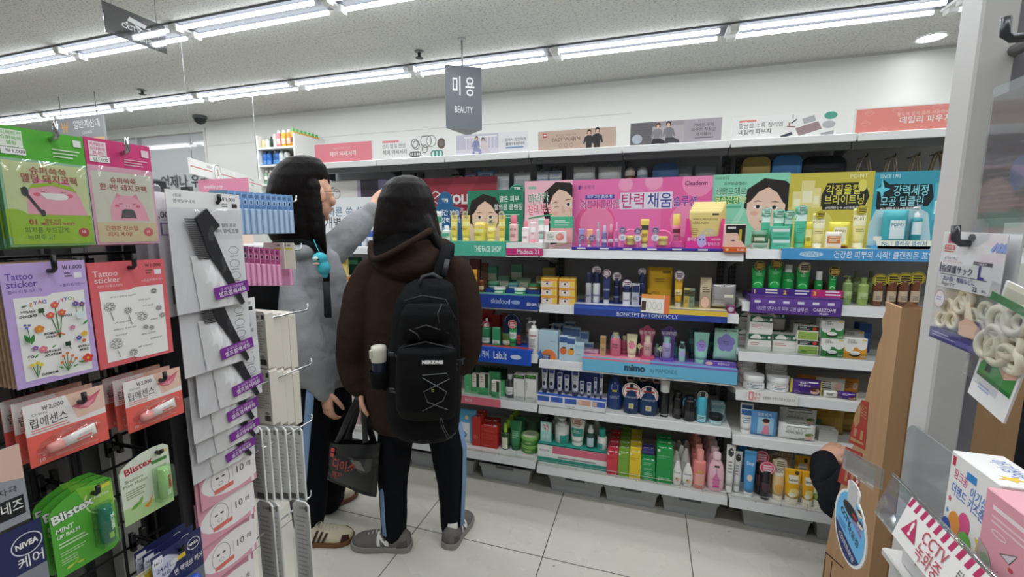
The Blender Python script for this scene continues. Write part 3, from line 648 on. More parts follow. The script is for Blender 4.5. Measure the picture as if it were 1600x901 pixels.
def tagdisc(r,w,h,hang):
 mb=MB();rr=(hang[1]if len(hang)>1 else 0.02)*1.3;z=h+(hang[2]if len(hang)>2 else rr*0.4)
 mb.prism([(rr*math.cos(k*PI/12),z+rr*math.sin(k*PI/12))for k in range(24)],-0.012,-0.010,M(hang[0],0.4)).box(-0.0015,0.0015,-0.0105,-0.009,z-rr*1.3,z,M('d9d9d9'))
 f=F(mb,(-rr,-0.012,z-rr),w=2*rr,h=2*rr)
 dk=M(hang[3]if len(hang)>3 else '3c3344')
 f.ring(0.5,0.5,0.44,0.44,rr*0.08,dk).lines(0.22,0.72,0.9,3,0.18,dk,0.6,0.2)
 mb.build('round_tag',r)
def prof_eval(prof,z):
 for(r0,z0),(r1,z1)in zip(prof,prof[1:]):
  if z<=z1:return r0+(r1-r0)*max(0,(z-z0)/max(1e-6,z1-z0))
 return prof[-1][0]
def k_bottle(n,w,h,d,c,cap='f2f2f0',p=None,sh=0.72,neck=0.32,capw=0.5,style='cap',flat=1.0,hang=None,body=None,shape='straight',rough=0.25):
 r=E(n,None,None);R=w/2;H=h*sh
 if shape=='straight':prof=[(R*0.9,0),(R,R*0.12),(R,H*0.9),(R*0.92,H*0.97),(R*neck,H*1.02)]
 elif shape=='round':prof=[(R*0.8,0),(R*0.95,H*0.06),(R,H*0.3),(R*0.97,H*0.6),(R*0.8,H*0.82),(R*0.5,H*0.95),(R*neck,H*1.02)]
 elif shape=='egg':prof=[(R*0.62,0),(R*0.86,H*0.12),(R,H*0.38),(R*0.9,H*0.62),(R*0.6,H*0.86),(R*0.4,H)]
 else:prof=[(R*0.7,0),(R*0.85,H*0.06),(R,H*0.55),(R*0.98,H*0.8),(R*0.75,H*0.94),(R*neck,H*1.02)]
 mb=MB().lathe(prof,body or M(c,rough),24,sy=flat)
 def warp(u,v):
  rr=prof_eval(prof,v);x=min(0.97,abs(u-R)/max(rr,1e-4));return rr*flat*math.sqrt(1-x*x)
 f=F(mb,(-R,0,0),w=w,h=H,warp=warp,eps=0.00004);f.clip=False
 if p:p(f)
 mb.build('bottle_body',r)
 cr=R*capw;cm_=M(cap,0.35);z1=H*1.0
 mb=MB()
 if style=='cap':mb.lathe([(cr,z1),(cr,h-cr*0.15),(cr*0.9,h)],cm_,20);mb.build('cap',r)
 elif style=='dome':mb.lathe([(cr,z1),(cr,z1+(h-z1)*0.5),(cr*0.75,z1+(h-z1)*0.85),(cr*0.2,h)],cm_,20);mb.build('cap',r)
 elif style=='pump':
  a=h-z1
  mb.lathe([(cr,z1),(cr,z1+a*0.38),(cr*0.4,z1+a*0.42),(cr*0.35,z1+a*0.7),(cr*0.75,z1+a*0.72),(cr*0.8,h)],cm_,16).tube([(0,0,h-a*0.12),(-w*0.35,-0.004,h-a*0.1),(-w*0.55,-0.006,h-a*0.2)],a*0.09,cm_,8);mb.build('pump',r)
 elif style=='spray':
  a=h-z1
  mb.lathe([(cr,z1),(cr,z1+a*0.4),(cr*0.6,z1+a*0.45),(cr*0.65,h-a*0.05),(cr*0.3,h)],cm_,16).tube([(0,0,h-a*0.2),(0,-cr*0.9,h-a*0.2)],cr*0.2,cm_,6);mb.build('spray_head',r)
 elif style=='dropper':
  a=h-z1;mb.lathe([(cr,z1),(cr,z1+a*0.45),(cr*0.5,z1+a*0.5),(cr*0.5,h-a*0.1),(cr*0.2,h)],cm_,16);mb.build('dropper',r)
 if hang:tagdisc(r,w,h,hang)
 return r
def k_jar(n,w,h,d,c,lid='f4f4f2',p=None,lf=0.35,top=None,hang=None,body=None):
 r=E(n,None,None);R=w/2;z1=h*(1-lf)
 mb=MB().lathe([(R*0.92,0),(R*0.97,h*0.05),(R*0.97,z1)],body or M(c,0.25),28)
 f=F(mb,(-R,0,0),w=w,h=z1,warp=lambda u,v:R*0.97*math.sqrt(1-min(0.96,abs(u-R)/(R*0.97))**2),eps=0.00004);f.clip=False
 if p:p(f)
 mb.build('jar_body',r)
 mb=MB().lathe([(R,z1+0.0004),(R,h-R*0.06),(R*0.95,h)],M(lid,0.35),28)
 f=F(mb,(-R,-R,h),(1,0,0),(0,1,0),w=w,h=w)
 if top:f.e(0.5,0.5,0.42,0.42,M(top)).lines(0.25,0.62,0.75,3,0.1,M('55605a'))
 mb.build('lid',r)
 if hang:tagdisc(r,w,h,hang)
 return r
def k_pouch(n,w,h,d,c,p=None,rough=0.35,lean=0.0,metal=0.0):
 d=min(d,0.03);nx,nz=10,10;vs=[];fs=[]
 for sg in(-1,1):
  for j in range(nz+1):
   for i in range(nx+1):
    u,v=i/nx,j/nz;b=(1-(2*u-1)**4)*(1-(2*v-1)**6);vs.append(((u-0.5)*w,sg*(0.0006+d/2*b),v*h))
 n1=(nx+1)*(nz+1)
 for s_ in(0,1):
  for j in range(nz):
   for i in range(nx):
    a=s_*n1+j*(nx+1)+i;q=(a,a+1,a+nx+2,a+nx+1);fs.append(q if not s_ else q[::-1])
 bd=[i for i in range(nx+1)]+[(j+1)*(nx+1)-1 for j in range(1,nz+1)]+[nz*(nx+1)+i for i in range(nx-1,-1,-1)]+[j*(nx+1)for j in range(nz-1,0,-1)]
 for a,b in zip(bd,bd[1:]+bd[:1]):fs.append((b,a,a+n1,b+n1))
 mb=MB().add(vs,fs,M(c,rough,metal),True)
 f=F(mb,(-w/2,0,0),w=w,h=h,warp=lambda u,v:0.0006+d/2*(1-(2*u/w-1)**4)*(1-(2*v/h-1)**6),eps=0.00004);f.clip=False
 if p:p(f)
 return mb.build(n)
KF={'carton':k_carton,'tube':k_tube,'bottle':k_bottle,'jar':k_jar,'pouch':k_pouch}
KN={'carton':'cosmetic_carton','tube':'cosmetic_tube','bottle':'cosmetic_bottle','jar':'cream_jar','pouch':'mask_pouch'}
KC={'carton':'carton','tube':'tube','bottle':'bottle','jar':'jar','pouch':'pouch'}
def shz(sh):return BAYS[sh[0]][2][int(sh[1])-1]
def place(SHF,kind,px,pw,pyt,label,c,*a,yo=0.03,zo=0.0,d=None,name=None,cat=None,group=None,n=1,dy=None,rz=0.0,h=None,rx=0.0,labs=None,**k):
 z=shz(SHF)+zo+0.0006;Y=SF+yo
 x0,x1=xat(px-pw/2,Y,z+0.05),xat(px+pw/2,Y,z+0.05);w=x1-x0;x=(x0+x1)/2
 if kind=='jar' and d is None:d=w
 dd=d or min(w,0.06)
 if kind=='bottle':dd=w*k.get('flat',1.0)
 if kind=='tube':dd=w*0.8
 if kind=='pouch':dd=d or 0.014
 hh=h or max(0.012,zat(pyt,x,Y)-z)
 o=KF[kind](name or KN[kind],w,hh,dd,c,*a,**k)
 o.location=(x,Y+dd/2+(0.002 if kind=='pouch' else 0),z);o.rotation_euler=(rx,0,rz)
 tag(o,label if n==1 else label%ORD[0],cat or KC[kind],group)
 st=dy or dd+0.004;out=[o]
 for i in range(1,n):out.append(dup(o,(x,Y+dd/2+st*i,z),label%ORD[i],group))
 return out
def tray(sh,px0,px1,pyt,pyb,label,c,banner=None,strip=None,sth=0.014,dep=0.13,fn=None,sfn=None,hb=None,front=-0.016,name='display_tray'):
 """printed stepped tray; its banner hangs in front of the shelf edge between pyt and pyb"""
 z=shz(sh);Y=SF+front;x0,x1=xat(px0,Y,z),xat(px1,Y,z);W=x1-x0
 r=E(name,label,'display tray',(x0,SF,z+0.0006),group='printed display trays on the shelf edges')
 H=max(0.006,zat(pyt,x0,Y)-z)
 mb=MB().box(0,W,max(0.002,front+0.0045),dep,0,H*0.98,M(c,0.35),0.001)
 f=F(mb,(0,0.002,H*0.98),(1,0,0),(0,1,0),w=W,h=dep)
 if strip:
  f.r(0.0,0.0,1,0.3,M(strip))
 if sfn:sfn(f)
 mb.build('tray',r)
 zb_=zat(pyb,x0,Y)-z if front<-0.0125 else 0.0005
 mb=MB().box(0,W,front,front+0.003,zb_,H,M(banner or c,0.3))
 mb.box(0,W,front+0.003,0.004,H-0.002,H,M(banner or c,0.3))
 f=F(mb,(0,front,zb_),w=W,h=H-zb_)
 if fn:fn(f)
 mb.build('banner',r)
 return H
 # ================================================================ products on the shelves
Wc='f2f2ef'
def big(txt,v,h,c):return lambda f:f.t(txt,0.5,v,h,M(c),mw=0.9)
# ---- top shelf, bay behind the brown hoodie
H1=tray('L1',655,790,376,398,'mint green display tray with tester strip at the end of the brown hoodie','5fc3a6','58bda0','dcefe4',fn=lambda f:f.t('THE FACE SHOP',0.8,0.3,0.4,M('e9f7f1'),mw=0.3))
H1b=tray('L1',791,848,379,398,'narrow white and pink display tray under the winking woman board','f1f3f1','cf3f83','f4f6f4',fn=lambda f:f.r(0,0.55,1,1,M('eef3ef')).t('Madeca 21',0.6,0.12,0.36,M('f4d6e2'),mw=0.6))
yl=pr('f4ea9a',0.5,0.7,'발효 쌀','f0f0e8',2,0.1,0.82,'8f7f2a')
for i,(px,t,w)in enumerate(((708,336,11),(726,336,13),(747,346,19),(766,348,14),(783,336,11))):
 place('L1','tube' if w<15 else 'bottle',px,w,t,'yellow rice cleansing pack, %s from the brown hoodie on the mint tray'%ORD[i],'ecd35c',*(('f0dc72',)if w<15 else('f2e38a',)),p=yl,zo=H1,yo=0.02,group='yellow packs on the mint tray',**({'hang':('f6f2c8',0.011,0.008)}if w<15 else dict(sh=0.9,neck=0.8,capw=0.8)))
place('L1','tube',684,10,330,'slim white tube with green print nearest the brown hoodie','e9efe9','9fcdb6',p=pr('4aa383',0.55,0.8),zo=H1,yo=0.02)
place('L1','bottle',695,13,352,'short white and green bottle beside the slim white tube','dfeee6','f4f6f4',p=pr('5fb494',0.4,0.7),zo=H1,yo=0.02)
place('L1','bottle',801,13,336,'tall pale pink bottle with a deep pink cap','f3c9c6','e77f90',p=pr(None,txt='쌀뜨물',tc='8d5a5a'),zo=H1,yo=0.02,sh=0.68,capw=0.75)
for i,(px,t,w,c,cp,lab)in enumerate(((820,345,12,'f4eceb','ef8ea0','white bottle with pink cap below the winking woman'),(832,346,9,'f3dfe0','f39cad','slim pink and white tube below the winking woman'),(845,341,10,'a9d8c4','f1f4f2','mint tube standing between pink tubes and the peach carton'),(853,342,8,'f2a7b3','f3f3f3','thin rose tube next to the peach carton'))):
 place('L1',('bottle','tube','tube','tube')[i],px,w,t,lab,c,cp,p=pr('ffffff',0.4,0.7,None,'b0606a'),zo=H1b,yo=0.025)
place('L1','carton',877,35,338,'green and pink carton standing behind the peach carton','4fb38d',p=lambda f:f.r(0,0,1,0.55,M('f1a9ac')).lines(0.2,0.85,0.9,3,0.08,M('cfeade')),zo=H1b,yo=0.075,d=0.04)
place('L1','carton',868,32,361,'white carton printed with a peach, front of the pink board','f3f1ec',p=lambda f:f.e(0.72,0.5,0.2,0.32,M('ef8f86')).e(0.66,0.58,0.1,0.16,M('f4b3a6')).lines(0.08,0.75,0.45,4,0.13,M('7d9a80')),zo=H1b,yo=0.02,d=0.035)
# ---- top shelf, middle bay
HM=tray('M1',893,1132,386,393,'long blue violet tray along the front of the largest pink board','4b3fa5','4338a0','5a4cb6',fn=lambda f:[f.r(0.04+k*0.16,0.2,0.1+k*0.16,0.8,M('e9e9f2'))for k in range(6)],front=-0.002,dep=0.16)
tg=('4a3c78',0.017,0.0,'f3f0f5')
for i,(kind,px,w,t,c,cp,lab)in enumerate((('tube',908,10,357,'a99bd0','d9d3ea','lilac tube first on the blue violet tray'),('tube',921,9,358,'f2b48a','f2d9c8','pale orange tube second on the blue violet tray'),('bottle',934,5,347,'c9c6d2','b4b1be','thin silver stick bottle on the blue violet tray'),('bottle',944,8,352,'8f86b4','cfcbe0','small mauve ampoule on the blue violet tray'),('bottle',954,8,350,'c85a84','e8a9c0','small crimson ampoule beside the mauve one'),('bottle',963,5,347,'dc7fae','e3a3c4','thin pink stick bottle on the blue violet tray'))):
 place('M1',kind,px,w,t,lab,c,cp,p=pr('f3eef5',0.3,0.5,None,'554a78'),zo=HM,yo=0.03)
for i,(px,t,lab)in enumerate(((909,369,'round dark violet callout disc beside the lilac tube'),(925,370,'round callout disc in front of the pale orange tube'),(972,358,'stacked callout discs beside the first yellow ring stand'),(996,359,'stacked callout discs between the two ring stands'),(1023,358,'stacked callout discs at the last ring stand'))):
 x=xat(px,SF+0.02,1.3);zt_=zat(t,x,SF+0.02)-1.2856;mb=MB();k=2 if i<2 else 3;rr=0.0165
 for j in range(k):
  zc=zt_-rr-j*rr*2.0
  if zc<rr:continue
  mb.prism([(rr*math.cos(a*PI/10),zc+rr*math.sin(a*PI/10))for a in range(20)],0,0.003,M(('6a4a7e','efe9f2','4a3f8f')[j%3]));F(mb,(-rr,0,zc-rr),w=2*rr,h=2*rr).ring(0.5,0.5,0.42,0.42,0.0015,M('d8c9e2')).lines(0.25,0.66,0.8,3,0.16,M('efe6f0' if j%3!=1 else '5a4a84'))
 mb.box(-0.006,0.006,0.003,0.004,0,zt_-rr,M('c96aa0'))
 tag(mb.build('callout_disc',None,(x,SF+0.02,1.2856+HM)),lab,'callout','round callouts on the blue violet tray')
for px,t,lab in((985,352,'yellow jar in a pink ring stand, nearer the pink ampoules'),(1035,353,'yellow jar in a pink ring stand, nearer the gold mask box')):
 Y=SF+0.05;x=xat(px,Y,1.3);R=(xat(px+14,Y,1.3)-x);r=E('ring_stand',lab,'ring stand',(x,Y,1.2856+HM),group='pink ring stands');mb=MB()
 mb.tube([(R*math.cos(a*PI/14),0,R+R*math.sin(a*PI/14))for a in range(28)],0.005,M('ee6fae'),8,closed=True).box(-R*0.9,R*0.9,-0.01,0.02,0,0.012,M('d94a92'));mb.build('ring',r)
 MB().lathe([(R*0.5,0.012),(R*0.55,0.02),(R*0.55,R*0.9),(R*0.58,R*0.92),(R*0.58,R*1.3),(R*0.52,R*1.36)],M('ecd97a',0.3),20).build('jar',r)
place('M1','tube',1007,13,342,'yellow tube between the two pink ring stands','f0d565','f3e9b0',p=pr('3b3a36',0.55,0.75),zo=HM,yo=0.04)
place('M1','bottle',1057,13,334,'pink serum bottle with a yellow cap on a raised stand','e88aa4','ecd06a',p=pr('6a2f3c',0.5,0.75),zo=HM+0.03,yo=0.07,sh=0.6,capw=0.9)
x=xat(1057,SF+0.07,1.3);tag(MB().box(-0.025,0.025,-0.005,0.045,0,0.0298,'ef6aa8',0.002).build('riser_block',None,(x,SF+0.075,1.2856+HM)),'pink riser block under the yellow capped serum bottle','riser')
# gold collagen mask dispenser
Y=SF+0.045;x0,x1=xat(1071,Y,1.3),xat(1130,Y,1.3);W=x1-x0;h0=zat(345,x1,Y)-1.286
r=E('mask_dispenser','pink open fronted mask dispenser box beside the blue violet tray','dispenser',(x0,Y,1.2856+HM))
mb=MB().prism([(0,0),(W,0),(W,h0*0.98),(W*0.93,h0),(W*0.86,h0*0.42),(W*0.16,h0*0.36),(W*0.07,h0),(0,h0)],0,0.003,M('ea3f92')).box(0,0.003,0.003,0.05,0,h0,M('ea3f92')).box(W-0.003,W,0.003,0.05,0,h0*0.98,M('ea3f92')).box(0.003,W-0.003,0.047,0.05,0,h0*0.9,M('d5307f')).box(0.003,W-0.003,0.003,0.047,0,0.003,M('d5307f'))
f=F(mb,(0,0,0),w=W,h=h0);f.e(0.42,0.25,0.12,0.22,M('c9b8e0')).e(0.38,0.3,0.025,0.03,M('4a3a80')).e(0.47,0.3,0.025,0.03,M('4a3a80')).t('콜라겐',0.16,0.26,0.09,WHT,mw=0.24).t('퍼밍마스크',0.7,0.1,0.09,M('f8e0ee'),mw=0.4).t('￦2,000',0.8,0.27,0.07,WHT,mw=0.25)
mb.build('dispenser_box',r)
gp=lambda f:f.t('SMALL MOLECULE',0.5,0.72,0.055,M('7a5a2a'),mw=0.8,bold=0).t('COLLAGEN',0.36,0.62,0.055,M('7a5a2a'),mw=0.5,bold=0).e(0.62,0.34,0.24,0.16,M('cfc7a4')).e(0.55,0.38,0.05,0.025,M('e9d98a')).e(0.7,0.38,0.05,0.025,M('e9d98a')).r(0.7,0.85,0.9,0.9,M('5a4a2a')).lines(0.08,0.5,0.3,4,0.05,M('a88a4a'))
for i in range(4):
 o=k_pouch('mask_pouch',W*0.86,0.165-0.004*i,0.006,'e6d288',gp,0.3)if i==0 else dup(o0,(0,0,0))
 if i==0:o0=o
 o.location=(x0+W/2+0.006*i,Y+0.011+i*0.009,1.2856+HM+0.006+0.012*i);tag(o,'gold collagen mask pouch in the pink dispenser, %s from the front'%ORD[i],'pouch','gold pouches in the pink dispenser')
 # black and face printed mask cartons at the end of the middle bay
Yf=SF-0.02;x0,x1=xat(1131,Yf,1.3),xat(1166,Yf,1.3);W=x1-x0
r=E('mask_carton_tray','orange tray of face printed mask cartons at the end of the middle bay','display tray',(x0,Yf,1.2856));mb=MB().box(0,W,0,0.1,0,0.018,M('e0622a'));F(mb,(0,0,0),w=W,h=0.018).e(0.15,0.5,0.08,0.3,M('f2c9a0')).t('￦1,000',0.75,0.25,0.5,WHT,mw=0.3);mb.build('tray_body',r)
hc=zat(350,x1,Yf+0.02)-1.305
for i in range(6):
 mf=(lambda f:f.r(0.02,0.02,0.98,0.98,M('edc3b2')).r(0.02,0.62,0.98,0.98,M('1e1b1c')).p([(0.6,0.62),(0.98,0.62),(0.98,0.1),(0.8,0.3)],M('1e1b1c')).r(0.1,0.8,0.5,0.9,M('dcd6d2')).e(0.4,0.3,0.1,0.03,M('3a2a28')).r(0.68,0.3,0.8,0.78,M('c8b43c')))
 o=k_carton('mask_carton',W*0.92,hc,0.011,'e9d0c4',mf)if i==0 else dup(o0,(0,0,0))
 if i==0:o0=o
 o.location=(x0+W/2,Yf+0.016+i*0.0125,1.2856+0.0186);tag(o,'black and skin coloured face mask carton, %s from the front of its orange tray'%ORD[i],'carton','mask cartons in the orange tray')
 # ---- top shelf, right bay
place('R1','carton',1189,24,380,'flat white and green carton lying under the green jar box','dfe9df',p=pr('8ab69c',0.2,0.8),yo=0.01,d=0.05)
place('R1','jar',1189,24,360,'dark green jar stacked on the flat white carton','4f7a56','86b59a',p=pr('d9e6d0',0.3,0.7),yo=0.01,zo=0.022,lf=0.3)
mt=pr('d7f0e6',0.6,0.78,None,'2d8f6c',3)
for i,(px,w,t,y)in enumerate(((1196,15,326,0.07),(1216,18,328,0.075),(1232,15,330,0.085),(1251,20,322,0.03))):
 place('R1','tube',px,w,t,'mint green aloe tube, %s from the face mask cartons'%ORD[i],'55bf9c','4fb896',p=mt,yo=y,hang=('cfe9df',0.014,-0.012,'2b7d60'),group='mint tubes below the aloe board')
for i,(z_,t)in enumerate(((0,371),(0.045,353))):
 place('R1','carton',1221,29,t,'mint aloe carton with a white band, %s of the stacked pair'%('lower','upper')[i],'5cc2a1',p=pr('dff0ea',0.55,0.8,None,'2f8d6b',2),zo=z_,yo=0.012,d=0.04)
HR=tray('R1',1222,1470,388,405,'sky blue banner tray below the yellow and teal boards','f0dfa0','4f9edb','f3e2a4',fn=lambda f:f.e(0.2,0.5,0.08,0.26,M('bcdcf2')).t('POINT',0.2,0.3,0.4,M('6aa9dc'),mw=0.13,bold=0).t('건강한 피부의 시작! 클렌징은 포인트',0.68,0.24,0.5,M('e9f3fb'),mw=0.66),front=-0.018,dep=0.1)
yt=pr('f6f2cd',0.5,0.8,'POINT','8a8340',2,0.08,0.66,'8a8340')
place('R1','pouch',1264,12,346,'small bright yellow pouch beside the yellow tube','e3d648',pr('f3eca0',0.4,0.7),zo=HR,yo=0.04)
place('R1','tube',1280,20,333,'cream and yellow lemon tube below the olive board','f1e8a2','f4f0dc',p=yt,zo=HR,yo=0.03,hang=('d9c92f',0.013,-0.006))
place('R1','pouch',1313,34,346,'yellow wipes pack below the olive board','e7d94a',lambda f:f.r(0.2,0.15,0.8,0.8,M('f4efcd')).t('POINT',0.5,0.6,0.1,M('8a8340'),mw=0.5).r(0.05,0.0,0.95,0.1,M('7a4a2a')),zo=HR,yo=0.04,d=0.03)
place('R1','pouch',1304,26,362,'small reddish and white sachet leaning before the yellow wipes','f0e6da',lambda f:f.r(0.1,0.3,0.9,0.75,M('d9822f')).lines(0.2,0.7,0.9,3,0.12,M('f4ead0')),zo=HR,yo=0.015)
place('R1','tube',1344,22,325,'large pale yellow tube beside the teal tray stand','efe79a','f1edc4',p=yt,zo=HR,yo=0.03,hang=('d9c92f',0.014,-0.006))
Y=SF+0.02;x0,x1=xat(1362,Y,1.3),xat(1462,Y,1.3);W=x1-x0;h0=zat(328,x0,Y)-1.3
mb=MB().prism([(0.0,0.012),(W,0.012),(W,0.045),(W*0.92,h0*0.9),(W*0.8,h0),(W*0.1,h0),(0,h0*0.6)],0.045,0.05,M('bfe0e6')).box(0,W,0,0.05,0,0.012,M('4f9edb')).prism([(0.02,0),(W-0.02,0),(W-0.012,0.034),(0.012,0.034)],0.0,0.003,M('eef2da'))
f=F(mb,(0,0,0),w=W,h=0.05);f.t('No.1 클렌징 클렌저',0.5,0.25,0.32,M('3c6fb0'),mw=0.7).e(0.07,0.85,0.07,0.24,M('f6efe4'))
tag(mb.build('product_stand',None,(x0,Y,1.2977+HR)),'pale blue die cut stand holding teal cleansing packs','stand')
place('R1','pouch',1400,40,328,'teal wipes pack on the pale blue stand','45aeb9',lambda f:f.r(0.25,0.2,0.85,0.72,M('e3f1f2')).t('POINT',0.55,0.55,0.09,M('2f8a96'),mw=0.5).r(0.2,0.02,0.9,0.14,M('5a3a6a')),zo=HR+0.0125,yo=0.026,d=0.03)
place('R1','bottle',1434,17,322,'teal pump bottle with a white pump on the pale blue stand','3fa3b0','f0f2f1',p=pr('e3f1f2',0.4,0.85,None,'2f8a96'),zo=HR+0.0125,yo=0.03,style='pump',sh=0.72)
# ---- second shelf, bay behind the brown hoodie
H2=tray('L2',741,841,459,479,'navy blue balm tray standing beside the brown hoodie','2d4ba0','2b489c','5fb48a',fn=lambda f:f.t('skinfood',0.42,0.35,0.4,M('c6d4ee'),mw=0.3,bold=0).e(0.66,0.5,0.07,0.16,M('8fa6d6')).t('skin care',0.9,0.3,0.3,M('e3eaf6'),mw=0.15),dep=0.2)
for i,(px,t,w,c,lid,tp,y)in enumerate(((769,438,17,'2e9a6a','79c3a0','f0f3ee',0.1),(800,439,17,'3f9ec6','7fc0b0','8a7a9a',0.1),(832,440,19,'a9893c','4fa070','8a9a5a',0.09),(778,449,18,'31a06e','eaf2ec','f3d9da',0.04),(810,450,18,'36a274','eef3ee','f0dcd8',0.04))):
 place('L2','jar',px,w,t,'low balm jar on the navy tray, '+('green, back row by the yellow tube','blue with mauve lid, middle back row','gold with green lid, back row','green, front row by the brown hoodie','green, front row by the eye cream cartons')[i],c,lid,p=pr('dfeee6',0.3,0.7,None,'2a5a44',0),top=tp,zo=H2-0.004+(0.02 if i<3 else 0),yo=y,lf=0.4,h=0.034,group='balm jars on the navy tray')
x=xat(800,SF+0.09,1.0);tag(MB().box(xat(759,SF+0.09,1),xat(843,SF+0.09,1),SF+0.083,SF+0.128,shz('L2')+H2+0.0008,shz('L2')+H2+0.0163,M('2b489c')).build('tray_step'),'navy step raising the back row of balm jars','tray step')
for i,(px,w,t,y,c,lab)in enumerate(((768,17,416,0.21,'57a184','green balm carton standing behind the jars near the yellow tube'),(787,17,431,0.2,'8fbfa4','short pale green carton behind the blue lidded jar'),(807,17,413,0.22,'5f9a80','tall grey green carton in the middle behind the jars'),(818,22,434,0.19,'a5c3a0','short sage carton behind the jars'),(857,19,418,0.2,'b7a05c','gold and green carton at the shelf joint'),(844,13,432,0.18,'b9a870','short gold carton beside the gold lidded jar'))):
 place('L2','carton',px,w,t,lab,c,p=pr('d9e2c9',0.5,0.75,None,'2f6a4c',2),yo=y,zo=0.002,d=0.03)
place('L2','tube',740,9,421,'narrow bright yellow box beside the brown hoodie','f0b929','e0a51f',p=pr('d99a15',0.6,0.8),yo=0.02,zo=H2)
place('L2','bottle',751,8,424,'amber dropper bottle beside the narrow yellow box','7a4520','2a1f1a',p=pr('e9cfa0',0.2,0.5),yo=0.05,zo=H2,style='dropper',sh=0.6)
for i,(px,t)in enumerate(((738,404),(746,405),(757,411))):place('L2','carton',px,8,t,'brown carton in the back row next to the brown hoodie, %s'%ORD[i],'6a3a2c',p=pr('8f5a44',0.4,0.7),yo=0.2,d=0.03)
# ---- third shelf, same bay
H3=tray('L3',725,830,539,562,'royal blue banner tray of green skincare','2f5fd0','2c5bcb','b94a4a',fn=lambda f:f.t('Lab.it',0.55,0.3,0.5,M('e6eefc'),mw=0.2).e(0.78,0.5,0.08,0.15,M('cfdcf6')).t('민감 진정 케어',0.2,0.32,0.4,M('dbe6fb'),mw=0.36))
rd=('b23a44',0.018,0.0,'f4d9d9')
place('L3','tube',743,13,489,'dark green tube partly hidden by the brown hoodie sleeve','2f8f5c','2a7d50',p=pr('cfe6d6',0.1,0.3),zo=H3,yo=0.03)
place('L3','bottle',758,14,498,'green dropper bottle with a red round tag','2f7f55','e3e9e4',p=pr('d6e9dc',0.1,0.4),zo=H3,yo=0.03,style='dropper',sh=0.66,hang=('b23a44',0.016,-0.034,'f4d9d9'))
place('L3','carton',775,12,512,'slim green carton with a red round tag','3a9a66',p=pr('cfe6d6',0.1,0.3),zo=H3,yo=0.03,d=0.02)
place('L3','jar',790,15,522,'low olive jar between the slim carton and the curved card','5f7a3f','4f6a38',p=pr('dbe3c6',0.2,0.7),zo=H3,yo=0.03)
place('L3','tube',800,12,503,'bright green tube in front of the curved navy card','35a561','2f8f55',p=pr('cfe9d8',0.2,0.5),zo=H3,yo=0.03,hang=('c23a42',0.018,-0.012,'f4d9d9'))
Y=SF+0.06;x0=xat(800,Y,0.78);R=xat(814,Y,0.78)-x0;zt_=zat(489,x0,Y)-shz('L3')-H3
mb=MB().prism([(-R,0),(R,0),(R,zt_*0.6)]+[(R*math.cos(a*PI/12),zt_-R+R*math.sin(a*PI/12))for a in range(13)]+[(-R,zt_*0.6)],0,0.003,M('23335a'));f=F(mb,(-R,0,0),w=2*R,h=zt_);f.ring(0.5,0.72,0.4,0.24,0.003,M('8fa0c9'),20,0,180)
for k in range(3):f.e(0.87,0.3-k*0.1,0.12,0.045,M('c0474c'))
tag(mb.build('display_card',None,(x0,Y,shz('L3')+H3+0.0006)),'arched navy card behind the bright green tube','display card')
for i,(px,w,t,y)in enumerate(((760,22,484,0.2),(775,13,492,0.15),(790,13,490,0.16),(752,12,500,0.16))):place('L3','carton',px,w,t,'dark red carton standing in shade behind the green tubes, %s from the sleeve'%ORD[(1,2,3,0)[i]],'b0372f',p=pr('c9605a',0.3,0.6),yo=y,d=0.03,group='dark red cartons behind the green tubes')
place('L3','bottle',832,16,503,'white pump bottle with a red line at the shelf joint','f0efec','f3f3f1',p=lambda f:f.r(0.15,0.72,0.85,0.76,M('b9434a')).lines(0.25,0.6,0.8,6,0.06,M('8f9094')).r(0.3,0.1,0.6,0.22,M('9a9a9e')),yo=0.012,style='pump',sh=0.77)
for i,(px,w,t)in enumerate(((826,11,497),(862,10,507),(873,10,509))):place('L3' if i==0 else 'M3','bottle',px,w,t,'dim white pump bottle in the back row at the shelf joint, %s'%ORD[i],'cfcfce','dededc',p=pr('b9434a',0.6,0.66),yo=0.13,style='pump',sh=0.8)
# ---- second shelf, middle bay: eye cream cartons, tray of navy and gold care
ep=lambda f:f.r(0.02,0.05,0.98,0.95,M('f0d9cc')).r(0.02,0.72,0.98,0.95,M('f0a03c')).r(0.7,0.1,0.97,0.66,M('f2d24a')).e(0.36,0.42,0.2,0.13,WHT).e(0.38,0.42,0.07,0.13,M('3a2a26')).l([(0.12,0.62),(0.35,0.7),(0.58,0.62)],0.0022,M('4a3229')).r(0.02,0.02,0.6,0.1,M('f4f0ea'))
k=0
for c_ in range(2):
 for rr in range(3):
  for dd in range(2):
   place('M2','carton',(858,886)[c_],25,0,'orange eye cream carton, %s tier, %s stack from the jars, %s row'%(('lowest','middle','top')[rr],('first','second')[c_],('front','back')[dd]),'f2c53c',ep,h=0.0415,zo=rr*0.0422,yo=0.012+dd*0.062,d=0.058,name='eye_cream_carton',group='stacked eye cream cartons')
H2m=tray('M2',897,1137,475,491,'indigo and yellow banner tray of anti ageing care','3a55b5','31499f','e9e9f0',fn=lambda f:f.r(0.62,0.55,1,1,M('edc94f')).r(0.0,0.62,0.62,0.9,M('3f62c4')).t('BONCEPT by TONYMOLY',0.5,0.12,0.36,M('dfe4f3'),mw=0.4,bold=0),sfn=lambda f:f.r(0.62,0,1,1,M('f0dda0')).r(0.62,0,1,0.3,M('f3e6b8')),dep=0.15)
nv=('efe9ee',0.0165,0.006,'6a3f55')
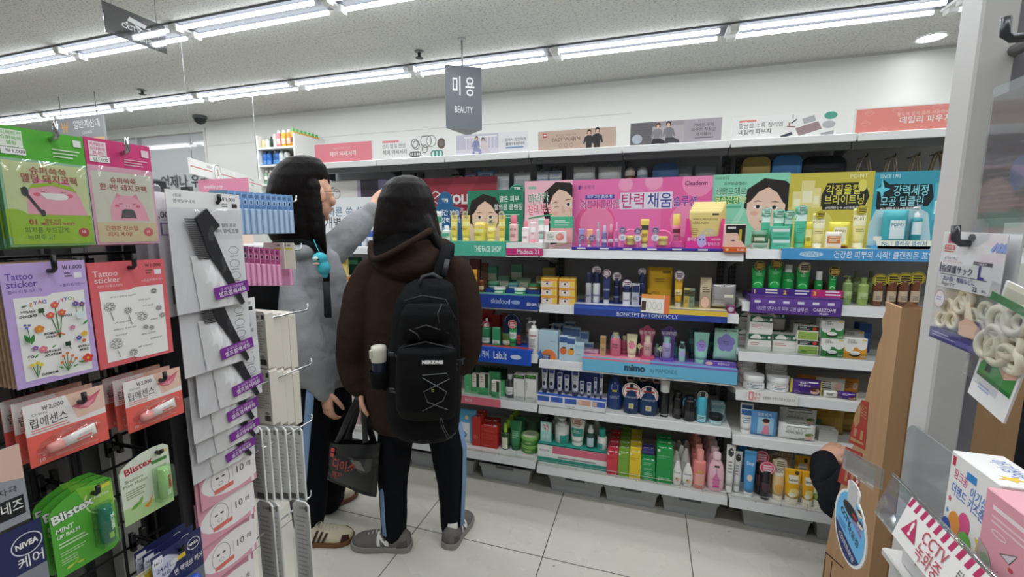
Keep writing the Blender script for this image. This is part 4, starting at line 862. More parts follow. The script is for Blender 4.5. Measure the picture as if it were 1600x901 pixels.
for i,(kind,px,w,t,c,cp,lab,hg,kw)in enumerate((('bottle',919,9,425,'bfc0c6','20264a','silver bottle with navy cap, first on the indigo tray',None,dict(sh=0.66,capw=0.95)),('bottle',931,12,424,'eceef0','232a55','white bottle with navy cap under a round tag',nv,dict(sh=0.64,capw=0.95)),('tube',947,11,428,'33406f','c8cbd6','blue metallic tube under a dark round tag',('6a4a5c',0.015,0.004,'efe6ea'),{}),('bottle',963,10,434,'232a55','1d2347','slim navy bottle with its own round tag',nv,dict(sh=0.7,capw=0.95)),('jar',979,13,446,'e9eaee','232a55','small white jar with navy lid on the indigo tray',nv,{}),('bottle',1002,11,426,'2c3361','232a55','navy bottle in front of the gold pouch',('7a6a76',0.014,0.004,'efe6ea'),dict(sh=0.7,capw=0.95)),('carton',993,12,443,'b9bdc9',None,'small silver carton beside the navy bottle',None,{}))):
 a=(cp,)if kind!='carton' else()
 place('M2',kind,px,w,t,lab,c,*a,p=pr('8f94ad',0.35,0.42,None,'5a6080',1),zo=H2m,yo=0.03+(0.02 if i%2 else 0),hang=hg,**kw)if kind!='carton' else place('M2',kind,px,w,t,lab,c,pr('23305e',0.6,0.9),zo=H2m,yo=0.03,d=0.02)
place('M2','pouch',1030,39,417,'tall gold mask pouch in the middle of the tray','d8ac2c',lambda f:f.r(0.05,0.05,0.95,0.42,M('c2941f')).r(0.6,0.84,0.92,0.9,M('6a4a10')).lines(0.3,0.7,0.8,2,0.06,M('8a6414')).r(0.05,0.25,0.2,0.3,M('4a3510')).t('VITA-C',0.35,0.3,0.06,M('6a4a10'),mw=0.3),zo=H2m,yo=0.07,rough=0.25,metal=0.4)
place('M2','tube',1060,13,432,'shiny gold tube under a round tag','d9a92f','c7c2b4',p=pr('f0d88a',0.3,0.5),zo=H2m,yo=0.04,hang=('efe9ee',0.0165,0.006,'6a3f55'))
for i,(px,c)in enumerate(((1073,'c2aa58'),(1081,'7a8f7a'))):place('M2','carton',px,9,450+i,'small %s carton beside the shiny gold tube'%('gold','grey green')[i],c,pr('4a4a38',0.6,0.9),zo=H2m,yo=0.04,d=0.02)
place('M2','carton',1102,17,434,'kraft coloured eye patch box with a round face print','b9a98c',lambda f:f.p([(0.0,0.75),(1,1),(1,0.6),(0,0.5)],M('cdbf9f')).e(0.5,0.2,0.4,0.18,M('e9c6b4')).ring(0.5,0.2,0.42,0.2,0.0015,M('b0574f')).lines(0.2,0.7,0.9,3,0.07,M('6a5a40')),zo=H2m,yo=0.05,d=0.03)
place('M2','pouch',1131,37,444,'silver zip mask pouch at the end of the tray','bdbcbe',lambda f:f.r(0.05,0.5,0.95,0.55,M('a7a6aa')).r(0.52,0.42,0.9,0.55,M('e9e6d0')).t('Beauty Glow',0.3,0.3,0.08,M('7f6a3a'),mw=0.4,bold=0).e(0.5,0.92,0.04,0.03,M('4a4a4c')),yo=0.05,zo=0.02,rough=0.25,metal=0.5)
place('M2','carton',1143,13,477,'small magenta box with a grey flower below the silver pouch','8f2f6a',lambda f:f.e(0.5,0.5,0.35,0.3,M('c9c4cc')),yo=0.012,d=0.02)
Y=SF-0.02;x0,x1=xat(1001,Y,1.02),xat(1045,Y,1.02);W=x1-x0;za,zb2=zat(487,x0,Y),zat(459,x0,Y)
mb=MB().box(0,W,0,0.002,0,zb2-za,M('f3f0ea'));f=F(mb,(0,0,0),w=W,h=zb2-za);f.r(0,0.78,0.8,1,M('f0a24c')).r(0.82,0,1,1,M('e87a4a')).r(0.02,0.1,0.18,0.62,M('4a342c'))
for k in range(3):f.ring(0.3+k*0.18,0.4,0.07,0.2,0.001,M('6a6a6c'))
tag(mb.build('price_card',None,(x0,Y,za),rot=(-0.12,0.03,0)),'orange edged information card clipped before the gold pouch','card')
# ---- third shelf, middle bay
bl=lambda f:f.e(0.55,0.0,0.42,0.34,M('f08a4a'),20,0,180).r(0.6,0.62,0.9,0.65,M('8fb0c6'))
place('M3','carton',857,31,517,'large pale blue carton with an orange half disc','b9d6e6',bl,yo=0.02,d=0.05,rz=-0.12)
for i,(px,t,c)in enumerate(((880,525,'e8743c'),(892,528,'f0a640'))):
 place('M3','carton',px,13,t,'slim pale blue carton with a blue topped hang tab and %s disc'%('a red orange','an amber')[i],'c3dcea',(lambda c:lambda f:f.r(0.05,0.74,0.95,0.97,M('3f5f9c')).e(0.5,0.4,0.4,0.16,M(c)).r(0.4,0.5,0.8,0.56,M('2a3a3a')))(c),yo=0.015,d=0.028)
place('M3','carton',905,14,536,'plain pale blue carton next to the pink tray end','c0dae8',pr('a9cbe0',0.7,0.85,None,'7f9cb0',1),yo=0.015,d=0.03,n=1)
for i,(px,w,t,y)in enumerate(((886,14,510,0.12),(899,14,512,0.12),(912,14,518,0.13),(871,18,506,0.18),(890,16,503,0.19),(920,14,536,0.12))):
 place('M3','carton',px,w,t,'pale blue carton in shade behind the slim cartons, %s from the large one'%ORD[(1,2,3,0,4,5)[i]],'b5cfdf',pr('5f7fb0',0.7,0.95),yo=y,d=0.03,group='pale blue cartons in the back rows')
mb=MB().prism([(0.014*math.cos(a*PI/8),0.016+0.014*math.sin(a*PI/8))for a in range(-9,1)]+[(0,0.045)]+[],0,0.003,M('3f6fb8')).box(0.012,0.05,0,0.003,0,0.022,M('27408a'));F(mb,(0.012,0,0),w=0.038,h=0.022).lines(0.1,0.8,0.9,3,0.25,M('dfe6f4'))
tag(mb.build('callout_sign',None,(xat(844,SF+0.008,0.74),SF+0.008,shz('M3')+0.0006)),'small navy callout sign with a water drop at the shelf corner','callout')
H3m=tray('M3',910,1152,557,578,'pink and violet tray with a pale blue banner','e87a98','6fc0e4','f2a0b4',fn=lambda f:f.t('mimo',0.36,0.3,0.46,M('274a63'),mw=0.14,bold=0.08).t('by MAMONDE',0.55,0.32,0.3,M('3f6f8c'),mw=0.17,bold=0).r(0,0.86,0.46,1,M('ea86a0')).r(0.46,0.86,1,1,M('8a6fc4')),sfn=lambda f:f.r(0.46,0,1,1,M('7d62bd')).r(0.46,0,1,0.3,M('9a84d0')),dep=0.16)
nb=M('4f6aa6')
place('M3','carton',942,9,525,'thin gold carton at the pink end of the tray','c9a878',pr('b08a5a',0.6,0.9),zo=H3m,yo=0.03,d=0.015)
place('M3','carton',924,22,549,'low lilac box on the pink end of the tray','d9a9c4',pr('8f7fb4',0.1,0.3),zo=H3m,yo=0.05,d=0.05)
place('M3','bottle',961,17,521,'coral pink bottle with cream cap and blue neck tag','dd7f92','ecdfb4',p=pr(None,txt='Rosy|Tone',tc='5a2f3a',n=0,th=0.1),zo=H3m,yo=0.035,sh=0.78,capw=0.55,hang=('5f86b8',0.016,-0.022,'eef2f8'))
place('M3','bottle',975,12,526,'coral pink bottle half hidden in the second row','d0788c','cdbf94',p=pr(None,n=2),zo=H3m,yo=0.09,sh=0.78)
place('M3','tube',987,17,523,'cream tube with a pink blossom print','eee2bc','e9e0c8',p=lambda f:[f.e(0.5+0.16*math.cos(a*1.257),0.45+0.1*math.sin(a*1.257),0.16,0.1,M('e58aa0'))for a in range(5)]and f.t('Rosy',0.5,0.6,0.07,M('5a2f3a'),mw=0.5),zo=H3m,yo=0.03)
def flower_card(px,t,c1,c2,txt,lab):
 Y=SF+0.075;x=xat(px,Y,0.8);R=(xat(px+14,Y,0.8)-x)*0.5;h=zat(t,x,Y)-shz('M3')-H3m;mb=MB()
 for a in range(5):mb.prism([(R*1.05*math.cos(PI/2+a*1.257)+R*0.85*math.cos(b*PI/8),h-1.9*R+R*1.05*math.sin(PI/2+a*1.257)+R*0.85*math.sin(b*PI/8))for b in range(16)],0.001*a*0.1,0.003+0.0001*a,M(c1))
 mb.prism([(R*math.cos(b*PI/8),h-1.9*R+R*math.sin(b*PI/8))for b in range(16)],-0.0004,0.003,M(c1)).box(-R*1.3,R*1.3,0,0.003,0,h-2*R,M(c2));f=F(mb,(-R*2,-0.0005,h-3.8*R),w=4*R,h=4*R);f.t(txt,0.5,0.42,0.17,M('f7f2f6'),mw=0.85)
 tag(mb.build('flower_card',None,(x,Y,shz('M3')+H3m+0.0006)),lab,'display card','flower shaped cards on the tray')
flower_card(1010,508,'cf5f86','d9688e','물광케어','deep pink flower shaped card behind the cream capped bottle')
flower_card(1044,509,'6f4f9c','7b5fb0','모공쫀쫀','violet flower shaped card behind the grey lilac bottle')
for px,t,c,lab in((999,541,'e6d9a8','little cream flower cut out beside the deep pink flower card'),(1032,545,'cbd9b4','little pale green flower cut out beside the violet flower card')):
 Y=SF+0.06;x=xat(px,Y,0.8);R=0.008;mb=MB();z=zat(t,x,Y)-shz('M3')-H3m
 for a in range(4):mb.prism([(R*math.cos(a*PI/2)+R*0.8*math.cos(b*PI/6),z+R*math.sin(a*PI/2)+R*0.8*math.sin(b*PI/6))for b in range(12)],0.0001*a,0.003,M(c))
 mb.box(-0.001,0.001,0.001,0.003,0,z,M('d9d9d9'));tag(mb.build('flower_cutout',None,(x,Y,shz('M3')+H3m+0.0006)),lab,'display card')
place('M3','bottle',1012,13,525,'pale rose bottle with cream cap before the deep pink flower','e3b7b4','e9dfc4',p=pr(None,txt='Rosy|Glow',tc='5a2f3a',n=0,th=0.1),zo=H3m+0.012,yo=0.035,sh=0.68,capw=0.8)
place('M3','bottle',1042,14,527,'grey lilac bottle with mint cap before the violet flower','b7add6','9fd0c6',p=pr(None,txt='Penny|Tone',tc='3f3a6a',n=0,th=0.1),zo=H3m+0.012,yo=0.035,sh=0.72,capw=0.8)
for px,c,lab in((1012,'d4567f','deep pink plinth under the pale rose bottle'),(1042,'6a50aa','violet plinth under the grey lilac bottle')):
 Y=SF+0.03;xa,xb=xat(px-10,Y,0.75),xat(px+10,Y,0.75);tag(MB().box(0,xb-xa,0,0.042,0,0.0118,c,0.001).build('plinth',None,(xa,Y,shz('M3')+H3m+0.0003)),lab,'plinth')
place('M3','bottle',1027,9,538,'small mint capped bottle between the two flower cards','c5cfd9','8fd0c0',p=pr(None,n=2),zo=H3m,yo=0.1)
place('M3','bottle',1055,9,536,'small teal bottle behind the violet plinth','4f9c94','3f7f7a',p=pr(None,n=2,tc='dff0ec'),zo=H3m,yo=0.1)
place('M3','bottle',1066,11,535,'slim pale mint tube bottle with a dark label','a9dccb','8fcab8',p=lambda f:f.r(0.15,0.7,0.85,0.95,M('2a2f3a')).r(0.15,0.3,0.85,0.6,M('c3b6e0')),zo=H3m,yo=0.03,sh=0.98,capw=0.7,shape='round')
place('M3','tube',1096,24,521,'large pale mint tube with a lilac blossom','9fd9c6','8ecdb9',p=lambda f:[f.e(0.5+0.18*math.cos(a*1.257+0.3),0.5+0.12*math.sin(a*1.257+0.3),0.17,0.11,M('9f8fd6'))for a in range(5)]and f.t('Penny',0.5,0.52,0.05,M('33306a'),mw=0.5).t('Tone',0.5,0.45,0.05,M('33306a'),mw=0.5),zo=H3m,yo=0.03)
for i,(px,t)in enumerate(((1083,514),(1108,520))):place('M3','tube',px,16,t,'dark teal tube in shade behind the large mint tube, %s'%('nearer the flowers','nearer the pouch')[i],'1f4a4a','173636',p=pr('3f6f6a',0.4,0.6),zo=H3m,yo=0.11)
place('M3','pouch',1134,37,514,'mint mask pouch with a big lilac flower at the tray end','a8d8c8',lambda f:[f.e(0.5+0.2*math.cos(a*1.257+0.3),0.56+0.15*math.sin(a*1.257+0.3),0.19,0.14,M('8f86cc'))for a in range(5)]and f.t('Penny',0.5,0.58,0.045,M('2c2c6a'),mw=0.4).t('Tone',0.5,0.51,0.045,M('2c2c6a'),mw=0.4).r(0.4,0.93,0.5,0.96,M('4a5a55')).r(0.7,0.93,0.92,0.96,M('4a5a55')),zo=H3m+0.02,yo=0.05)
place('M3','carton',1127,50,564,'violet card strip with a hand photo below the mint pouch','7355b4',lambda f:f.e(0.14,0.5,0.12,0.4,M('e8c0ae')).t('쫀쫀마스크',0.6,0.3,0.4,WHT,mw=0.5),zo=H3m,yo=0.02,d=0.02,h=0.02,name='card_strip',cat='display card')
# ---- fourth shelf, bay behind the brown hoodie
gc=lambda f:f.r(0.1,0.4,0.9,0.95,M('f0ede4')).lines(0.2,0.85,0.7,3,0.1,M('c98a80'))
for i,(px,w,t,y,c,lab)in enumerate(((731,11,586,0.03,'59b57a','bright green carton closest to the backpack'),(743,11,584,0.03,'e9e6dc','white fronted green carton, second from the backpack'),(756,14,584,0.03,'ece9df','white and dark green carton, third from the backpack'),(772,17,582,0.05,'56b678','wide bright green carton behind the short white one'),(774,12,595,0.015,'eae6dc','short white fronted carton on a green base'),(784,9,595,0.04,'4fae72','narrow green carton before the clear bottle'))):
 place('L4','carton',px,w,t,lab,c,(lambda i:lambda f:(f.r(0,0,1,0.35,M('4fae72')).r(0.62,0.35,1,1,M('2a4a3a')).lines(0.1,0.85,0.5,3,0.1,M('c98a80')))if i in(1,2,4)else f.lines(0.2,0.4,0.8,4,0.07,M('8fd2a6')))(i),yo=y,d=0.025)
place('L4','bottle',795,14,587,'clear water bottle with a white cap beside the tall white cartons','dbe3e4','f2f3f2',p=pr('f0f2f0',0.2,0.6),yo=0.03,sh=0.82,capw=0.5,body=clear('dfe9ea',0.15,'pet'))
for i,px in enumerate((811,829)):
 place('L4','carton',px,17,585,'tall white carton with a leafy green top, %s the clear bottle'%('next to','farther from')[i],'ecebe6',lambda f:f.r(0.02,0.84,0.98,0.98,M('2f5a34')).e(0.3,0.92,0.14,0.05,M('5f9a4a')).e(0.7,0.9,0.14,0.05,M('4a8a40')).e(0.5,0.95,0.1,0.03,M('7fb46a')).lines(0.12,0.7,0.24,6,0.05,M('9a9a98')).r(0.2,0.12,0.7,0.14,M('9a9a98')),yo=0.02,d=0.045)
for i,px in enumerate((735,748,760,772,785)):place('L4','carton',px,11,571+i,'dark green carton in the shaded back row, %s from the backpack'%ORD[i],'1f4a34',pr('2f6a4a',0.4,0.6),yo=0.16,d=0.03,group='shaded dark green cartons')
z=shz('L4');x0,x1=xat(716,SF-0.015,z),xat(782,SF-0.015,z);mb=MB().box(0,x1-x0,-0.0015,0,-0.04,0.004,M('e8788a',0.3));F(mb,(0,-0.0015,-0.04),w=x1-x0,h=0.044).t('ROI',0.25,0.3,0.4,M('f4d3d8'),mw=0.2);tag(mb.build('price_strip',None,(x0,SF-0.0135,z)),'salmon pink strip on the shelf edge beside the backpack','strip')
# ---- bottom shelf, same bay
place('L5','pouch',728,30,640,'sky blue and white pack with a blue swirl beside the trousers','5fb4e0',lambda f:f.r(0.0,0.0,0.7,0.62,M('eef3f6')).e(0.35,0.26,0.2,0.1,M('4f8fc9')).e(0.35,0.28,0.12,0.05,M('a9cfe9')).e(0.55,0.78,0.1,0.06,M('e9e29a')),yo=0.03,d=0.03)
rc=pr(None,n=3,tc='d9746a')
place('L5','carton',744,13,652,'tall deep red carton with a row behind it, %s from the front','c4342c',rc,yo=0.02,d=0.035,n=3,dy=0.038,group='tall red cartons')
k=0
for z_ in(0.0,0.042,0.084):
 for j in range(2):
  place('L5','carton',764,26,0,'red carton lying in the pile beside the green bottles, %s layer, %s'%(('bottom','middle','top')[int(z_/0.042)],('front','behind')[j]),'bf3129',pr(None,n=2,tc='d9746a'),h=0.0405,zo=z_,yo=0.02+j*0.062,d=0.058,group='pile of red cartons')
place('L5','bottle',788,13,664,'green bottle with a lime cap beside the red cartons, %s of its row','2f4f2a','a9d84a',p=lambda f:f.r(0.15,0.05,0.85,0.75,M('e3ead2')),yo=0.03,n=5,dy=0.055,sh=0.66,capw=0.45,group='row of lime capped bottles')
for i in range(2):place('L5','tube',804+6*i,18,660-6*i,('translucent green aloe tube between bottles and jars','green aloe tube behind the first, in shade')[i],'3f8a5a','2f6a44',p=lambda f:f.lines(0.2,0.6,0.8,4,0.08,M('8fc9a2')),yo=0.035+0.09*i)
for i,zo_ in enumerate((0,0.0455)):place('L5','jar',825,29,0,'broad green aloe jar with pale lid, %s of the stacked two'%('lower','upper')[i],'5fa046','7fb95e',p=lambda f:f.r(0.1,0.2,0.9,0.8,M('4f8f3a')).t('ALOE',0.5,0.4,0.3,M('cfe3b4'),mw=0.5),h=0.045,zo=zo_,yo=0.02,lf=0.35,top='dfe9c4')
place('L5','jar',829,26,661,'dark green jar in shade behind the aloe jars','2f4f34','3a5a40',yo=0.12,top='6a8a6a')
# ---- fourth shelf, middle bay
H4=tray('M4',838,946,616,640,'white tray with blue labels holding slim white tubes','e6e9ef','e9ebf0','3b62c0',fn=lambda f:[f.r(0.02+k*0.2,0.45,0.19+k*0.2,0.95,M('3b62c0' if k not in(3,)else 'd9a890'))for k in range(5)]and f.e(0.63,0.7,0.04,0.2,M('e9c9b4')).r(0.81,0.5,0.88,0.9,M('d9b49a')).t('tone up',0.5,0.12,0.2,M('8f95a6'),mw=0.2,bold=0),front=-0.004,dep=0.12)
for i,(px,w,t)in enumerate(((850,9,575),(861,10,577),(874,8,582),(885,8,586),(898,12,580),(909,7,596),(920,7,598),(930,5,590),(939,5,584))):
 place('M4','tube',px,w,t,'slim white tube with navy top, %s on the blue labelled tray'%ORD[i],'d9dbe2','3a3f55',p=lambda f:f.r(0.15,0.78,0.85,0.95,M('3b4f9a')).e(0.5,0.28,0.22,0.1,M('2a2f3f')).lines(0.25,0.66,0.75,2,0.08,M('7a80a0')),zo=H4,yo=0.03+0.01*(i%2),group='slim white tubes on the blue labelled tray')
x=xat(896,SF+0.1,0.55);mb=MB().box(-0.13,0.13,0,0.003,0,0.12,M('2f4a8f'));F(mb,(-0.13,0,0),w=0.26,h=0.12).t('눈썹 · 제모 전용',0.4,0.86,0.09,M('dfe6f4'),mw=0.6);tag(mb.build('display_card',None,(x,SF+0.105,shz('M4')+H4+0.0006)),'navy backing card behind the slim white tubes','display card')
nb_=lambda f:f.ring(0.5,0.72,0.22,0.14,0.002,M('c9d2ea'),6,30,390).r(0.36,0.58,0.64,0.64,M('e3d040')).t('GIANT',0.5,0.36,0.1,M('b9c6e6'),mw=0.6,bold=0)
place('M4','bottle',960,25,588,'large navy body wash bottle with a printed hexagon','1f3f7c','1c3568',p=nb_,yo=0.05,sh=0.93,flat=0.6,shape='round',capw=0.6)
for i,(px,w,t)in enumerate(((986,25,600),(1013,30,606))):
 place('M4','bottle',px,w,t,'navy body wash bottle with a red and white tag, %s'%('beside the hexagon bottle','beside the black and white bottle')[i],'1d3760','14233f',p=lambda f:f.r(0.36,0.22,0.66,0.42,M('cfd6dc')).e(0.5,0.32,0.1,0.07,M('c8b43c')).t('CHAMBERER',0.5,0.62,0.07,M('aebbd6'),mw=0.7,bold=0),yo=0.02,sh=0.86,flat=0.55,shape='round',capw=0.4,hang=('f0ece8',0.034,-0.04,'b9393c'))
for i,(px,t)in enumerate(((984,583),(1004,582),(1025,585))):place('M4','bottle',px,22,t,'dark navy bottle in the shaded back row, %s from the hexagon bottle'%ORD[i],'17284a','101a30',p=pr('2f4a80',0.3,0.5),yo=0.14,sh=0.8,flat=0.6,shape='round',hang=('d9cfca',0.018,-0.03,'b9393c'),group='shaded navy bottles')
place('M4','bottle',1038,15,595,'tall black bottle with white cap and white base','1c1d20','e9eae8',p=lambda f:f.r(0,0,1,0.12,M('e9eae8')),yo=0.03,sh=0.68,capw=1.0)
place('M4','bottle',1059,16,614,'all black bottle between the white capped and the disc tagged ones','17171a','101012',p=pr('3a3a3e',0.2,0.5),yo=0.03,sh=0.8,capw=0.8)
place('M4','bottle',1078,20,622,'black bottle with a blue edged round tag','151619','101114',p=pr('3a3a3e',0.1,0.5),yo=0.015,sh=0.9,capw=0.8,hang=('3f9fd6',0.024,-0.03,'16161a'))
place('M4','bottle',1097,16,613,'bright aqua bottle with a black tag','4fbcd8','2a2c30',p=pr('a9e3ef',0.05,0.3),yo=0.02,sh=0.84,capw=0.7,hang=('26272b',0.018,-0.018,'d9d9d9'))
for i in range(2):place('M4','carton',1123,21,0,'small grey teal box stacked by the shelf end, %s of two'%('lower','upper')[i],'86a6ac',pr('5f8088',0.5,0.9),h=0.042,zo=0.0425*i+0.0,yo=0.06,d=0.05)
place('M4','jar',1120,22,650,'low pale blue jar with a black lid at the shelf end','a9d3df','17181b',p=pr('dfeff4',0.2,0.7),yo=0.008,lf=0.5,h=0.045)
# ---- bottom shelf, middle bay
H5=tray('M5',840,948,692,722,'teal stepped tray with a pink and white banner','2f9c8c','eef1ef','2f9c8c',fn=lambda f:f.r(0.22,0.55,1,0.95,M('dd6f86')).lines(0.3,0.4,0.9,1,0.2,M('9a9a9c')).t('Atobarrier',0.1,0.6,0.16,M('8a9a94'),mw=0.16,bold=0).r(0,0,1,0.28,M('2a9585')),front=0.004,dep=0.14)
place('M5','carton',853,17,659,'upright mint card with red print at the tray corner','a9dcd6',lambda f:f.r(0.08,0.55,0.92,0.92,M('e3f0ee')).t('주름',0.5,0.74,0.12,M('c4414a'),mw=0.7).t('개선',0.5,0.58,0.12,M('c4414a'),mw=0.7).t('수분',0.5,0.2,0.16,M('f0faf8'),mw=0.6),zo=H5,yo=0.03,d=0.004,name='display_card',cat='display card')
place('M5','bottle',876,22,656,'white pump bottle with a teal label on the teal tray','ecefed','e3e6e4',p=lambda f:f.r(0.45,0.05,0.98,0.5,M('2f9c8c')),zo=H5,yo=0.03,style='pump',sh=0.72,capw=0.7)
place('M5','tube',901,23,658,'white tube with a teal band and a face tag','eceee9','e9ece8',p=lambda f:f.r(0.1,0.25,0.9,0.6,M('3fa896')).lines(0.25,0.5,0.75,2,0.07,M('d9efe9')),zo=H5,yo=0.03,hang=('e9d9cc',0.022,-0.01,'a8606a'))
place('M5','bottle',922,13,666,'clear spray bottle with a white head and pale label','2f5f55','eef0ee',p=lambda f:f.r(0.1,0.1,0.9,0.7,M('b9d3da')),zo=H5,yo=0.03,style='spray',sh=0.66,capw=0.7,body=M('2c564e',0.12))
place('M5','bottle',940,15,672,'white bottle with a tall teal cap and teal label','eceeec','2a9d8b',p=lambda f:f.r(0.1,0.1,0.6,0.5,M('35a695')),zo=H5,yo=0.03,sh=0.62,capw=0.72)
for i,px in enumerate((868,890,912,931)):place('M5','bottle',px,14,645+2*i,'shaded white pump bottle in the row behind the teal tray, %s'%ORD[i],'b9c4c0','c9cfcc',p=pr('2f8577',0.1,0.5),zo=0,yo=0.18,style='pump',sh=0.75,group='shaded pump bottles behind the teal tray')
def dropc(c,dk):return lambda f:f.t('DROP',0.5,0.1,0.09,M(dk),mw=0.7).r(0.1,0.78,0.8,0.795,M(dk)).r(0.1,0.72,0.6,0.73,M(dk)).r(0.05,0.9,0.2,0.97,M('eceae2'))
for i,(px,w,t,c,dk,nm,nn)in enumerate(((956.5,17,707,'d63a4c','a02634','red',5),(974,17,708,'7fae3c','5a822a','leaf green',6),(992,18,707,'f0cf2f','a88f1c','yellow',5),(1037.5,25,701,'1f9a4a','8fd0a4','emerald green',3))):
 place('M5','carton',px,w,t,nm+' drop carton standing in its own column, %s from the front',c,dropc(c,dk),yo=-0.018,d=0.05,n=nn,dy=0.053,group=nm+' drop cartons')
for z_ in range(2):place('M5','carton',1013,22,0,'short green soap carton beside the tall emerald one, %s layer, %%s'%('lower','upper')[z_],'21994f',lambda f:f.t('DROP',0.5,0.1,0.18,M('9fd8b0'),mw=0.6).lines(0.2,0.8,0.8,2,0.15,M('9fd8b0')),h=0.052,zo=z_*0.0528,yo=-0.018,d=0.05,n=3,dy=0.053,group='short green soap cartons')
place('M5','carton',1013,20,0,'small violet carton on top of the short green cartons','4a3f8a',pr('6a5fae',0.3,0.6),h=0.03,zo=0.106,yo=0.04,d=0.05)
wl=lambda f:f.t('Dove',0.5,0.56,0.09,M('3f5f8a'),mw=0.6,bold=0).e(0.55,0.3,0.22,0.09,M('e9b9a4')).e(0.45,0.34,0.1,0.05,M('8fae6a'))
for i,(px,t,w)in enumerate(((1058,722,16),(1075,726,17))):place('M5','bottle',px,w,t,'white body lotion bottle, front row, %s the emerald cartons'%('next to','second from')[i],'f0eeea','f0eeea',p=wl,yo=-0.016,sh=0.93,shape='egg',capw=0.36,style='dome',flat=0.7)
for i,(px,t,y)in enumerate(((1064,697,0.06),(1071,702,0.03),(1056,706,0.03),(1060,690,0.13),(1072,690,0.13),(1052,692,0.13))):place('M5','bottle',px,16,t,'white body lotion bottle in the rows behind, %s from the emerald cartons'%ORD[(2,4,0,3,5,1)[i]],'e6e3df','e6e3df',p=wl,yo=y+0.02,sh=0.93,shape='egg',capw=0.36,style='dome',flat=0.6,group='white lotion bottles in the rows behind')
place('M5','bottle',1093,20,706,'translucent coral shower bottle with coral cap, %s of its row','ee8f86','f0a097',p=lambda f:f.r(0.15,0.15,0.85,0.55,M('f2b3a4')).e(0.5,0.62,0.2,0.06,M('d9b060')),yo=-0.014,sh=0.74,capw=0.55,n=5,dy=0.062,flat=0.75,group='row of coral bottles')
place('M5','bottle',1119,26,711,'pink baby lotion bottle with a magenta drop label, %s of its row','f1c3d3','f4d3de',p=lambda f:f.p([(0.5,0.74),(0.3,0.42),(0.28,0.25),(0.5,0.12),(0.72,0.25),(0.7,0.42)],M('dd7fae')).r(0.3,0.14,0.7,0.2,M('e3489a')).t("Johnson's",0.5,0.36,0.06,M('b8327f'),mw=0.6,bold=0).r(0.36,0.76,0.66,0.82,M('3a342a')),yo=-0.014,sh=0.86,capw=0.5,shape='round',n=5,dy=0.062,flat=0.62,group='row of pink lotion bottles')
# ---- right bay, second shelf
HR2=tray('R2',1172,1316,462,488,'violet banner tray of green tubes','4a2f78','5a3a8c','6a4a9c',fn=lambda f:f.t('나오픈 연구소의 피부 고민 솔루션',0.36,0.2,0.2,M('d9c9ec'),mw=0.56).t('CAREZONE',0.82,0.24,0.2,M('e3d9f0'),mw=0.24).t('PLUS+',0.82,0.06,0.12,M('e3d9f0'),mw=0.1).r(0.02,0.52,0.98,0.9,M('6b4aa2'))and[f.r(0.05+0.16*k,0.62,0.12+0.16*k,0.76,M('e9e3f2'))for k in range(6)],dep=0.16)
gp_=lambda f:f.ring(0.45,0.2,0.26,0.12,0.004,M('8fe3a6'),14,0,180).lines(0.3,0.7,0.8,2,0.06,M('a9ecb8'))
bt=('1d1b18',0.017,0.002,'e0c04a')
for i,(px,w,t)in enumerate(((1186,22,416),(1212,23,413),(1256,22,418),(1302,13,424))):place('R2','tube',px,w,t,'vivid green tube with a black and gold tag, %s on the violet tray'%ORD[(0,1,3,5)[i]],'1fa64c','178a3c',p=gp_,zo=HR2,yo=0.04,hang=bt if i!=2 else('efe6c4',0.018,0.0,'3a342a'))
place('R2','bottle',1233,19,414,'vivid green bottle with a white cap, third on the violet tray','1f9a48','dfe3e0',p=gp_,zo=HR2,yo=0.04,sh=0.76,capw=0.62)
place('R2','bottle',1281,13,424,'small green bottle with white cap before a round card, fifth on the violet tray','1d8a44','e6e6e4',p=gp_,zo=HR2+0.01,yo=0.04,sh=0.62,capw=0.75)
z=shz('R2')+HR2;Y=SF+0.03;x0,xm,x1=xat(1174,Y,z),xat(1267,Y,z),xat(1316,Y,z)
mb=MB().box(0,xm-x0,0,0.003,0,0.03,M('4a2f86')).box(xm-x0,x1-x0,-0.0004,0.003,0,0.03,M('c42f78'));f=F(mb,(0,-0.0004,0),w=x1-x0,h=0.03)
for u,s in((0.03,'1'),(0.36,'2'),(0.69,'3')):f.t(s,u,0.2,0.55,M('f2c53c'),'l',bold=0.05)
for u in(0.16,0.49,0.82):f.lines(u,0.85,u+0.16,2,0.4,M('f0e9f4'),0.5,0.2)
tag(mb.build('step_card',None,(x0,Y,z+0.0006)),'violet and magenta step card numbered one to three','display card')
x=xat(1281,SF+0.07,1.1);R=0.036;mb=MB().prism([(R*math.cos(a*PI/14),R+R*math.sin(a*PI/14))for a in range(28)],0,0.003,M('2a1a20'));F(mb,(-R,0,0),w=2*R,h=2*R).ring(0.5,0.5,0.46,0.46,0.0012,M('c9a85a'),28).ring(0.5,0.5,0.38,0.38,0.0008,M('c9a85a'),28);tag(mb.build('round_card',None,(x,SF+0.09,z+0.0006)),'round dark card ringed in gold behind the small green bottle','display card')
for i,(px,w,t,c,st)in enumerate(((1326,15,431,'8aa66a','pump'),(1351,17,434,'9cb868','cap'))):place('R2','bottle',px,w,t,'pale olive bottle with %s'%('a pump, beside the violet tray','a tall straight cap, beside the clear bottles')[i],c,'93ab62',p=pr('b9cf92',0.3,0.6,None,'5f7f3f'),yo=0.03,style=st,sh=0.78,capw=0.6,rough=0.15)
for i,px in enumerate((1339,1362)):place('R2','bottle',px,15,424,'shaded olive bottle in the back row, %s'%('by the violet tray','by the cardboard')[i],'a0b67a','8aa06a',p=pr('b9cf92',0.3,0.6),yo=0.12,sh=0.8)
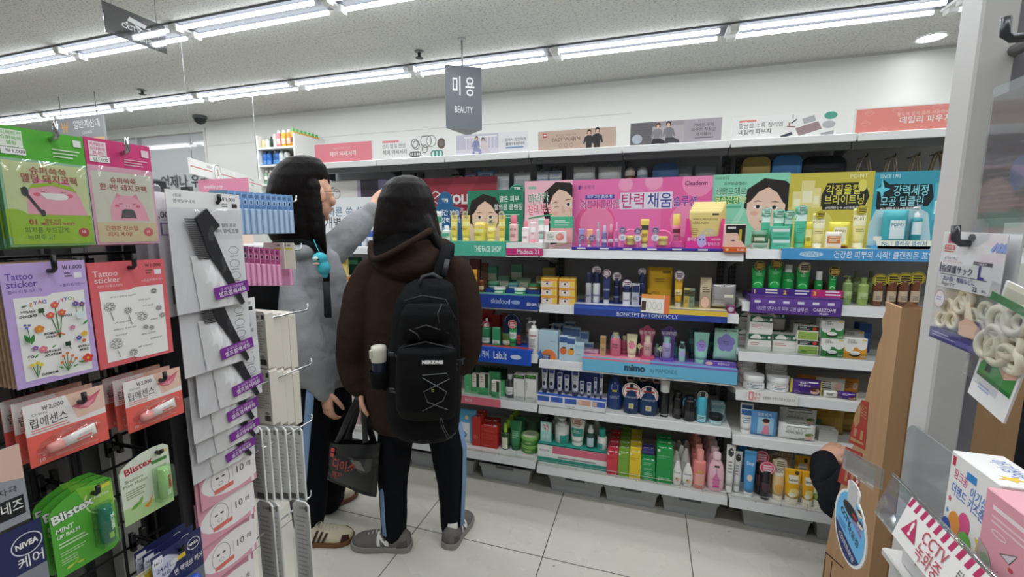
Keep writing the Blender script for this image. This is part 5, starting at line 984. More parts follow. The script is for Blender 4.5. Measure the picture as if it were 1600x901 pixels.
for i,px in enumerate((1374,1395,1413,1432)):place('R2','bottle',px,16,433-i,'clear brown toner bottle with yellow round tag, %s from the olive bottles'%ORD[i],'7a4a2f','b9a9a0',p=pr('c9b49a',0.2,0.6),yo=0.03,sh=0.85,capw=0.5,body=M('6f4630',0.1),hang=('d9c84a',0.02,-0.012,'2a2a26'),group='toner bottles with yellow tags')
# ---- right bay, third shelf
tz=lambda f:f.r(0,0.66,1,1,M('1f5f44')).e(0.34,0.72,0.24,0.26,M('f0ede6'),16,0,180).t('시카 토너패드',0.42,0.74,0.11,M('e9f0ea'),mw=0.7).r(0.85,0.76,0.95,0.9,M('f4f4f2')).lines(0.1,0.5,0.6,2,0.1,M('c98a8a'))
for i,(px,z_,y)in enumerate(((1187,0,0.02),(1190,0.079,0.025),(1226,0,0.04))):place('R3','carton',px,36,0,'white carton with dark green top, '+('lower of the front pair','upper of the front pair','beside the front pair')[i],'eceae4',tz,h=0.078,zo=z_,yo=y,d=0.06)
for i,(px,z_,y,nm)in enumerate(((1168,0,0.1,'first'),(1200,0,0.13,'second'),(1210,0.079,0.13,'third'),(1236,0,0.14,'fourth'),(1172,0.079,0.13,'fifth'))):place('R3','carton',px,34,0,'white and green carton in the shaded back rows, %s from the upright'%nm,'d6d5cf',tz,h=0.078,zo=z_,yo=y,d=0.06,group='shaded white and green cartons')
gn=lambda f:f.r(0,0.7,1,1,M('20342a')).e(0.8,0.84,0.1,0.12,M('d94a44')).r(0.04,0.08,0.96,0.62,M('9ab85a')).lines(0.1,0.92,0.6,2,0.1,M('dfe6df')).r(0.2,0.24,0.4,0.3,M('5f7f34'))
for i in range(2):place('R3','carton',1263,33,0,'flat white carton with a green window, %s of the stack'%('lower','upper')[i],'ecebe4',gn,h=0.062,zo=0.0625*i,yo=0.02,d=0.06,n=1)
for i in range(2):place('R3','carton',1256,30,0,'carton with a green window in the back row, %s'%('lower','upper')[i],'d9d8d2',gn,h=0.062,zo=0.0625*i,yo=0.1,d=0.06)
pd=lambda cc:(lambda f:f.r(0,0,1,0.55,M(cc)).e(0.24,0.5,0.2,0.19,M('f3f3f0')).e(0.78,0.62,0.2,0.19,M('f3f3f0')).e(0.5,0.22,0.24,0.14,M('2a2f2a')).e(0.5,0.27,0.22,0.1,M('eef0ea')).t('어성초',0.3,0.86,0.08,M('26332c'),mw=0.4).t('진정패드',0.34,0.75,0.08,M('26332c'),mw=0.5).t('80매',0.86,0.06,0.09,M('f0f0ea'),mw=0.2).r(0.75,0.9,0.96,0.97,M('e9d24a')))
for i in range(2):place('R3','carton',1301,36,0,'green and white cotton pad box, %s of two'%('lower','upper')[i],'f0f0ec',pd('3f8a4a'),h=0.078,zo=0.0785*i,yo=0.02,d=0.06)
place('R3','carton',1337,36,0,'orange and white cotton pad box beside the cardboard','f0f0ec',pd('e8a03a'),h=0.085,yo=0.02,d=0.06)
place('R3','carton',1334,30,0,'grey topped box behind the orange pad box','c9c8c2',pd('9aa08a'),h=0.1,yo=0.1,d=0.06)
place('R3','carton',1350,20,506,'dark blue carton in the corner behind the cardboard','1f4a8f',pr('2f6ab8',0.4,0.7),yo=0.14,d=0.05)
# ---- right bay, fourth shelf
for i,(px,w,z_,y,lab)in enumerate(((1181,34,0,0.01,'white lidded jar, front row beside the pink tag end'),(1220,36,0,0.02,'white lidded jar, front row beside the violet pack'),(1217,34,0,0.1,'white lidded jar, lower back row behind the violet pack'),(1217,34,0.0665,0.1,'white lidded jar stacked highest, showing clear sides'),(1170,30,0,0.1,'white lidded jar low in the corner by the upright'),(1170,30,0.0665,0.1,'white lidded jar stacked in the corner by the upright'))):
 place('R4','jar',px,w,0,lab,'e3e5e4','f2f3f2',p=lambda f:f.r(0.0,0.1,1,0.75,M('eff1f1')).r(0.05,0.62,0.95,0.68,M('5f8fae' if i!=1 else 'c9707a')).lines(0.2,0.5,0.8,2,0.16,M('7a8a96')),h=0.066,zo=z_,yo=y,lf=0.36)
vp=lambda f:f.r(0,0,0.06,1,M('d8c93f')).r(0.94,0,1,1,M('d8c93f')).t('찜&톡의',0.4,0.74,0.1,M('f0e6f2'),mw=0.5).t('라웃탠티슈',0.42,0.58,0.11,M('f3e9f4'),mw=0.6).e(0.76,0.3,0.15,0.22,M('e9bfae')).e(0.76,0.42,0.17,0.14,M('5a2f2a')).r(0.55,0.82,0.85,0.88,M('e3d9ec')).ring(0.2,0.2,0.08,0.08,0.001,M('c9b4d9'),12)
place('R4','pouch',1262,50,594,'violet wipes pack with a printed face, standing upright','4f2f86',vp,yo=0.02,d=0.03)
place('R4','pouch',1326,34,614,'violet wipes pack lying tilted beside the cardboard','4f2f86',vp,yo=0.015,d=0.03,rz=-0.2)
place('R4','pouch',1302,26,612,'white and yellow wipes pack between the violet packs','eceae2',lambda f:f.r(0.75,0,1,1,M('d8b53f')).lines(0.1,0.8,0.6,4,0.12,M('6a6a6c')),yo=0.02,d=0.03,rz=0.25)
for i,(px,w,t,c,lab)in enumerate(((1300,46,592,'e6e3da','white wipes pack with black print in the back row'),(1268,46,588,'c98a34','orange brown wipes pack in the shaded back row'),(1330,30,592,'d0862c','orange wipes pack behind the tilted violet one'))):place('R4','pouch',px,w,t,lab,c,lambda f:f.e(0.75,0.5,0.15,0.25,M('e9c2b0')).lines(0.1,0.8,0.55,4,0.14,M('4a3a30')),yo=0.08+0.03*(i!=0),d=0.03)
z=shz('R4');x0,x1=xat(1168,SF-0.02,z),xat(1248,SF-0.02,z);mb=MB().box(0,x1-x0,-0.002,0,-0.04,0.012,M('f3f3f1',0.3));f=F(mb,(0,-0.002,-0.04),w=x1-x0,h=0.052);f.r(0.03,0.12,0.13,0.88,M('e58a92')).e(0.08,0.5,0.025,0.28,M('f6e3e3')).t('가격',0.2,0.52,0.26,M('cf5f6c'),mw=0.12).t('확인',0.2,0.16,0.26,M('cf5f6c'),mw=0.12).t('상품별로 가격이 다를 수 있습니다',0.63,0.36,0.2,M('7a6a6c'),mw=0.62,bold=0)
tag(mb.build('price_strip',None,(x0,SF-0.0135,z)),'white and pink price check strip under the lidded jars','strip')
# ---- right bay, fifth and sixth shelves
place('R5','tube',1167,21,632,'white tube with a blue label at the corner of the shelf','eceeee','f0f1f0',p=lambda f:f.r(0.1,0.55,0.9,0.75,M('3f6fb4')).r(0.1,0.78,0.9,0.92,M('2f4f8f')).lines(0.2,0.45,0.8,3,0.08,M('8aa0b9')),yo=0.02)
place('R5','pouch',1194,42,644,'light blue wipes pack printed with a girl in pink','5f9ed6',lambda f:f.r(0.26,0.08,0.86,0.78,M('9fcbea')).fig_()if 0 else f.r(0.26,0.08,0.86,0.78,M('a9d3ee')).e(0.56,0.58,0.12,0.12,M('edc6b4')).e(0.56,0.66,0.14,0.09,M('3a2426')).p([(0.42,0.1),(0.72,0.1),(0.66,0.46),(0.5,0.46)],M('ea8fae')).t('뮤코 시카',0.5,0.84,0.09,M('e9f2fa'),mw=0.7),yo=0.02,d=0.03)
wp=lambda f:f.r(0.2,0.82,0.86,0.98,M('2f4a34')).t('시카티트리',0.4,0.42,0.14,M('3a4038'),mw=0.55).e(0.82,0.3,0.12,0.2,M('e9c0ae')).e(0.82,0.42,0.13,0.1,M('6a8a4a')).t('20매',0.62,0.08,0.12,M('3a4038'),mw=0.2)and[f.ring(0.26+k*0.2,0.7,0.07,0.09,0.001,M('6a8a6a'),12)for k in range(3)]
for i in range(2):place('R5','pouch',1247+i*2,58,0,'white herbal wipes pack beside the reaching hand, %s of two'%('lower front','upper behind')[i],'eceeea',wp,h=0.075,zo=0.045*i,yo=0.02+0.065*i,d=0.03)
place('R5','pouch',1268,34,655,'dark green wipes pack behind the white herbal packs','2a5a3a',pr('4f8a5a',0.3,0.6),yo=0.1,d=0.03)
for i,(px,w,t)in enumerate(((1290,60,640),(1320,50,645))):place('R5','pouch',px,w,t,'mustard brown pack in the back of the shelf, %s'%('near the reaching hand','near the cardboard')[i],'a8842a',pr('bf9a3a',0.2,0.7),yo=0.13+0.05*i,d=0.03)
place('R5','carton',1295,30,672,'clear lidded plastic box in front of the mustard pack','b9bab4',pr(None,n=0),yo=0.05,d=0.05,name='plastic_box',cat='box')
for i,(px,w,t)in enumerate(((1140,14,697),(1152,13,707))):place('M5','tube',px,w,t,'white flip top tube with a dark hexagon, %s the pink lotion bottles'%('next to','one away from')[i],'e9eae8','eeefed',p=lambda f:f.p([(0.5,0.94),(0.8,0.86),(0.8,0.76),(0.5,0.7),(0.2,0.76),(0.2,0.86)],M('3a3a3c')).lines(0.25,0.6,0.75,4,0.08,M('8f9294')),yo=-0.005+0.02*i)
place('R6','tube',1171,19,707,'sky blue tube with a white cap at the shelf corner','4f9fd8','f2f3f2',p=lambda f:f.e(0.5,0.35,0.22,0.08,M('e9d3cc')).t('Deep',0.5,0.66,0.08,M('e3eef8'),mw=0.6),yo=-0.01,capf=0.12)
place('R6','tube',1159,16,690,'darker blue tube standing behind the sky blue one','3f7fb4','c9d3da',p=pr('8fb9d9',0.3,0.6),yo=0.06)
for i,(px,t)in enumerate(((1188,709),(1197,726))):
 place('R6','bottle',px,16,t,'dark razor bottle on a pink card, %s'%('behind','in front')[i],'2a2426','1f1a1c',p=pr('5a3a44',0.3,0.6),yo=0.03-0.035*i,sh=0.8,hang=('d94a6a',0.024,-0.02,'f4d9e0'))
for i,(px,w,t)in enumerate(((1217,22,722),(1209,18,712),(1226,20,708))):place('R6','tube',px,w,t,'pale orange egg cleansing tube, %s from the dark razor bottle'%ORD[(1,0,2)[i]],'f0cf96','f4ead2',p=lambda f:f.r(0.2,0.55,0.8,0.85,M('f4efe2')).t('EGG',0.5,0.64,0.1,M('6a5a3a'),mw=0.5).e(0.5,0.2,0.28,0.12,M('e8b050')),yo=0.0+(0,0.06,0.08)[i],hang=('e3d9c6',0.02,-0.012,'7a6a4a'))
lm=lambda f:f.r(0.22,0.5,0.78,0.78,M('f4efdc')).t('Lemon',0.5,0.58,0.1,M('4a4a30'),mw=0.5).e(0.7,0.87,0.13,0.07,M('3a3a30')).e(0.55,0.2,0.3,0.14,M('f4e08a')).e(0.4,0.1,0.2,0.08,M('f0f0d8'))
for i,(px,w,t,y)in enumerate(((1240,27,737,-0.015),(1264,22,740,-0.01),(1253,24,716,0.06),(1274,20,728,0.06))):place('R6','tube',px,w,t,'yellow lemon cleansing tube with a cream cap, %s'%('front, beside the egg tube','front, beside the reaching sleeve','second row, behind the front two','second row, behind the sleeve')[i],'f2b51f','efe9d4',p=lm,yo=y,capf=0.22)
place('R6','tube',1281,20,752,'green topped tube half hidden by the reaching sleeve','8fae4a','e9ead9',p=pr('dfe6c4',0.3,0.6),yo=-0.01,capf=0.3)
# ---- storage baskets on the floor under the lowest shelves
GB='b0b4b8'
def basket(px0,px1,lab,fill=0):
 Y=2.10;x0,x1=xat(px0,Y,0.1),xat(px1,Y,0.1);W=x1-x0;D=0.33;H=0.096;t=0.012
 r=E('storage_basket',lab,'basket',((x0+x1)/2,Y,0.0),group='grey storage baskets under the shelves')
 q=lambda a,z,e:[(sx*(W/2-e),y0,z)for sx,y0 in((-1,e),(1,e),(1,D-e),(-1,D-e))]
 mb=MB();o0=q(0,0.0005,t*1.4);o1=q(0,H*0.82,t*0.4);o2=q(0,H*0.84,-0.001);o3=q(0,H,-0.001);i3=q(0,H,t*0.6);i0=q(0,0.004,t*1.9)
 rings=[o0,o1,o2,o3,i3,i0];vs=[p for g in rings for p in g];fs=[]
 for i in range(5):
  for k in range(4):fs.append((i*4+k,i*4+(k+1)%4,i*4+4+(k+1)%4,i*4+4+k))
 fs+=[(3,2,1,0),(20,21,22,23)];mb.add(vs,fs,M(GB,0.5));mb.build('basket_body',r)
 MB().box(-0.05,0.05,-0.004,0.001,H*0.86,H*0.96,M('5f6468',0.5),0.001).build('rim_grip',r)
 return(x0+x1)/2,Y,W
for a,b,l in((550,632,'grey storage basket on the floor between the tote and the trousers'),(638,740,'grey storage basket showing between the trouser legs'),(749,829,'grey storage basket full of dark blue cups'),(857,942,'grey lidded looking basket under the teal tray'),(944,1029,'grey storage basket under the red and green cartons'),(1034,1124,'grey storage basket under the lotion bottles'),(1160,1270,'grey storage basket holding white label strips'),(1276,1385,'grey storage basket beside the cardboard box')):
 x,Y,W=basket(a,b,l)
 if a==749:
  for i in range(3):
   mb=MB();mb.X=Matrix.Translation((0,0,0.045))@Matrix.Rotation(PI/2,4,'X');mb.lathe([(0.025,0.0),(0.034,0.09),(0.031,0.09),(0.022,0.01)],M('3a4766',0.3),20)
   tag(mb.build('cup',None,(x-0.078+0.078*i,Y+0.12,0.035)),'dark blue cup lying in the grey basket, %s from the tote side'%ORD[i],'cup','cups in the grey basket')
 if a in(944,1034):
  for i in range(3):tag(MB().box(-0.024,0.024,0,0.16,0,0.075,('4a3a24','262a30')[a==1034],0.004).build('boxed_refill',None,(x-0.053+0.053*i,Y+0.06,0.006)),'dark refill box in the basket under the %s, %s'%(('red and green cartons','lotion bottles')[a==1034],ORD[i]),'box','refill boxes in the baskets')
 if a==1160:
  for i in range(2):
   mb=MB().box(0,0.1,0,0.003,0,0.03,'e9e9e4');F(mb,(0,0,0),w=0.1,h=0.03).lines(0.06,0.85,0.6,3,0.26,M('4a4a4a'),0.6).r(0.66,0.2,0.94,0.8,M('d8c93f'))
   tag(mb.build('label_strip',None,(x-0.1+0.112*i,Y+0.03,0.085),rot=(-0.15,0,0)),'white and yellow label strip clipped in the basket, %s the cardboard'%('farther from','nearer to')[i],'label',None)
   # ---- hanging packs and bags seen above the display boards
YP=2.42
def hung(name,px,w,pyt,lab,c,cat='pack',h=0.16,d=0.02,p=None,hook=True,grp=None,Y=YP,kind='pouch'):
 x0,x1=xat(px-w/2,Y,1.68),xat(px+w/2,Y,1.68);zt_=zat(pyt,x0,Y)
 r=E(name,lab,cat,((x0+x1)/2,Y,zt_-h),group=grp);W=x1-x0
 b=k_pouch('pack_body',W,h,d,c,p)if kind=='pouch' else k_carton('pack_body',W,h,d,c,p)
 b.parent=r
 if hook:MB().tube([(0,-0.03,h+0.012),(0,-0.03,h+0.006),(0,0.05,h+0.006),(0,0.062,h+0.006)],0.002,M('c9cbcd',0.2,0.9),6).tube([(0.012*math.cos(a*PI/6),-0.01,h-0.004+0.012*math.sin(a*PI/6))for a in range(7)],0.0014,M('d9dadb',0.3),5).build('hook',r)
 return r
hp=pr('ffffff',0.75,0.92,None,'7a8aa0',2)
for i,(px,w,t,c,lab)in enumerate(((715,18,272,'26262a','black and white hanging pack above the red clothing board'),(735,18,271,'8f7fc4','violet hanging pack above the red clothing board'),(759,25,268,'7fb4e6','light blue hanging pack above the red clothing board'),(784,24,271,'e3e6ea','white hanging pack at the end of the red clothing board'),(816,26,270,'dfe3e8','white hanging pack over the green portrait board'),(848,18,268,'cfdbe8','pale blue hanging pack over the winking woman board'),(868,20,267,'c3d3e6','bluish hanging pack with a chrome hook beside the white trays'))):
 hung('hanging_pack',px,w,t,lab,c,p=hp,grp='hanging packs above the boards')
for i,(px,w,t,lab)in enumerate(((913,34,261,'white plastic tray pack hanging above the pink board, nearer the girls'),(953,36,261,'white plastic tray pack hanging above the pink board, beside the drink bottles'))):hung('hanging_pack',px,w,t,lab,'e9ebec',p=lambda f:f.r(0.05,0.7,0.95,0.9,M('f7f8f8')).r(0.1,0.2,0.9,0.62,M('c9cdd2')),d=0.03,grp='white tray packs')
place_top=lambda o,px,z:setattr(o,'location',(xat(px,YP,1.62),YP,z))
ZS=1.585
tag(MB().box(xat(968,YP,1.6),xat(1120,YP,1.6),YP-0.08,YP+0.06,ZS-0.012,ZS,M('8a8c90',0.4)).build('inner_shelf'),'short inner shelf behind the top of the pink board','shelf')
for i,(px,c,lab)in enumerate(((984,'e6d9cc','small bottle with a beige cap on the inner shelf above the pink board'),(1003,'dfe6ee','small bottle with a white cap on the inner shelf above the pink board'))):
 o=k_bottle('travel_bottle',0.055,0.118,0.05,'7a4f3a' if i==0 else '9fb4c9',c,pr('3a2a24',0.2,0.5),sh=0.62,capw=0.95,style='dome');o.location=(xat(px,YP,1.62),YP,ZS+0.0005);tag(o,lab,'bottle')
def bag(px0,px1,pyt,c,lab,z0=ZS,d=0.06,name='pouch_bag',trim='1d2430',panel=None):
 x0,x1=xat(px0,YP,1.65),xat(px1,YP,1.65);W=x1-x0;H=zat(pyt,x0,YP)-z0
 n=28;rr=min(W,H)*0.28
 pts=[]
 for cx_,cz_,a0 in((W-rr,rr*0.4,-90),(W-rr,H-rr,0),(rr,H-rr,90),(rr,rr*0.4,180)):
  for k in range(7):a=math.radians(a0+15*k);pts.append((cx_+rr*math.cos(a)-W/2,max(0,cz_+(rr if cz_>rr else rr*0.4)*math.sin(a))))
 ring=lambda y,s_:[(p[0]*s_,y,p[1]*(0.5+s_/2))for p in pts]
 r=E(name,lab,'pouch',((x0+x1)/2,YP-d/2+0.02,z0+0.0005))
 MB().loft([ring(0,0.95),ring(d*0.12,1),ring(d*0.88,1),ring(d,0.95)],M(c,0.6)).build('bag_body',r)
 mb=MB();mb.tube([(p[0]*1.0,d*0.5,p[1])for p in pts if p[1]>H*0.3],0.003,M(trim,0.5),6);mb.build('zipper',r)
 if panel:mb=MB();F(mb,(-W/2,0,0),w=W,h=H).r(0.1,0.2,0.9,0.86,M(panel));mb.build('front_panel',r)
bag(1019,1060,255,'5f82b4','blue rounded pouch on the inner shelf above the pink board')
for i,(px,w,lab)in enumerate(((1067,30,'silver quilted pouch pack, first beside the blue rounded pouch'),(1103,34,'silver quilted pouch pack, second beside the blue rounded pouch'))):hung('hanging_pack',px,w,259,lab,'9ea2a8',p=lambda f:[f.l([(0.1+k*0.12,0.1),(0.2+k*0.12,0.9)],0.002,M('d4d8dc'))for k in range(6)],h=0.1,hook=False,Y=YP+0.04)
Z2=1.56
tag(MB().box(xat(1150,YP,1.6),xat(1336,YP,1.6),YP-0.08,YP+0.06,Z2-0.012,Z2,M('8a8c90',0.4)).build('inner_shelf'),'inner shelf behind the mint and yellow boards','shelf')
bag(1159,1203,246,'cbb26a','yellow laptop pouch with dark piping above the mint board',Z2,trim='1d2c5a')
bag(1206,1252,243,'5b9ad9','sky blue laptop pouch above the mint board',Z2,trim='20406a')
bag(1253,1322,245,'23242a','wide black laptop pouch above the olive board',Z2,trim='101014')
for i,(a,b,t,c)in enumerate(((1335,1362,243,'cfc6ae'),(1381,1402,243,'d4cbb4'),(1419,1438,241,'c9bd9f'),(1452,1476,237,'b09a72'))):
 x0,x1=xat(a,YP,1.65),xat(b,YP,1.65);W=x1-x0;zt_=zat(t,x0,YP);H=0.12
 r=E('tote_bag','canvas tote bag hanging by its handles, %s from the black laptop pouch'%ORD[i],'tote bag',((x0+x1)/2,YP,zt_-H-0.16),group='canvas totes hanging above the boards')
 k_pouch('bag_body',W*1.3,0.16,0.03,c).parent=r
 for y in(-0.012,0.012):
  MB().tube([(-W*0.45,y,0.15),(-W*0.4,y,0.2),(-W*0.2,y,0.26),(0,y,0.28),(W*0.2,y,0.26),(W*0.42,y,0.2),(W*0.46,y,0.15)],0.008,M(c,0.8),6,flat=0.25,ref=(0,1,0)).build('handle',r)
 MB().tube([(0,0.062,0.272),(0,-0.03,0.272),(0,-0.03,0.285)],0.003,M('5a5c60',0.3,0.8),6).build('hook',r)
 # ---- goods glimpsed between and behind the two girls
for i,(px,w,t,c,lab)in enumerate(((556,10,350,'4f7fc9','blue bottle below the home care board, just past the grey sleeve'),(567,9,345,'e6e9ee','white bottle beside the blue one below the home care board'),(577,11,352,'3f63b4','navy and white bottle nearest the dark hair'),(540,12,362,'2f6fd0','bright blue bottle low beside the grey sleeve'),(528,12,362,'dfe6ee','white tube low beside the grey sleeve'))):
 place('K1' if xat(px,SF+.05,1.3)<-1.42 else 'L1','bottle',px,w,t,lab,c,'f0f2f4',p=pr('dfe6f4',0.3,0.6),yo=0.05,sh=0.75,capw=0.7)
place('L2','pouch',531,26,401,'yellow patch card between the grey sweatshirt and brown hoodie','e9d27a',lambda f:f.r(0.1,0.76,0.9,0.9,M('b89a3a')).lines(0.15,0.65,0.8,3,0.08,M('8a7030')).r(0.1,0.05,0.5,0.3,M('e0b92f')).r(0.52,0.05,0.96,0.3,M('e3bfae')).p([(0.6,0.5),(0.75,0.6),(0.82,0.48)],M('5a4a20')),yo=0.03,zo=0.036)
place('L2','carton',552,18,402,'dark green carton beside the yellow patch card','1f5a3f',pr('6ac08a',0.8,0.92),yo=0.1,d=0.04)
tray('L2',519,562,431,441,'small orange and white tray strip under the yellow patch card','ececec','f0f0ee',fn=lambda f:f.r(0.3,0.4,1,1,M('e88a3a')).r(0,0.4,0.3,1,M('5fa9e0')),dep=0.08)
place('K3','bottle',523,16,466,'yellow topped bottle in shade beside the grey sweatshirt','d8c24a','e6d9b0',p=pr('3f5f4a',0.1,0.5),yo=0.04)
place('L3','carton',548,16,478,'green and blue carton low beside the brown hoodie','3f8a5a',pr('2f5fb0',0.0,0.3),yo=0.04,d=0.04)
for i,(px,w,t,c,lab)in enumerate(((535,22,556,'e8a9b8','pink flowery pack glimpsed between the two girls'),(549,22,600,'efc4cc','pale pink pack lower between the two girls'))):place('L4' if i==0 else 'L5','pouch',px,w,t,lab,c,pr('f4dfe3',0.3,0.7,None,'b8606f'),yo=0.04,d=0.03)
place('L4','pouch',579,34,616,'cream pack with beige print seen through the tote handles','ecdcae',lambda f:f.e(0.5,0.5,0.2,0.2,M('c9a860')).e(0.7,0.3,0.14,0.14,M('d9bd80')),yo=0.03,d=0.03)
place('L4','pouch',552,20,622,'brown and white pack seen between the tote handles','b08a6a',pr('efe6da',0.3,0.7),yo=0.03,d=0.03)
place('L5','pouch',655,26,648,'white and sky blue pack between the trouser legs','d3e6f0',pr('6fb4da',0.5,0.9),yo=0.06,d=0.03)
place('L5','carton',680,26,646,'sky blue carton behind the small dropper bottle','5fb0e0',pr('dfeef6',0.2,0.5),yo=0.09,d=0.04)
place('L5','bottle',656,11,662,'small blue dropper bottle between the trouser legs','3f8fc4','eef1f2',p=pr('e3eef3',0.15,0.6),yo=0.02,style='dropper',sh=0.58,capw=0.55)
# ---- white corner cabinet with drinks at the back wall
cx0,cx1,cy0,cy1=-4.0,-3.5,3.7,4.137
ztop=zat(207,cx1,cy0);z1=zat(227,cx1,cy0);z2=zat(258,cx0,cy0)
r=E('cabinet','open white cabinet of drinks standing against the back wall','cabinet',(cx0,cy0,0));W=cx1-cx0;D=cy1-cy0;cw=M('e3e3df',0.4)
for xx in(0,W-0.02):MB().box(xx,xx+0.02,0,D,0,ztop,cw,0.002).build('side_panel',r)
MB().box(0.02,W-0.02,D-0.015,D,0,z1+0.02,cw).build('back_panel',r)
for z in(z1,z2,1.6,1.2,0.8,0.4,0.06):MB().box(0.02,W-0.02,0.0,D-0.015,z-0.02,z,cw,0.002).build('shelf',r)
def drink(x,y,z,h,w,c,cap,lab,grp,nm='drink_bottle',p=None,sh=0.84,cw_=0.55,proto={}):
 k=(h,w,c,cap);x=max(x,cx0+0.024+w/2)
 if k in proto:return dup(proto[k],(x,y,z+0.0006),lab,grp)
 o=k_bottle(nm,w,h,w,c,cap,p,sh=sh,neck=0.4,capw=cw_,shape='straight');o.location=(x,y,z+0.0006);proto[k]=tag(o,lab,'bottle',grp);return o
for i,(px,c)in enumerate(((436,'dd8a94'),(444,'f0b43f'),(452,'f0953a'))):drink(xat(px,cy0+0.05,z1+.1),cy0+0.05,z1,zat(200,cx1,cy0)-z1,0.052,c,'f6f6f4',('pink','yellow','orange')[i]+' juice bottle with white cap on top of the white cabinet',None,p=pr('f4e6d0',0.2,0.6))
for i in range(7):drink(cx1-0.055,cy0+0.05+i*0.056,z1+0.0,zat(198,cx1,cy0)-z1,0.05,'d9a23c','4fb04a','amber drink with green cap in the cabinet top row, %s from the front'%ORD[i],'green capped drinks along the cabinet side',p=pr('7a3f1f',0.3,0.6))
for i,(px,c,h_)in enumerate(((413,'e6d09a',0.085),(419.5,'dfe0dc',0.09))):drink(xat(px,cy0+0.06,z1),cy0+0.06,z1,h_,0.05,c,'e9e4d4','short cream can on the cabinet top, %s the dark slim bottle'%('farther from','beside')[i],None,nm='drink_can',sh=0.95,cw_=0.85)
drink(xat(425,cy0+0.06,z1),cy0+0.06,z1,0.12,0.026,'27402f','1a1c1e','dark slim bottle on the cabinet top',None)
tag(MB().box(0,0.03,0,0.03,0,0.14,'ecebe8',0.003).build('white_carton',None,(xat(428,cy0+0.05,z1),cy0+0.05,z1+0.0006)),'slim white carton beside the pink juice bottle','carton')
for i,(px,c,h_)in enumerate(((411,'2f6fc0',0.17),(422,'2a68bb',0.17),(430.5,'3a5a80',0.15),(435,'2f63b4',0.17),(441,'c9d3d6',0.17),(449,'b9bdb9',0.16))):drink(xat(px,cy0+0.06,z2+.1),cy0+0.06,z2,min(h_,z1-z2-0.03),0.06 if i!=2 else 0.045,c,('23406a','23406a','8a8f96','23406a','8f9a9c','3a3c3e')[i],('tall blue bottle','tall blue bottle','slim steel blue bottle','tall blue bottle','pale grey bottle','grey bottle with dark cap')[i]+' on the cabinet middle shelf, %s from the wall side'%ORD[i],None,p=pr('5f9fe0' if i<4 else 'e6e8e6',0.1,0.4))
for i,(px,c)in enumerate(((415,'8fb49a'),(424,'c9a99a'),(433,'b9a08f'))):drink(xat(px,cy0+0.06,z2-.1),cy0+0.06,1.6 if 0 else z2-0.2,0.15,0.055,c,'e3e3df','drink bottle low in the white cabinet, %s from the wall side'%ORD[i],None,p=pr('f0efe9',0.4,0.7))
MB().box(0.02,W-0.02,0.0,D-0.015,z2-0.22,z2-0.2,cw,0.002).build('shelf',r)
# pink board at the far end
x0,x1=xat(314,2.3,1.5),xat(392,2.3,1.5)
board('display_board','pink display board standing far off behind the blue hair clip cards',x0,x1,1.2865,zat(281,x0,2.3),2.3,lambda f,ar:f.r(0,0,1,1,M('ee9ab8')).p([(0.3,0),(1,0),(1,0.7)],M('ecd3c4')).t('twinkle pop',0.3,0.86,0.06,M('fbe9f0'),mw=0.4),cat='display board')
# ================================================================ near rack on the girls' side: wire grid facing the aisle
XG=-0.80;XF=-0.70
BK=M('17181a',0.4)
r=E('wire_rack','black wire grid rack with a dark post, hung with small packs','rack',(XG,0.0,0.0))
mb=MB()
for i in range(12):mb.tube([(0,-0.06+i*0.0485,0.02),(0,-0.06+i*0.0485,1.49)],0.0022,BK,6)
for i in range(31):mb.tube([(0.003,-0.07,0.04+i*0.0483),(0.003,0.482,0.04+i*0.0483)],0.0022,BK,6)
mb.build('wire_grid',r)
MB().box(-0.075,-0.06,-0.07,0.49,0.0,1.44,M('47484b',0.6)).build('back_panel',r)
mb=MB()
for i in range(3):mb.box(-0.058,-0.05,0.31+i*0.05,0.345+i*0.05,0.0,1.42,M('5d5d5e',0.5))
mb.build('back_slat',r)
MB().box(-0.045,-0.015,0.43,0.462,0.0,1.44,M('b3b2ae',0.4),0.003).build('upright',r)
mb=MB().box(-0.06,0.025,0.5,0.535,0.0,1.462,M('2f3032',0.45),0.003);mb.build('end_post',r)
mb=MB();mb.X=Matrix.Translation((0.026,0.512,1.445))@Matrix.Rotation(PI/2,4,'Y');mb.lathe([(0.009,0),(0.009,0.004),(0.006,0.006)],M('9a9b9d',0.3,0.6),20);mb.X=Matrix.Identity(4)
mb.build('post_cap',r)
MB().box(-0.5,0.02,-0.08,0.54,0.0,0.02,M('3a3b3d',0.5)).box(-0.5,-0.08,0.6,0.64,0.0,1.40,M('3a3b3d',0.5)).box(-0.1,-0.075,0.49,0.62,0,1.40,M('3a3b3d',0.5)).build('rack_body',r)
def phook(y,z,L=0.115,c=BK,lab='',x0=XG,tip=0.012):
 r=E('display_hook',lab,'hook',(x0,y,z),group='black hooks on the wire grid')
 MB().tube([(0.002,0,0),(L,0,0),(L+0.004,0,0.003),(L+0.004,0,tip)],0.0028,c,8).build('prong',r)
 MB().box(0.0,0.009,-0.011,-0.004,-0.02,0.012,c,0.001).box(0.0,0.009,0.004,0.011,-0.02,0.012,c,0.001).box(0.004,0.009,-0.011,0.011,-0.012,-0.004,c).build('clip',r)
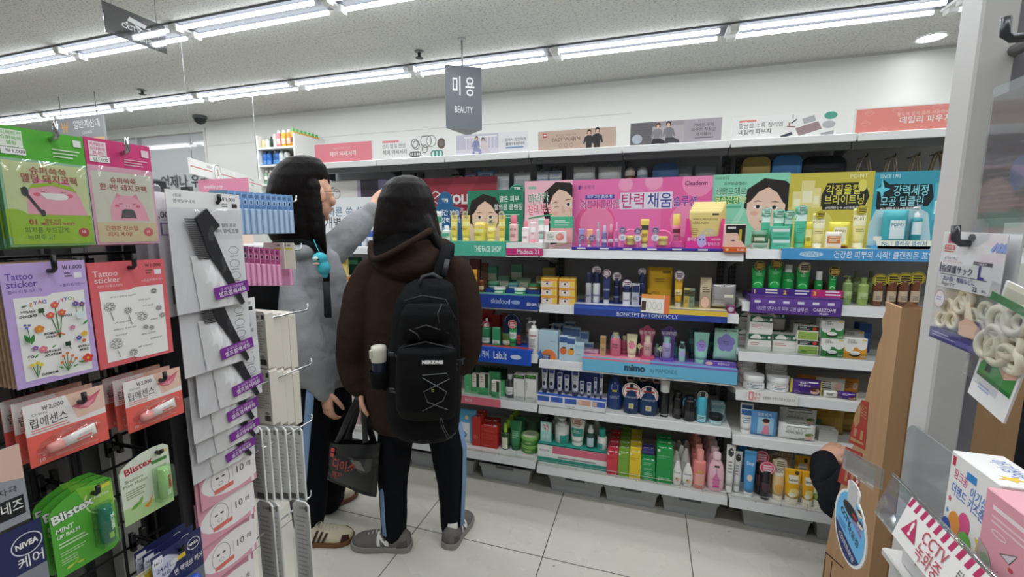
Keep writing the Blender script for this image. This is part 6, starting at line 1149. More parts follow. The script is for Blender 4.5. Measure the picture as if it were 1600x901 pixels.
def pack(name,label,y0,y1,z0,z1,X,fn,th=0.002,cat='card',rnd=0.0,c='e9e9e9',group=None,film=False,poly=None,rot=0.0,hole=None):
 """flat hanging card facing the aisle; local x runs away from the viewer"""
 W,H=y1-y0,z1-z0
 r=E(name,label,cat,(X,(y0+y1)/2,z0),group=group,rot=(0,0,PI/2));
 if poly:pts=[(u*W-W/2,v*H)for u,v in poly]
 elif rnd:
  pts=[(sx*(W/2-rnd)+rnd*math.cos(math.radians(a0+15*k)),(rnd if sz<0 else H-rnd)+rnd*math.sin(math.radians(a0+15*k)))for sx,sz,a0 in((1,-1,-90),(1,1,0),(-1,1,90),(-1,-1,180))for k in range(7)]
 else:pts=[(-W/2,0),(W/2,0),(W/2,H),(-W/2,H)]
 mb=MB().prism(pts,0,th,M(c,0.35));f=F(mb,(-W/2,0,0),w=W,h=H)
 if poly or rnd:f.p([((p[0]+W/2)/W,p[1]/H)for p in pts],M(c,0.35))
 fn(f,r,W,H);mb.build('backing_card',r)
 if film:
  n=8;vs=[(-W/2+W*i/n,-0.003-0.0022*math.sin(i*2.1)*math.sin(j*1.3)-(0.004 if 0<i<n and 0<j<n else 0),H*film*j/n)for j in range(n+1)for i in range(n+1)]
  MB().add(vs,[(j*(n+1)+i,j*(n+1)+i+1,(j+1)*(n+1)+i+1,(j+1)*(n+1)+i)for j in range(n)for i in range(n)],clear('ffffff',0.045,'wrap',0.03),True).build('clear_wrap',r)
 if hole:F_=MB().prism([(hole[0]*W-W/2+0.006*math.cos(a*PI/8),hole[1]*H+0.004*math.sin(a*PI/8))for a in range(16)],-0.0012,-0.0008,M('1a1a1c'));F_.build('hang_hole',r)
 return r
def pig(f,u,v,s,ar,band=None,mask=None):
 P=lambda pts,m:f.p([(u+x*s*ar,v+y*s)for x,y in pts],M(m));pk='f0a9bd'
 el=lambda x,y,a,b,m:P([(x+a*math.cos(k*PI/12),y+b*math.sin(k*PI/12))for k in range(24)],m)
 P([(-0.75,0.62),(-0.62,1.02),(-0.3,0.8)],'e48ba6');P([(0.75,0.62),(0.62,1.02),(0.3,0.8)],'e48ba6')
 P([(-1.1,-0.9),(-1.05,0.1),(-0.8,0.6),(-0.3,0.86),(0.3,0.86),(0.8,0.6),(1.1,0.05),(1.35,-0.9)],pk)
 for sg in(-1,1):el(sg*0.66,0.12,0.14,0.1,'e2607c');f.l([(u+(sg*0.42-0.1)*s*ar,v+0.3*s),(u+sg*0.42*s*ar,v+0.26*s),(u+(sg*0.42+0.1)*s*ar,v+0.3*s)],0.0008,M('8a4a5a'))
 el(0,0.12,0.26,0.18,'f6bccb');el(-0.08,0.12,0.04,0.07,'c9667f');el(0.08,0.12,0.04,0.07,'c9667f')
 if band:P([(-0.98,0.34),(-0.8,0.62),(0.0,0.8),(0.8,0.62),(1.0,0.3),(0.85,0.36),(0.0,0.62),(-0.85,0.42)],band)
 if mask=='white':P([(-0.55,0.15),(-0.3,0.22),(0.0,0.2),(0.4,0.22),(0.62,0.08),(0.5,-0.1),(0.1,-0.14),(-0.3,-0.1)],'f4f2ee')
 if mask=='sheet':P([(-0.38,-0.18),(-0.2,-0.1),(0.2,-0.1),(0.38,-0.18),(0.5,-0.75),(0.3,-0.7),(-0.3,-0.7),(-0.5,-0.75)],'4a4a4e')
def noseg(f,r,W,H):
 ar=H/W;G=M('55b435');rd=M('a83a34')
 f.r(0,0.74,1,1,G).r(0.0,0,1,0.74,M('8fc0a0')).r(0.03,0.02,0.98,0.72,M('cfd9a0')).r(0.03,0.02,0.98,0.28,M('9cc52a')).e(0.08,0.2,0.2,0.12,M('9cc52a')).r(0.0,0,1,0.02,M('7fae6a'))
 pig(f,0.55,0.43,0.17,ar,'9cc52a','white');f.l([(0.2,0.5),(0.38,0.3)],0.003,M('26262a')).e(0.23,0.47,0.04,0.04,M('26262a')).e(0.4,0.29,0.03,0.03,M('26262a')).r(0.03,0.02,0.98,0.26,M('9cc52a'))
 f.t('슈퍼쓱쓱',0.52,0.63,0.05,rd,mw=0.5,bold=0.015).t('멜팅 돼지코팩',0.53,0.555,0.06,rd,mw=0.64,bold=0.015).t('01',0.27,0.19,0.045,rd,bold=0.04).t('MELTING SHEET',0.56,0.185,0.025,rd,mw=0.4).t('멜팅 시트',0.5,0.215,0.022,rd,mw=0.24).t('피지를 부드럽게',0.42,0.12,0.04,M('4f7a1a'),mw=0.5,bold=0).t('녹여주고!',0.34,0.06,0.04,M('4f7a1a'),mw=0.3,bold=0).e(0.86,0.12,0.07,0.07/ar,M('c2363e')).t('15',0.86,0.115,0.025,WHT,mw=0.1)
 f.r(0.04,0.83,0.28,0.97,M('e6efe0')).t('퍼펙트리',0.16,0.93,0.026,G,mw=0.22).t('슈퍼쓱쓱',0.16,0.89,0.026,G,mw=0.22).t('멜팅',0.16,0.85,0.026,G,mw=0.14).r(0.04,0.77,0.3,0.825,M('f4f4f2')).t('￦1,000',0.19,0.785,0.028,M('1f1f1f'),mw=0.24,bold=0.03).r(0.86,0.9,0.96,0.96,M('e9eee6')).lines(0.6,0.86,0.96,3,0.03,M('cfe6c4'))
def nosep(f,r,W,H):
 ar=H/W;G=M('d93f7f');rd=M('a83a34')
 f.r(0,0.75,1,1,G).r(0,0,1,0.75,M('e0a6bc')).r(0.04,0.02,0.97,0.7,M('d6d6c6')).r(0.04,0.02,0.97,0.2,M('d9c9a0'));pig(f,0.53,0.36,0.14,ar,None,'sheet');f.r(0.04,0.02,0.97,0.215,M('d9c9a0'))
 f.t('슈퍼쓱쓱',0.5,0.6,0.045,rd,mw=0.5,bold=0.015).t('한-번! 돼지코팩',0.5,0.53,0.05,rd,mw=0.72,bold=0.015).t('간편한 원스텝',0.4,0.14,0.036,M('b8444a'),mw=0.5).t('피지 케어!',0.36,0.08,0.036,M('b8444a'),mw=0.4).e(0.82,0.12,0.08,0.08/ar,M('d9606a')).t('10',0.82,0.11,0.025,WHT,mw=0.1)
 f.r(0.05,0.84,0.3,0.97,M('f2e0e6')).t('퍼펙트리',0.17,0.93,0.024,G,mw=0.22).t('슈퍼쓱쓱',0.17,0.89,0.024,G,mw=0.22).t('한-번!',0.17,0.85,0.024,G,mw=0.16).r(0.05,0.78,0.33,0.835,M('f4f4f2')).t('￦1,000',0.2,0.79,0.028,M('1f1f1f'),mw=0.25,bold=0.03).r(0.84,0.88,0.96,0.95,M('f0d9e2')).lines(0.55,0.84,0.95,3,0.025,M('f0b9cf'))
def flower(f,u,v,s,ar,c,cc='e9c23f',n=5,stem=None):
 if stem:f.l([(u,v),(u+stem[0],v+stem[1])],0.0009,M('3f7f3a'))
 s*=0.62
 for k in range(n):a=2*PI*k/n+0.3;f.e(u+0.75*s*ar*math.cos(a),v+0.75*s*math.sin(a),s*ar*0.55,s*0.55,M(c),10)
 f.e(u,v,s*ar*0.35,s*0.35,M(cc),8)
def leaf(f,u,v,s,ar,a,c='3f8a3a'):
 s*=0.7
 c_,s_=math.cos(a),math.sin(a);f.p([(u+(x*c_-y*s_)*s*ar,v+(x*s_+y*c_)*s)for x,y in((-1,0),(-0.3,0.35),(0.5,0.25),(1,0),(0.5,-0.25),(-0.3,-0.35))],M(c))
def tattoo(bgc,light):
 def fn(f,r,W,H):
  ar=H/W;f.r(0,0,1,1,M(bgc));ink=M('5a3f9c' if light else 'f6dcdc')
  f.t('Tattoo',0.2,0.87,0.055,ink,mw=0.3,bold=0.01).t('sticker',0.22,0.81,0.055,ink,mw=0.34,bold=0.01).t('컬러 타투스티커' if light else '라인 타투스티커',0.24,0.765,0.022,ink,mw=0.4,bold=0).t('<플라워가든>' if light else '<손글씨메시지>',0.8,0.785,0.022,ink,mw=0.3,bold=0)
  f.t('￦1,000',0.83,0.93,0.034,M('26262a'),mw=0.25,bold=0.03).r(0.84,0.85,0.94,0.9,M('e9e6ee')).lines(0.72,0.9,0.82,2,0.024,M('4a4a4e'))
  f.p([(0.1,0.05),(0.42,0.05),(0.5,0.03),(0.92,0.03),(0.94,0.74),(0.55,0.74),(0.48,0.72),(0.1,0.73)],M('f0efec'))
  if light:
   for i,ch in enumerate('JOYFUL DAYS'):
    if ch!=' ':f.t(ch,0.8-i*0.052,0.655+0.012*math.sin(i),0.03,M(('e0913a','4a9a4a','4a6ac0','d9506a','8a5ab0')[i%5]),mw=0.05,bold=0.02,mir=True)
   for u,v,s in(('HAPPY',0.23,0.6),('ENDING',0.23,0.565),('AMOR',0.45,0.4),('FATI',0.45,0.37),('JOY',0.2,0.235),('HAKUNA',0.45,0.25),('MATATA',0.45,0.22),('CARPE',0.84,0.24),('DIEM',0.84,0.21),('LOVE',0.68,0.53),('MOMENT',0.38,0.07)):f.t(u,v,s,0.02,M('2a2a2a'),mw=0.2,bold=0.02,mir=True)
   for u,v in((0.55,0.64),(0.48,0.56),(0.62,0.57)):f.l([(u,v),(0.56,0.36)],0.001,M('3f7f3a'));flower(f,u,v,0.035,ar,'e0605a')
   f.l([(0.5,0.38),(0.56,0.4),(0.62,0.38)],0.0014,M('d9403a'))
   for u,v,s,c in((0.33,0.46,0.04,'e08a3a'),(0.34,0.29,0.035,'e07a9c'),(0.25,0.31,0.025,'8a5ab8'),(0.8,0.63,0.028,'5f4aa8'),(0.88,0.62,0.028,'6a3a9c'),(0.72,0.43,0.025,'c97ab0'),(0.86,0.36,0.03,'e9b93a'),(0.78,0.33,0.025,'3f3fb0'),(0.84,0.3,0.02,'e0603a'),(0.86,0.14,0.05,'d9463a')):flower(f,u,v,s,ar,c)
   for u,v in((0.18,0.18),(0.24,0.19),(0.28,0.17)):flower(f,u,v,0.02,ar,'e3d23a',stem=(0.22-u,-0.1))
   for u,v in((0.55,0.2),(0.6,0.22),(0.66,0.19),(0.7,0.16),(0.52,0.15),(0.62,0.14)):f.l([(u,v),(0.58,0.07)],0.0008,M('3f7f3a'));f.e(u,v,0.022,0.022/ar,M('e0703a'),10)
   flower(f,0.18,0.5,0.03,ar,'5f6fc0','e9d23a',3,(0.02,-0.15))
   for u,v,s,a,c in((0.16,0.4,0.06,1.9,'2f7a3a'),(0.22,0.39,0.06,1.3,'3a8a3f'),(0.18,0.66,0.03,0.3,'4a6a3a'),(0.24,0.25,0.025,0.8,'3f8a3a'),(0.45,0.3,0.025,0.6,'3f8a3a'),(0.88,0.46,0.04,0.7,'3f9a4a'),(0.5,0.11,0.03,2.6,'3f8a3a'),(0.68,0.1,0.03,0.4,'3f8a3a'),(0.76,0.12,0.035,2.8,'3f8a3a')):leaf(f,u,v,s,ar,a,c)
   for cx_,cy_,c in((0.36,0.61,'2f4a2a'),(0.62,0.3,'1f3a24')):
    for k in range(4):f.e(cx_+0.022*math.cos(k*PI/2+.8),cy_+0.022/ar*math.sin(k*PI/2+.8),0.022,0.022/ar,M(c),10)
    f.l([(cx_,cy_),(cx_+0.03,cy_-0.05)],0.0008,M(c))
   f.p([(0.76,0.56),(0.9,0.56),(0.87,0.5),(0.79,0.5)],M('d9ecec')).l([(0.78,0.56),(0.78,0.62)],0.0008,M('3f7f3a')).l([(0.86,0.56),(0.87,0.62)],0.0008,M('3f7f3a'))
  else:
   ik=M('3a3638')
   for i,(s,u,v)in enumerate((('Happy ending is mine',0.38,0.66),('carpe diem',0.66,0.6),('Amor Fati',0.7,0.535),('forever',0.56,0.475),('Seize your life',0.34,0.41),('destiny',0.76,0.385),('journey to paradise',0.36,0.345),('la passion',0.3,0.29),('Ad hoc stella',0.66,0.25),('Serendipity',0.76,0.19),('Live your life',0.6,0.13))):f.t(s,u,v,0.018,ik,mw=0.42,bold=-0.005,sk=-0.25,mir=True)
   for u,v,s,st in((0.8,0.68,0.03,0),(0.2,0.58,0.05,1),(0.42,0.52,0.035,1),(0.6,0.44,0.05,0),(0.84,0.5,0.03,0),(0.88,0.42,0.03,0),(0.22,0.22,0.06,1),(0.42,0.1,0.04,1),(0.62,0.33,0.025,0),(0.7,0.31,0.025,0)):
    for k in range(7):a=2*PI*k/7;f.ring(u+0.6*s*ar*math.cos(a),v+0.6*s*math.sin(a),s*ar*0.35,s*0.22,0.0005,ik,8)
    if st:f.l([(u,v-s),(u+0.03,v-0.14)],0.0006,ik)
 return fn
pack('nose_pack','green hanging nose patch pack with a printed pig in a headband',0.303,0.384,1.360,1.497,XF,noseg,0.006,'pack',c='6fae7a',film=0.74)
for i in range(2):pack('nose_pack','green nose patch pack directly behind the front one, %s'%('second','third')[i],0.303,0.384,1.358-0.002*i,1.496-0.002*i,XF-0.012-0.012*i,noseg,0.006,'pack',c='6fae7a')
pack('nose_pack','dark green hanging pack cut by the picture edge beside the pig pack',0.215,0.295,1.355,1.49,XF-0.005,lambda f,r,W,H:f.r(0,0,1,1,M('2f6a2f')).r(0,0.75,1,1,M('3f9a3a')),0.02,'pack',c='2a5a2a')
pack('nose_pack','pink topped nose patch pack with a pig holding a black sheet',0.385,0.463,1.360,1.499,XF,nosep,0.006,'pack',c='d99ab4',film=0.75)
for i in range(2):pack('nose_pack','pink topped nose patch pack right behind the front one, %s'%('second','third')[i],0.385,0.463,1.358,1.498,XF-0.012-0.012*i,nosep,0.006,'pack',c='d99ab4')
for i in range(6):pack('tattoo_sticker','lilac colour tattoo sticker sheet with flowers, %s from the front'%ORD[i],0.29-0.0*i,0.369,1.193,1.341,XF-0.0085*i,tattoo('c4a9e0',True)if i==0 else(lambda f,r,W,H:f.r(0,0,1,1,M('c9a888'))),0.0015,'sticker sheet',c='b9a0d6' if i==0 else 'a98a6a',group='lilac tattoo sheets')
for i in range(3):pack('tattoo_sticker','coral line tattoo sticker sheet with handwriting, %s from the front'%ORD[i],0.371,0.466,1.192,1.336,XF-0.006*i,tattoo('e0686e',False)if i==0 else(lambda f,r,W,H:f.r(0,0,1,1,M('d9636a'))),0.0015,'sticker sheet',c='d0606a',group='coral tattoo sheets')
def lip(f,r,W,H):
 f.r(0,0,1,0.5,M('ee6a5e')).r(0,0.5,1,1,M('efece9')).p([(0.5,1),(1,1),(1,0.6),(0.62,0.56)],M('ecc9b6')).p([(0.56,0.78),(0.7,0.83),(0.76,0.9),(0.82,0.86),(0.96,0.93),(0.86,0.74),(0.76,0.68),(0.66,0.7)],M('e0788a')).l([(0.57,0.775),(0.76,0.79),(0.95,0.92)],0.0009,M('b8506a')).p([(0.64,0.73),(0.76,0.77),(0.86,0.8),(0.78,0.7)],M('eda0ac'))
 f.t('립에센스',0.28,0.62,0.13,M('333335'),mw=0.44,bold=0).t('￦2,000',0.34,0.86,0.07,M('2a2a2c'),mw=0.26,bold=0.03).t('Orient',0.18,0.8,0.05,M('8a8a8c'),mw=0.2,bold=0).lines(0.06,0.585,0.52,2,0.04,M('e58a86')).t('10',0.14,0.05,0.06,M('f6d6d0'),mw=0.1).r(0.2,0.07,0.85,0.08,M('f4a79c'))
 mb=MB();mb.X=Matrix.Translation((-0.02*W,-0.007,0.28*H))@Matrix.Rotation(-0.13,4,'Y')
 L=W*0.62;ring=lambda x,a,b:[(x,a*math.cos(k*PI/6),b*math.sin(k*PI/6))for k in range(12)]
 mb.loft([ring(-L/2+L*t,0.006*q,H*0.09*p_)for t,q,p_ in((0.3,0.9,0.9),(0.6,0.8,1.0),(0.95,0.25,1.1),(1.0,0.1,1.1))],M('f0eeeb',0.3));mb.loft([ring(-L/2+L*t,0.006*q,H*0.09*q)for t,q in((0.0,0.5),(0.03,0.8),(0.1,0.9),(0.3,0.95))],M('f2a79f',0.3))
 g=F(mb,(0.02*W,-0.0052,-0.02*H),w=W*0.25,h=H*0.1);g.t('lip essence',0.5,0.4,0.3,M('7a7a7c'),mw=1.0,bold=0).r(0.0,-0.2,0.8,0.1,M('e9756a'))
 mb.build('lip_tube',r)
 MB().loft([[(s*W*0.42*math.cos(k*PI/12),-0.001-y,0.29*H+s*H*0.19*math.sin(k*PI/12)+0.12*s*W*0.42*math.cos(k*PI/12))for k in range(24)]for s,y in((1.0,0.0),(0.96,0.011),(0.85,0.0145))],clear('ffffff',0.06,'blister'),True).build('blister',r)
LP=[(0,0.04),(0.04,0),(0.96,0),(1,0.04),(1,0.95),(0.95,1),(0.05,1),(0,0.95)]
for(y0,y1,z0,z1,nm)in((0.291,0.371,1.094,1.172,'nearer'),(0.394,0.472,1.090,1.166,'farther')):
 for i in range(3):pack('lip_essence_card','coral and white lip essence card on the %s hook, %s from the front'%(nm,ORD[i]),y0,y1,z0,z1,XF-0.022*i,lip,0.0015,'card',c='ee6a5e',poly=LP)
def bliss(mint):
 def fn(f,r,W,H):
  if mint:
   f.p(MP,M('57b03a')).p([(0.42,1.0),(0.6,0.97),(1,0.88),(1,0.02),(0.9,0.3),(0.75,0.55),(0.55,0.75)],M('7fc040')).e(0.84,0.78,0.2,0.16,M('9fce5a')).ring(0.8,0.76,0.26,0.2,0.002,M('c9e39a'),20,150,330)
   f.t('Blistex',0.36,0.7,0.11,M('2a4a2a'),mw=0.66,bold=0.06,rot=0.12).t('Blistex',0.36,0.7,0.11,M('f4f6f2'),mw=0.64,bold=0.03,rot=0.12).t('MINT',0.2,0.55,0.06,M('f0f4ec'),mw=0.26).t('LIP BALM',0.24,0.48,0.045,M('f0f4ec'),mw=0.34).lines(0.08,0.42,0.6,2,0.04,M('d6eac9')).lines(0.08,0.3,0.5,2,0.03,M('b9dca4')).lines(0.08,0.22,0.4,3,0.03,M('b9dca4'));leaf(f,0.2,0.09,0.07,H/W,0.3,'b9d94a');leaf(f,0.3,0.12,0.06,H/W,1.0,'a0cc3a');leaf(f,0.36,0.08,0.06,H/W,-0.1,'b9d94a')
   f.r(0.76,0.86,0.96,0.9,M('e9d84a')).t('￦3,000',0.86,0.915,0.03,M('22301a'),mw=0.22).t('Daily Care',0.8,0.77,0.03,M('f0f6e6'),mw=0.24)
  else:
   f.p(MP,M('dfe6d4')).p([(0,0),(1,0),(1,0.28),(0.6,0.2),(0,0.26)],M('b9d99a'));f.t('Blistex',0.38,0.76,0.1,M('f6f6f4'),mw=0.66,bold=0.06,rot=0.1).t('Blistex',0.38,0.76,0.1,M('b02a30'),mw=0.64,bold=0.03,rot=0.1).t('Sensitive',0.26,0.63,0.05,M('5a7a4a'),mw=0.4,bold=0).t('Mint Melon',0.28,0.56,0.05,M('5a7a4a'),mw=0.46,bold=0).lines(0.08,0.5,0.5,4,0.035,M('8aa47a'));leaf(f,0.24,0.24,0.12,H/W,0.5,'6aa83a');leaf(f,0.34,0.28,0.1,H/W,1.2,'7fb84a');f.p([(0.38,0.16),(0.5,0.2),(0.58,0.3),(0.54,0.18),(0.46,0.12)],M('f0963a')).r(0.62,0.74,0.94,0.79,M('4a8a4a')).r(0.72,0.86,0.95,0.9,M('e9d84a'))
  mb=MB().lathe([(W*0.1,H*0.18),(W*0.115,H*0.19),(W*0.115,H*0.5),(W*0.11,H*0.51),(W*0.11,H*0.64),(W*0.1,H*0.655)],M('1f7a6a' if mint else 'b9dc9a',0.25),20,cx=W*0.26,cy=-0.009)
  g=F(mb,(W*0.145,-0.009,H*0.2),w=W*0.23,h=H*0.4,warp=lambda u,v:W*0.117*math.sqrt(max(0.03,1-((u-W*0.115)/(W*0.117))**2)),eps=0.00004);g.clip=False;g.t('Blistex',0.6,0.85,0.16,M('e9f4ec' if mint else 'c0303a'),'l',mw=1.4,bold=0.05,rot=-PI/2).r(0.35,0.1,0.7,0.3,M('9ad04a' if mint else 'dfeec9'))
  mb.build('lip_balm',r)
  MB().loft([[(W*0.26+sx*s*W*0.16,-0.001-y,H*0.41+sz*s*H*0.27)for sx,sz in((-1,-1),(0,-1),(1,-1),(1,0),(1,1),(0,1),(-1,1),(-1,0))]for s,y in((1.0,0.0),(0.97,0.015),(0.88,0.019))],clear('f4fff4',0.07,'blister'),True).build('blister',r)
 return fn
MP=[(0.03,0.0),(0.9,0.0),(0.97,0.04),(1,0.1),(1,0.93),(0.9,0.985),(0.7,1.0),(0.45,0.98),(0.22,0.93),(0.05,0.86),(0,0.8),(0,0.04)]
for i in range(3):pack('lip_balm_card','green mint lip balm blister card with rounded top, %s from the front'%ORD[i],0.299,0.367,0.938,1.046,XF-0.016*i,bliss(True),0.0012,'card',c='3f8a2a',poly=MP)
pack('lip_balm_card','pale mint melon lip balm blister card hanging alone',0.376,0.443,0.957,1.056,XF,bliss(False),0.0012,'card',c='dfe6d4',poly=MP)
def niv(f,r,W,H):
 f.r(0,0,1,1,M('232c5c')).r(0,0,1,0.3,M('6f757f')).p([(0,0.55),(0.22,0.5),(0.42,0.62),(0.5,0.78),(0.3,0.9),(0,0.9)],M('cfd2e6')).e(0.82,0.8,0.13,0.1,M('1d2450')).ring(0.82,0.8,0.13,0.1,0.0012,M('dfe3ee')).t('NIVEA',0.82,0.78,0.045,WHT,mw=0.2,bold=0.04)
 f.r(0.02,0.8,0.2,0.96,M('e9eaf0')).t('No.1',0.11,0.84,0.05,M('1d2450'),mw=0.14).t('24시간',0.24,0.68,0.08,M('2a3470'),mw=0.34,bold=0.03).t('보습',0.24,0.58,0.06,M('2a3470'),mw=0.18).r(0.34,0.68,0.64,0.76,M('e9eaee')).r(0.48,0.68,0.64,0.76,M('e9c83a')).t('맨 액티브 케어',0.68,0.46,0.09,WHT,mw=0.58,bold=0.05).lines(0.1,0.26,0.8,2,0.06,M('c9ccd4'))
 mb=MB();mb.X=Matrix.Translation((0,-0.008,0.2*H))@Matrix.Rotation(PI/2+0.05,4,'Y');mb.lathe([(0.008,-W*0.25),(0.0095,-W*0.22),(0.0095,W*0.25),(0.008,W*0.28)],M('2f57b8',0.25),20);mb.build('lip_balm',r)
for i in range(3):pack('lip_balm_card','navy and silver lip balm card low on the rack, %s from the front'%ORD[i],0.402,0.478,0.79,0.886,XF-0.018*i,niv,0.0012,'card',c='232c5c')
pack('lip_balm_card','navy card with an oval emblem cut off by the picture edge',0.225,0.292,0.93,1.03,XF,lambda f,r,W,H:f.r(0,0,1,1,M('232c5c')).r(0,0,1,0.42,M('8a8f98')).e(0.78,0.76,0.2,0.13,M('1d2450')).ring(0.78,0.76,0.2,0.13,0.0012,M('dfe3ee')).t('NIVEA',0.78,0.73,0.07,WHT,mw=0.3,bold=0.04).t('케어',0.8,0.48,0.12,WHT,mw=0.34,bold=0.03).e(0.7,0.18,0.26,0.1,M('2f57b8')),0.0012,'card',c='232c5c')
pack('beauty_card','grey card with a cropped face cut off by the picture edge',0.222,0.284,1.035,1.13,XF,lambda f,r,W,H:f.r(0,0,1,1,M('9a9ea6')).p([(0.3,1),(1,1),(1,0.55),(0.7,0.6),(0.4,0.8)],M('e3bfae')).r(0.5,0.1,0.95,0.35,M('16181c')).t('네즈',0.78,0.18,0.12,WHT,mw=0.3).t('자극',0.75,0.42,0.07,M('33363c'),mw=0.3),0.0012,'card',c='9a9ea6')
for i in range(3):pack('lip_care_card','cream card with yellow sticker at the bottom edge, %s'%ORD[i],0.345+0.03*i,0.392+0.03*i,0.775,0.868-0.004*i,XF-0.002-0.012*i,lambda f,r,W,H:f.r(0,0,1,1,M('ded8ac')).r(0.45,0.8,0.75,0.94,M('e3c23a')).t('￦2,000',0.6,0.66,0.09,M('2a2a2a'),mw=0.5).r(0.8,0.82,0.92,0.92,M('8a8a80')),0.0015,'card',c='ded8ac',rnd=0.008)
for(y,z,lab,c,t)in((0.352,1.489,'chrome hook holding the green pig packs',M('b9bbbd',0.15,0.9),0.02),(0.427,1.485,'chrome hook holding the pink pig packs',M('b9bbbd',0.15,0.9),0.02),(0.333,1.330,'black hook holding the lilac tattoo sheets',BK,0.02),(0.419,1.327,'black hook holding the coral tattoo sheets',BK,0.02),(0.344,1.158,'black hook holding the nearer lip essence cards',BK,0.014),(0.442,1.154,'black hook holding the farther lip essence cards',BK,0.014),(0.345,1.030,'black hook holding the mint lip balm cards',BK,0.012),(0.426,1.046,'black hook holding the mint melon card',BK,0.006),(0.442,0.872,'black hook holding the navy lip balm cards',BK,0.01)):
 phook(y,z,0.108,c,lab,tip=t)
 # ---- hair dye tool kits and face packs on the far end of the rack
PU=M('7f2f96')
def kit(f,r,W,H):
 f.r(0,0,1,1,M('e4e4e8')).r(0,0.86,1,1,M('f2f2f2')).t('1회용',0.14,0.945,0.022,M('3a3a3c'),mw=0.2,bold=0).t('염색도구세트',0.22,0.9,0.024,M('3a3a3c'),mw=0.36,bold=0).t('￦1,000',0.82,0.935,0.032,M('1d1d1f'),mw=0.26,bold=0.03).r(0.87,0.875,0.95,0.915,M('2a2a2c')).lines(0.72,0.91,0.84,2,0.018,M('4a4a4c'))
 f.t('뷰티 컬링 프로',0.74,0.71,0.026,M('4a4a4e'),mw=0.4,bold=0).t('헤어 염색 프렐',0.76,0.66,0.028,M('3a3a3e'),mw=0.42,bold=0).r(0.56,0.0,1,0.6,M('f0f0f2'))
 for k,z in enumerate((0.5,0.38,0.27,0.17)):f.ring(0.84,z,0.08,0.035,0.0008,M('4a4a50'),6+k).r(0.78,z-0.055,0.9,z-0.048,M('5a5a60'))
 mb=MB();fx=lambda u,v,d:(u*W-W/2,-d,v*H)
 pl=[(0.3,0.78),(0.46,0.86),(0.62,0.72),(0.52,0.66),(0.66,0.4),(0.9,0.02),(0.86,0.0),(0.56,0.34),(0.42,0.5),(0.36,0.66)]
 mb.prism([(u*W-W/2,v*H)for u,v in pl],-0.008,-0.004,M('2a2a2e',0.3))
 for k in range(22):u,v=0.3+0.006*k,0.77-0.0155*k;mb.box((u-0.13)*W-W/2,(u+0.03)*W-W/2,-0.007,-0.005,v*H-0.0007,v*H+0.0007,M('2a2a2e'))
 mb.build('dye_brush',r)
 vs=[];n=8
 for j in range(n+1):
  for i in range(n+1):
   u,v=i/n,j/n;vs.append(fx(0.22+0.06*(1-v)+u*(0.26+0.4*(1-v)),0.01+v*0.46,0.002+0.006*math.sin(PI*u)*math.sin(PI*(0.1+0.8*v))+0.001*math.sin(i*3+j*2)))
 MB().add(vs,[(j*(n+1)+i,j*(n+1)+i+1,(j+1)*(n+1)+i+1,(j+1)*(n+1)+i)for j in range(n)for i in range(n)],M('f2f2f4',0.4),True).build('folded_cape',r)
 mb=MB();mb.X=Matrix.Translation((0.22*W,-0.0095,0.1*H))@Matrix.Rotation(-0.12,4,'Y');w_,h_=W*0.52,H*0.105;mb.box(-w_/2,w_/2,0,0.0004,0,h_,PU);g=F(mb,(-w_/2,0,0),w=w_,h=h_);g.t('한 세트로 간편하게',0.5,0.62,0.2,M('e9d9f0'),mw=0.84,bold=0).t('셀프염색세트',0.5,0.16,0.34,WHT,mw=0.86);mb.build('purple_label',r)
def kitback(f,r,W,H):f.r(0,0,1,1,M('d9d9dd')).r(0,0.86,1,1,M('ececee')).t('1,000',0.1,0.8,0.05,M('2a2a2c'),mw=0.3).r(0.04,0.66,0.24,0.76,M('6a4a7e')).r(0.06,0.67,0.22,0.75,M('d9d9dd')).lines(0.3,0.6,0.9,4,0.04,M('7a7a80')).r(0.1,0.1,0.35,0.25,M('3a3a3c'))
KX=-0.70;k=0
for i in range(4):pack('hair_dye_kit','clear hair dye kit bag with comb brush on the top hook, %s from the front'%ORD[i],0.478-0.004*i,0.603-0.004*i,1.247-0.004*i,1.441-0.004*i,KX-0.019*i,kit if i==0 else kitback,0.0012,'pack',c='e4e4e8',film=0.87 if i<2 else False)
for j,(px,py)in enumerate(((366,542),(383,599),(375,637),(378,665),(372,696))):
 X=KX-0.009-0.0105*j;p=atx(px,py,X);z0=p.z-0.155*0.19
 for i in range(1):pack('hair_dye_kit','clear hair dye kit hanging below the top one, %s down'%ORD[j],p.y-0.0275-0.0625,p.y-0.0275+0.0625,z0,z0+0.19-0.03*(j>2),X-0.028*i,kit if i==0 else kitback,0.0012,'pack',c='e4e4e8',film=0.87 if i==0 else False)
def facep(f,r,W,H):
 ar=H/W;f.r(0,0,1,1,M('e2a3b6')).p([(0.05,0.5),(0.6,0.95),(1,0.75),(1,0.4)],M('cf8ba2')).e(0.62,0.24,0.6,0.2,M('f4f0f1')).r(0.9,0.0,0.95,0.5,M('f4f0f1'))
 f.ring(0.34,0.24,0.16,0.15/1.0,0.0008,M('4a4a4e'),20).e(0.29,0.27,0.03,0.012,M('4a4a4e'),8).e(0.39,0.27,0.03,0.012,M('4a4a4e'),8).ring(0.34,0.2,0.04,0.02,0.0006,M('4a4a4e'),8).r(0.22,0.1,0.56,0.15,M('e5766a')).t('10',0.7,0.21,0.085,M('1d1d20'),mw=0.2,bold=0).t('매',0.86,0.22,0.05,M('1d1d20'),mw=0.1,bold=0).r(0.555,0.18,0.56,0.32,M('8a8a8e'))
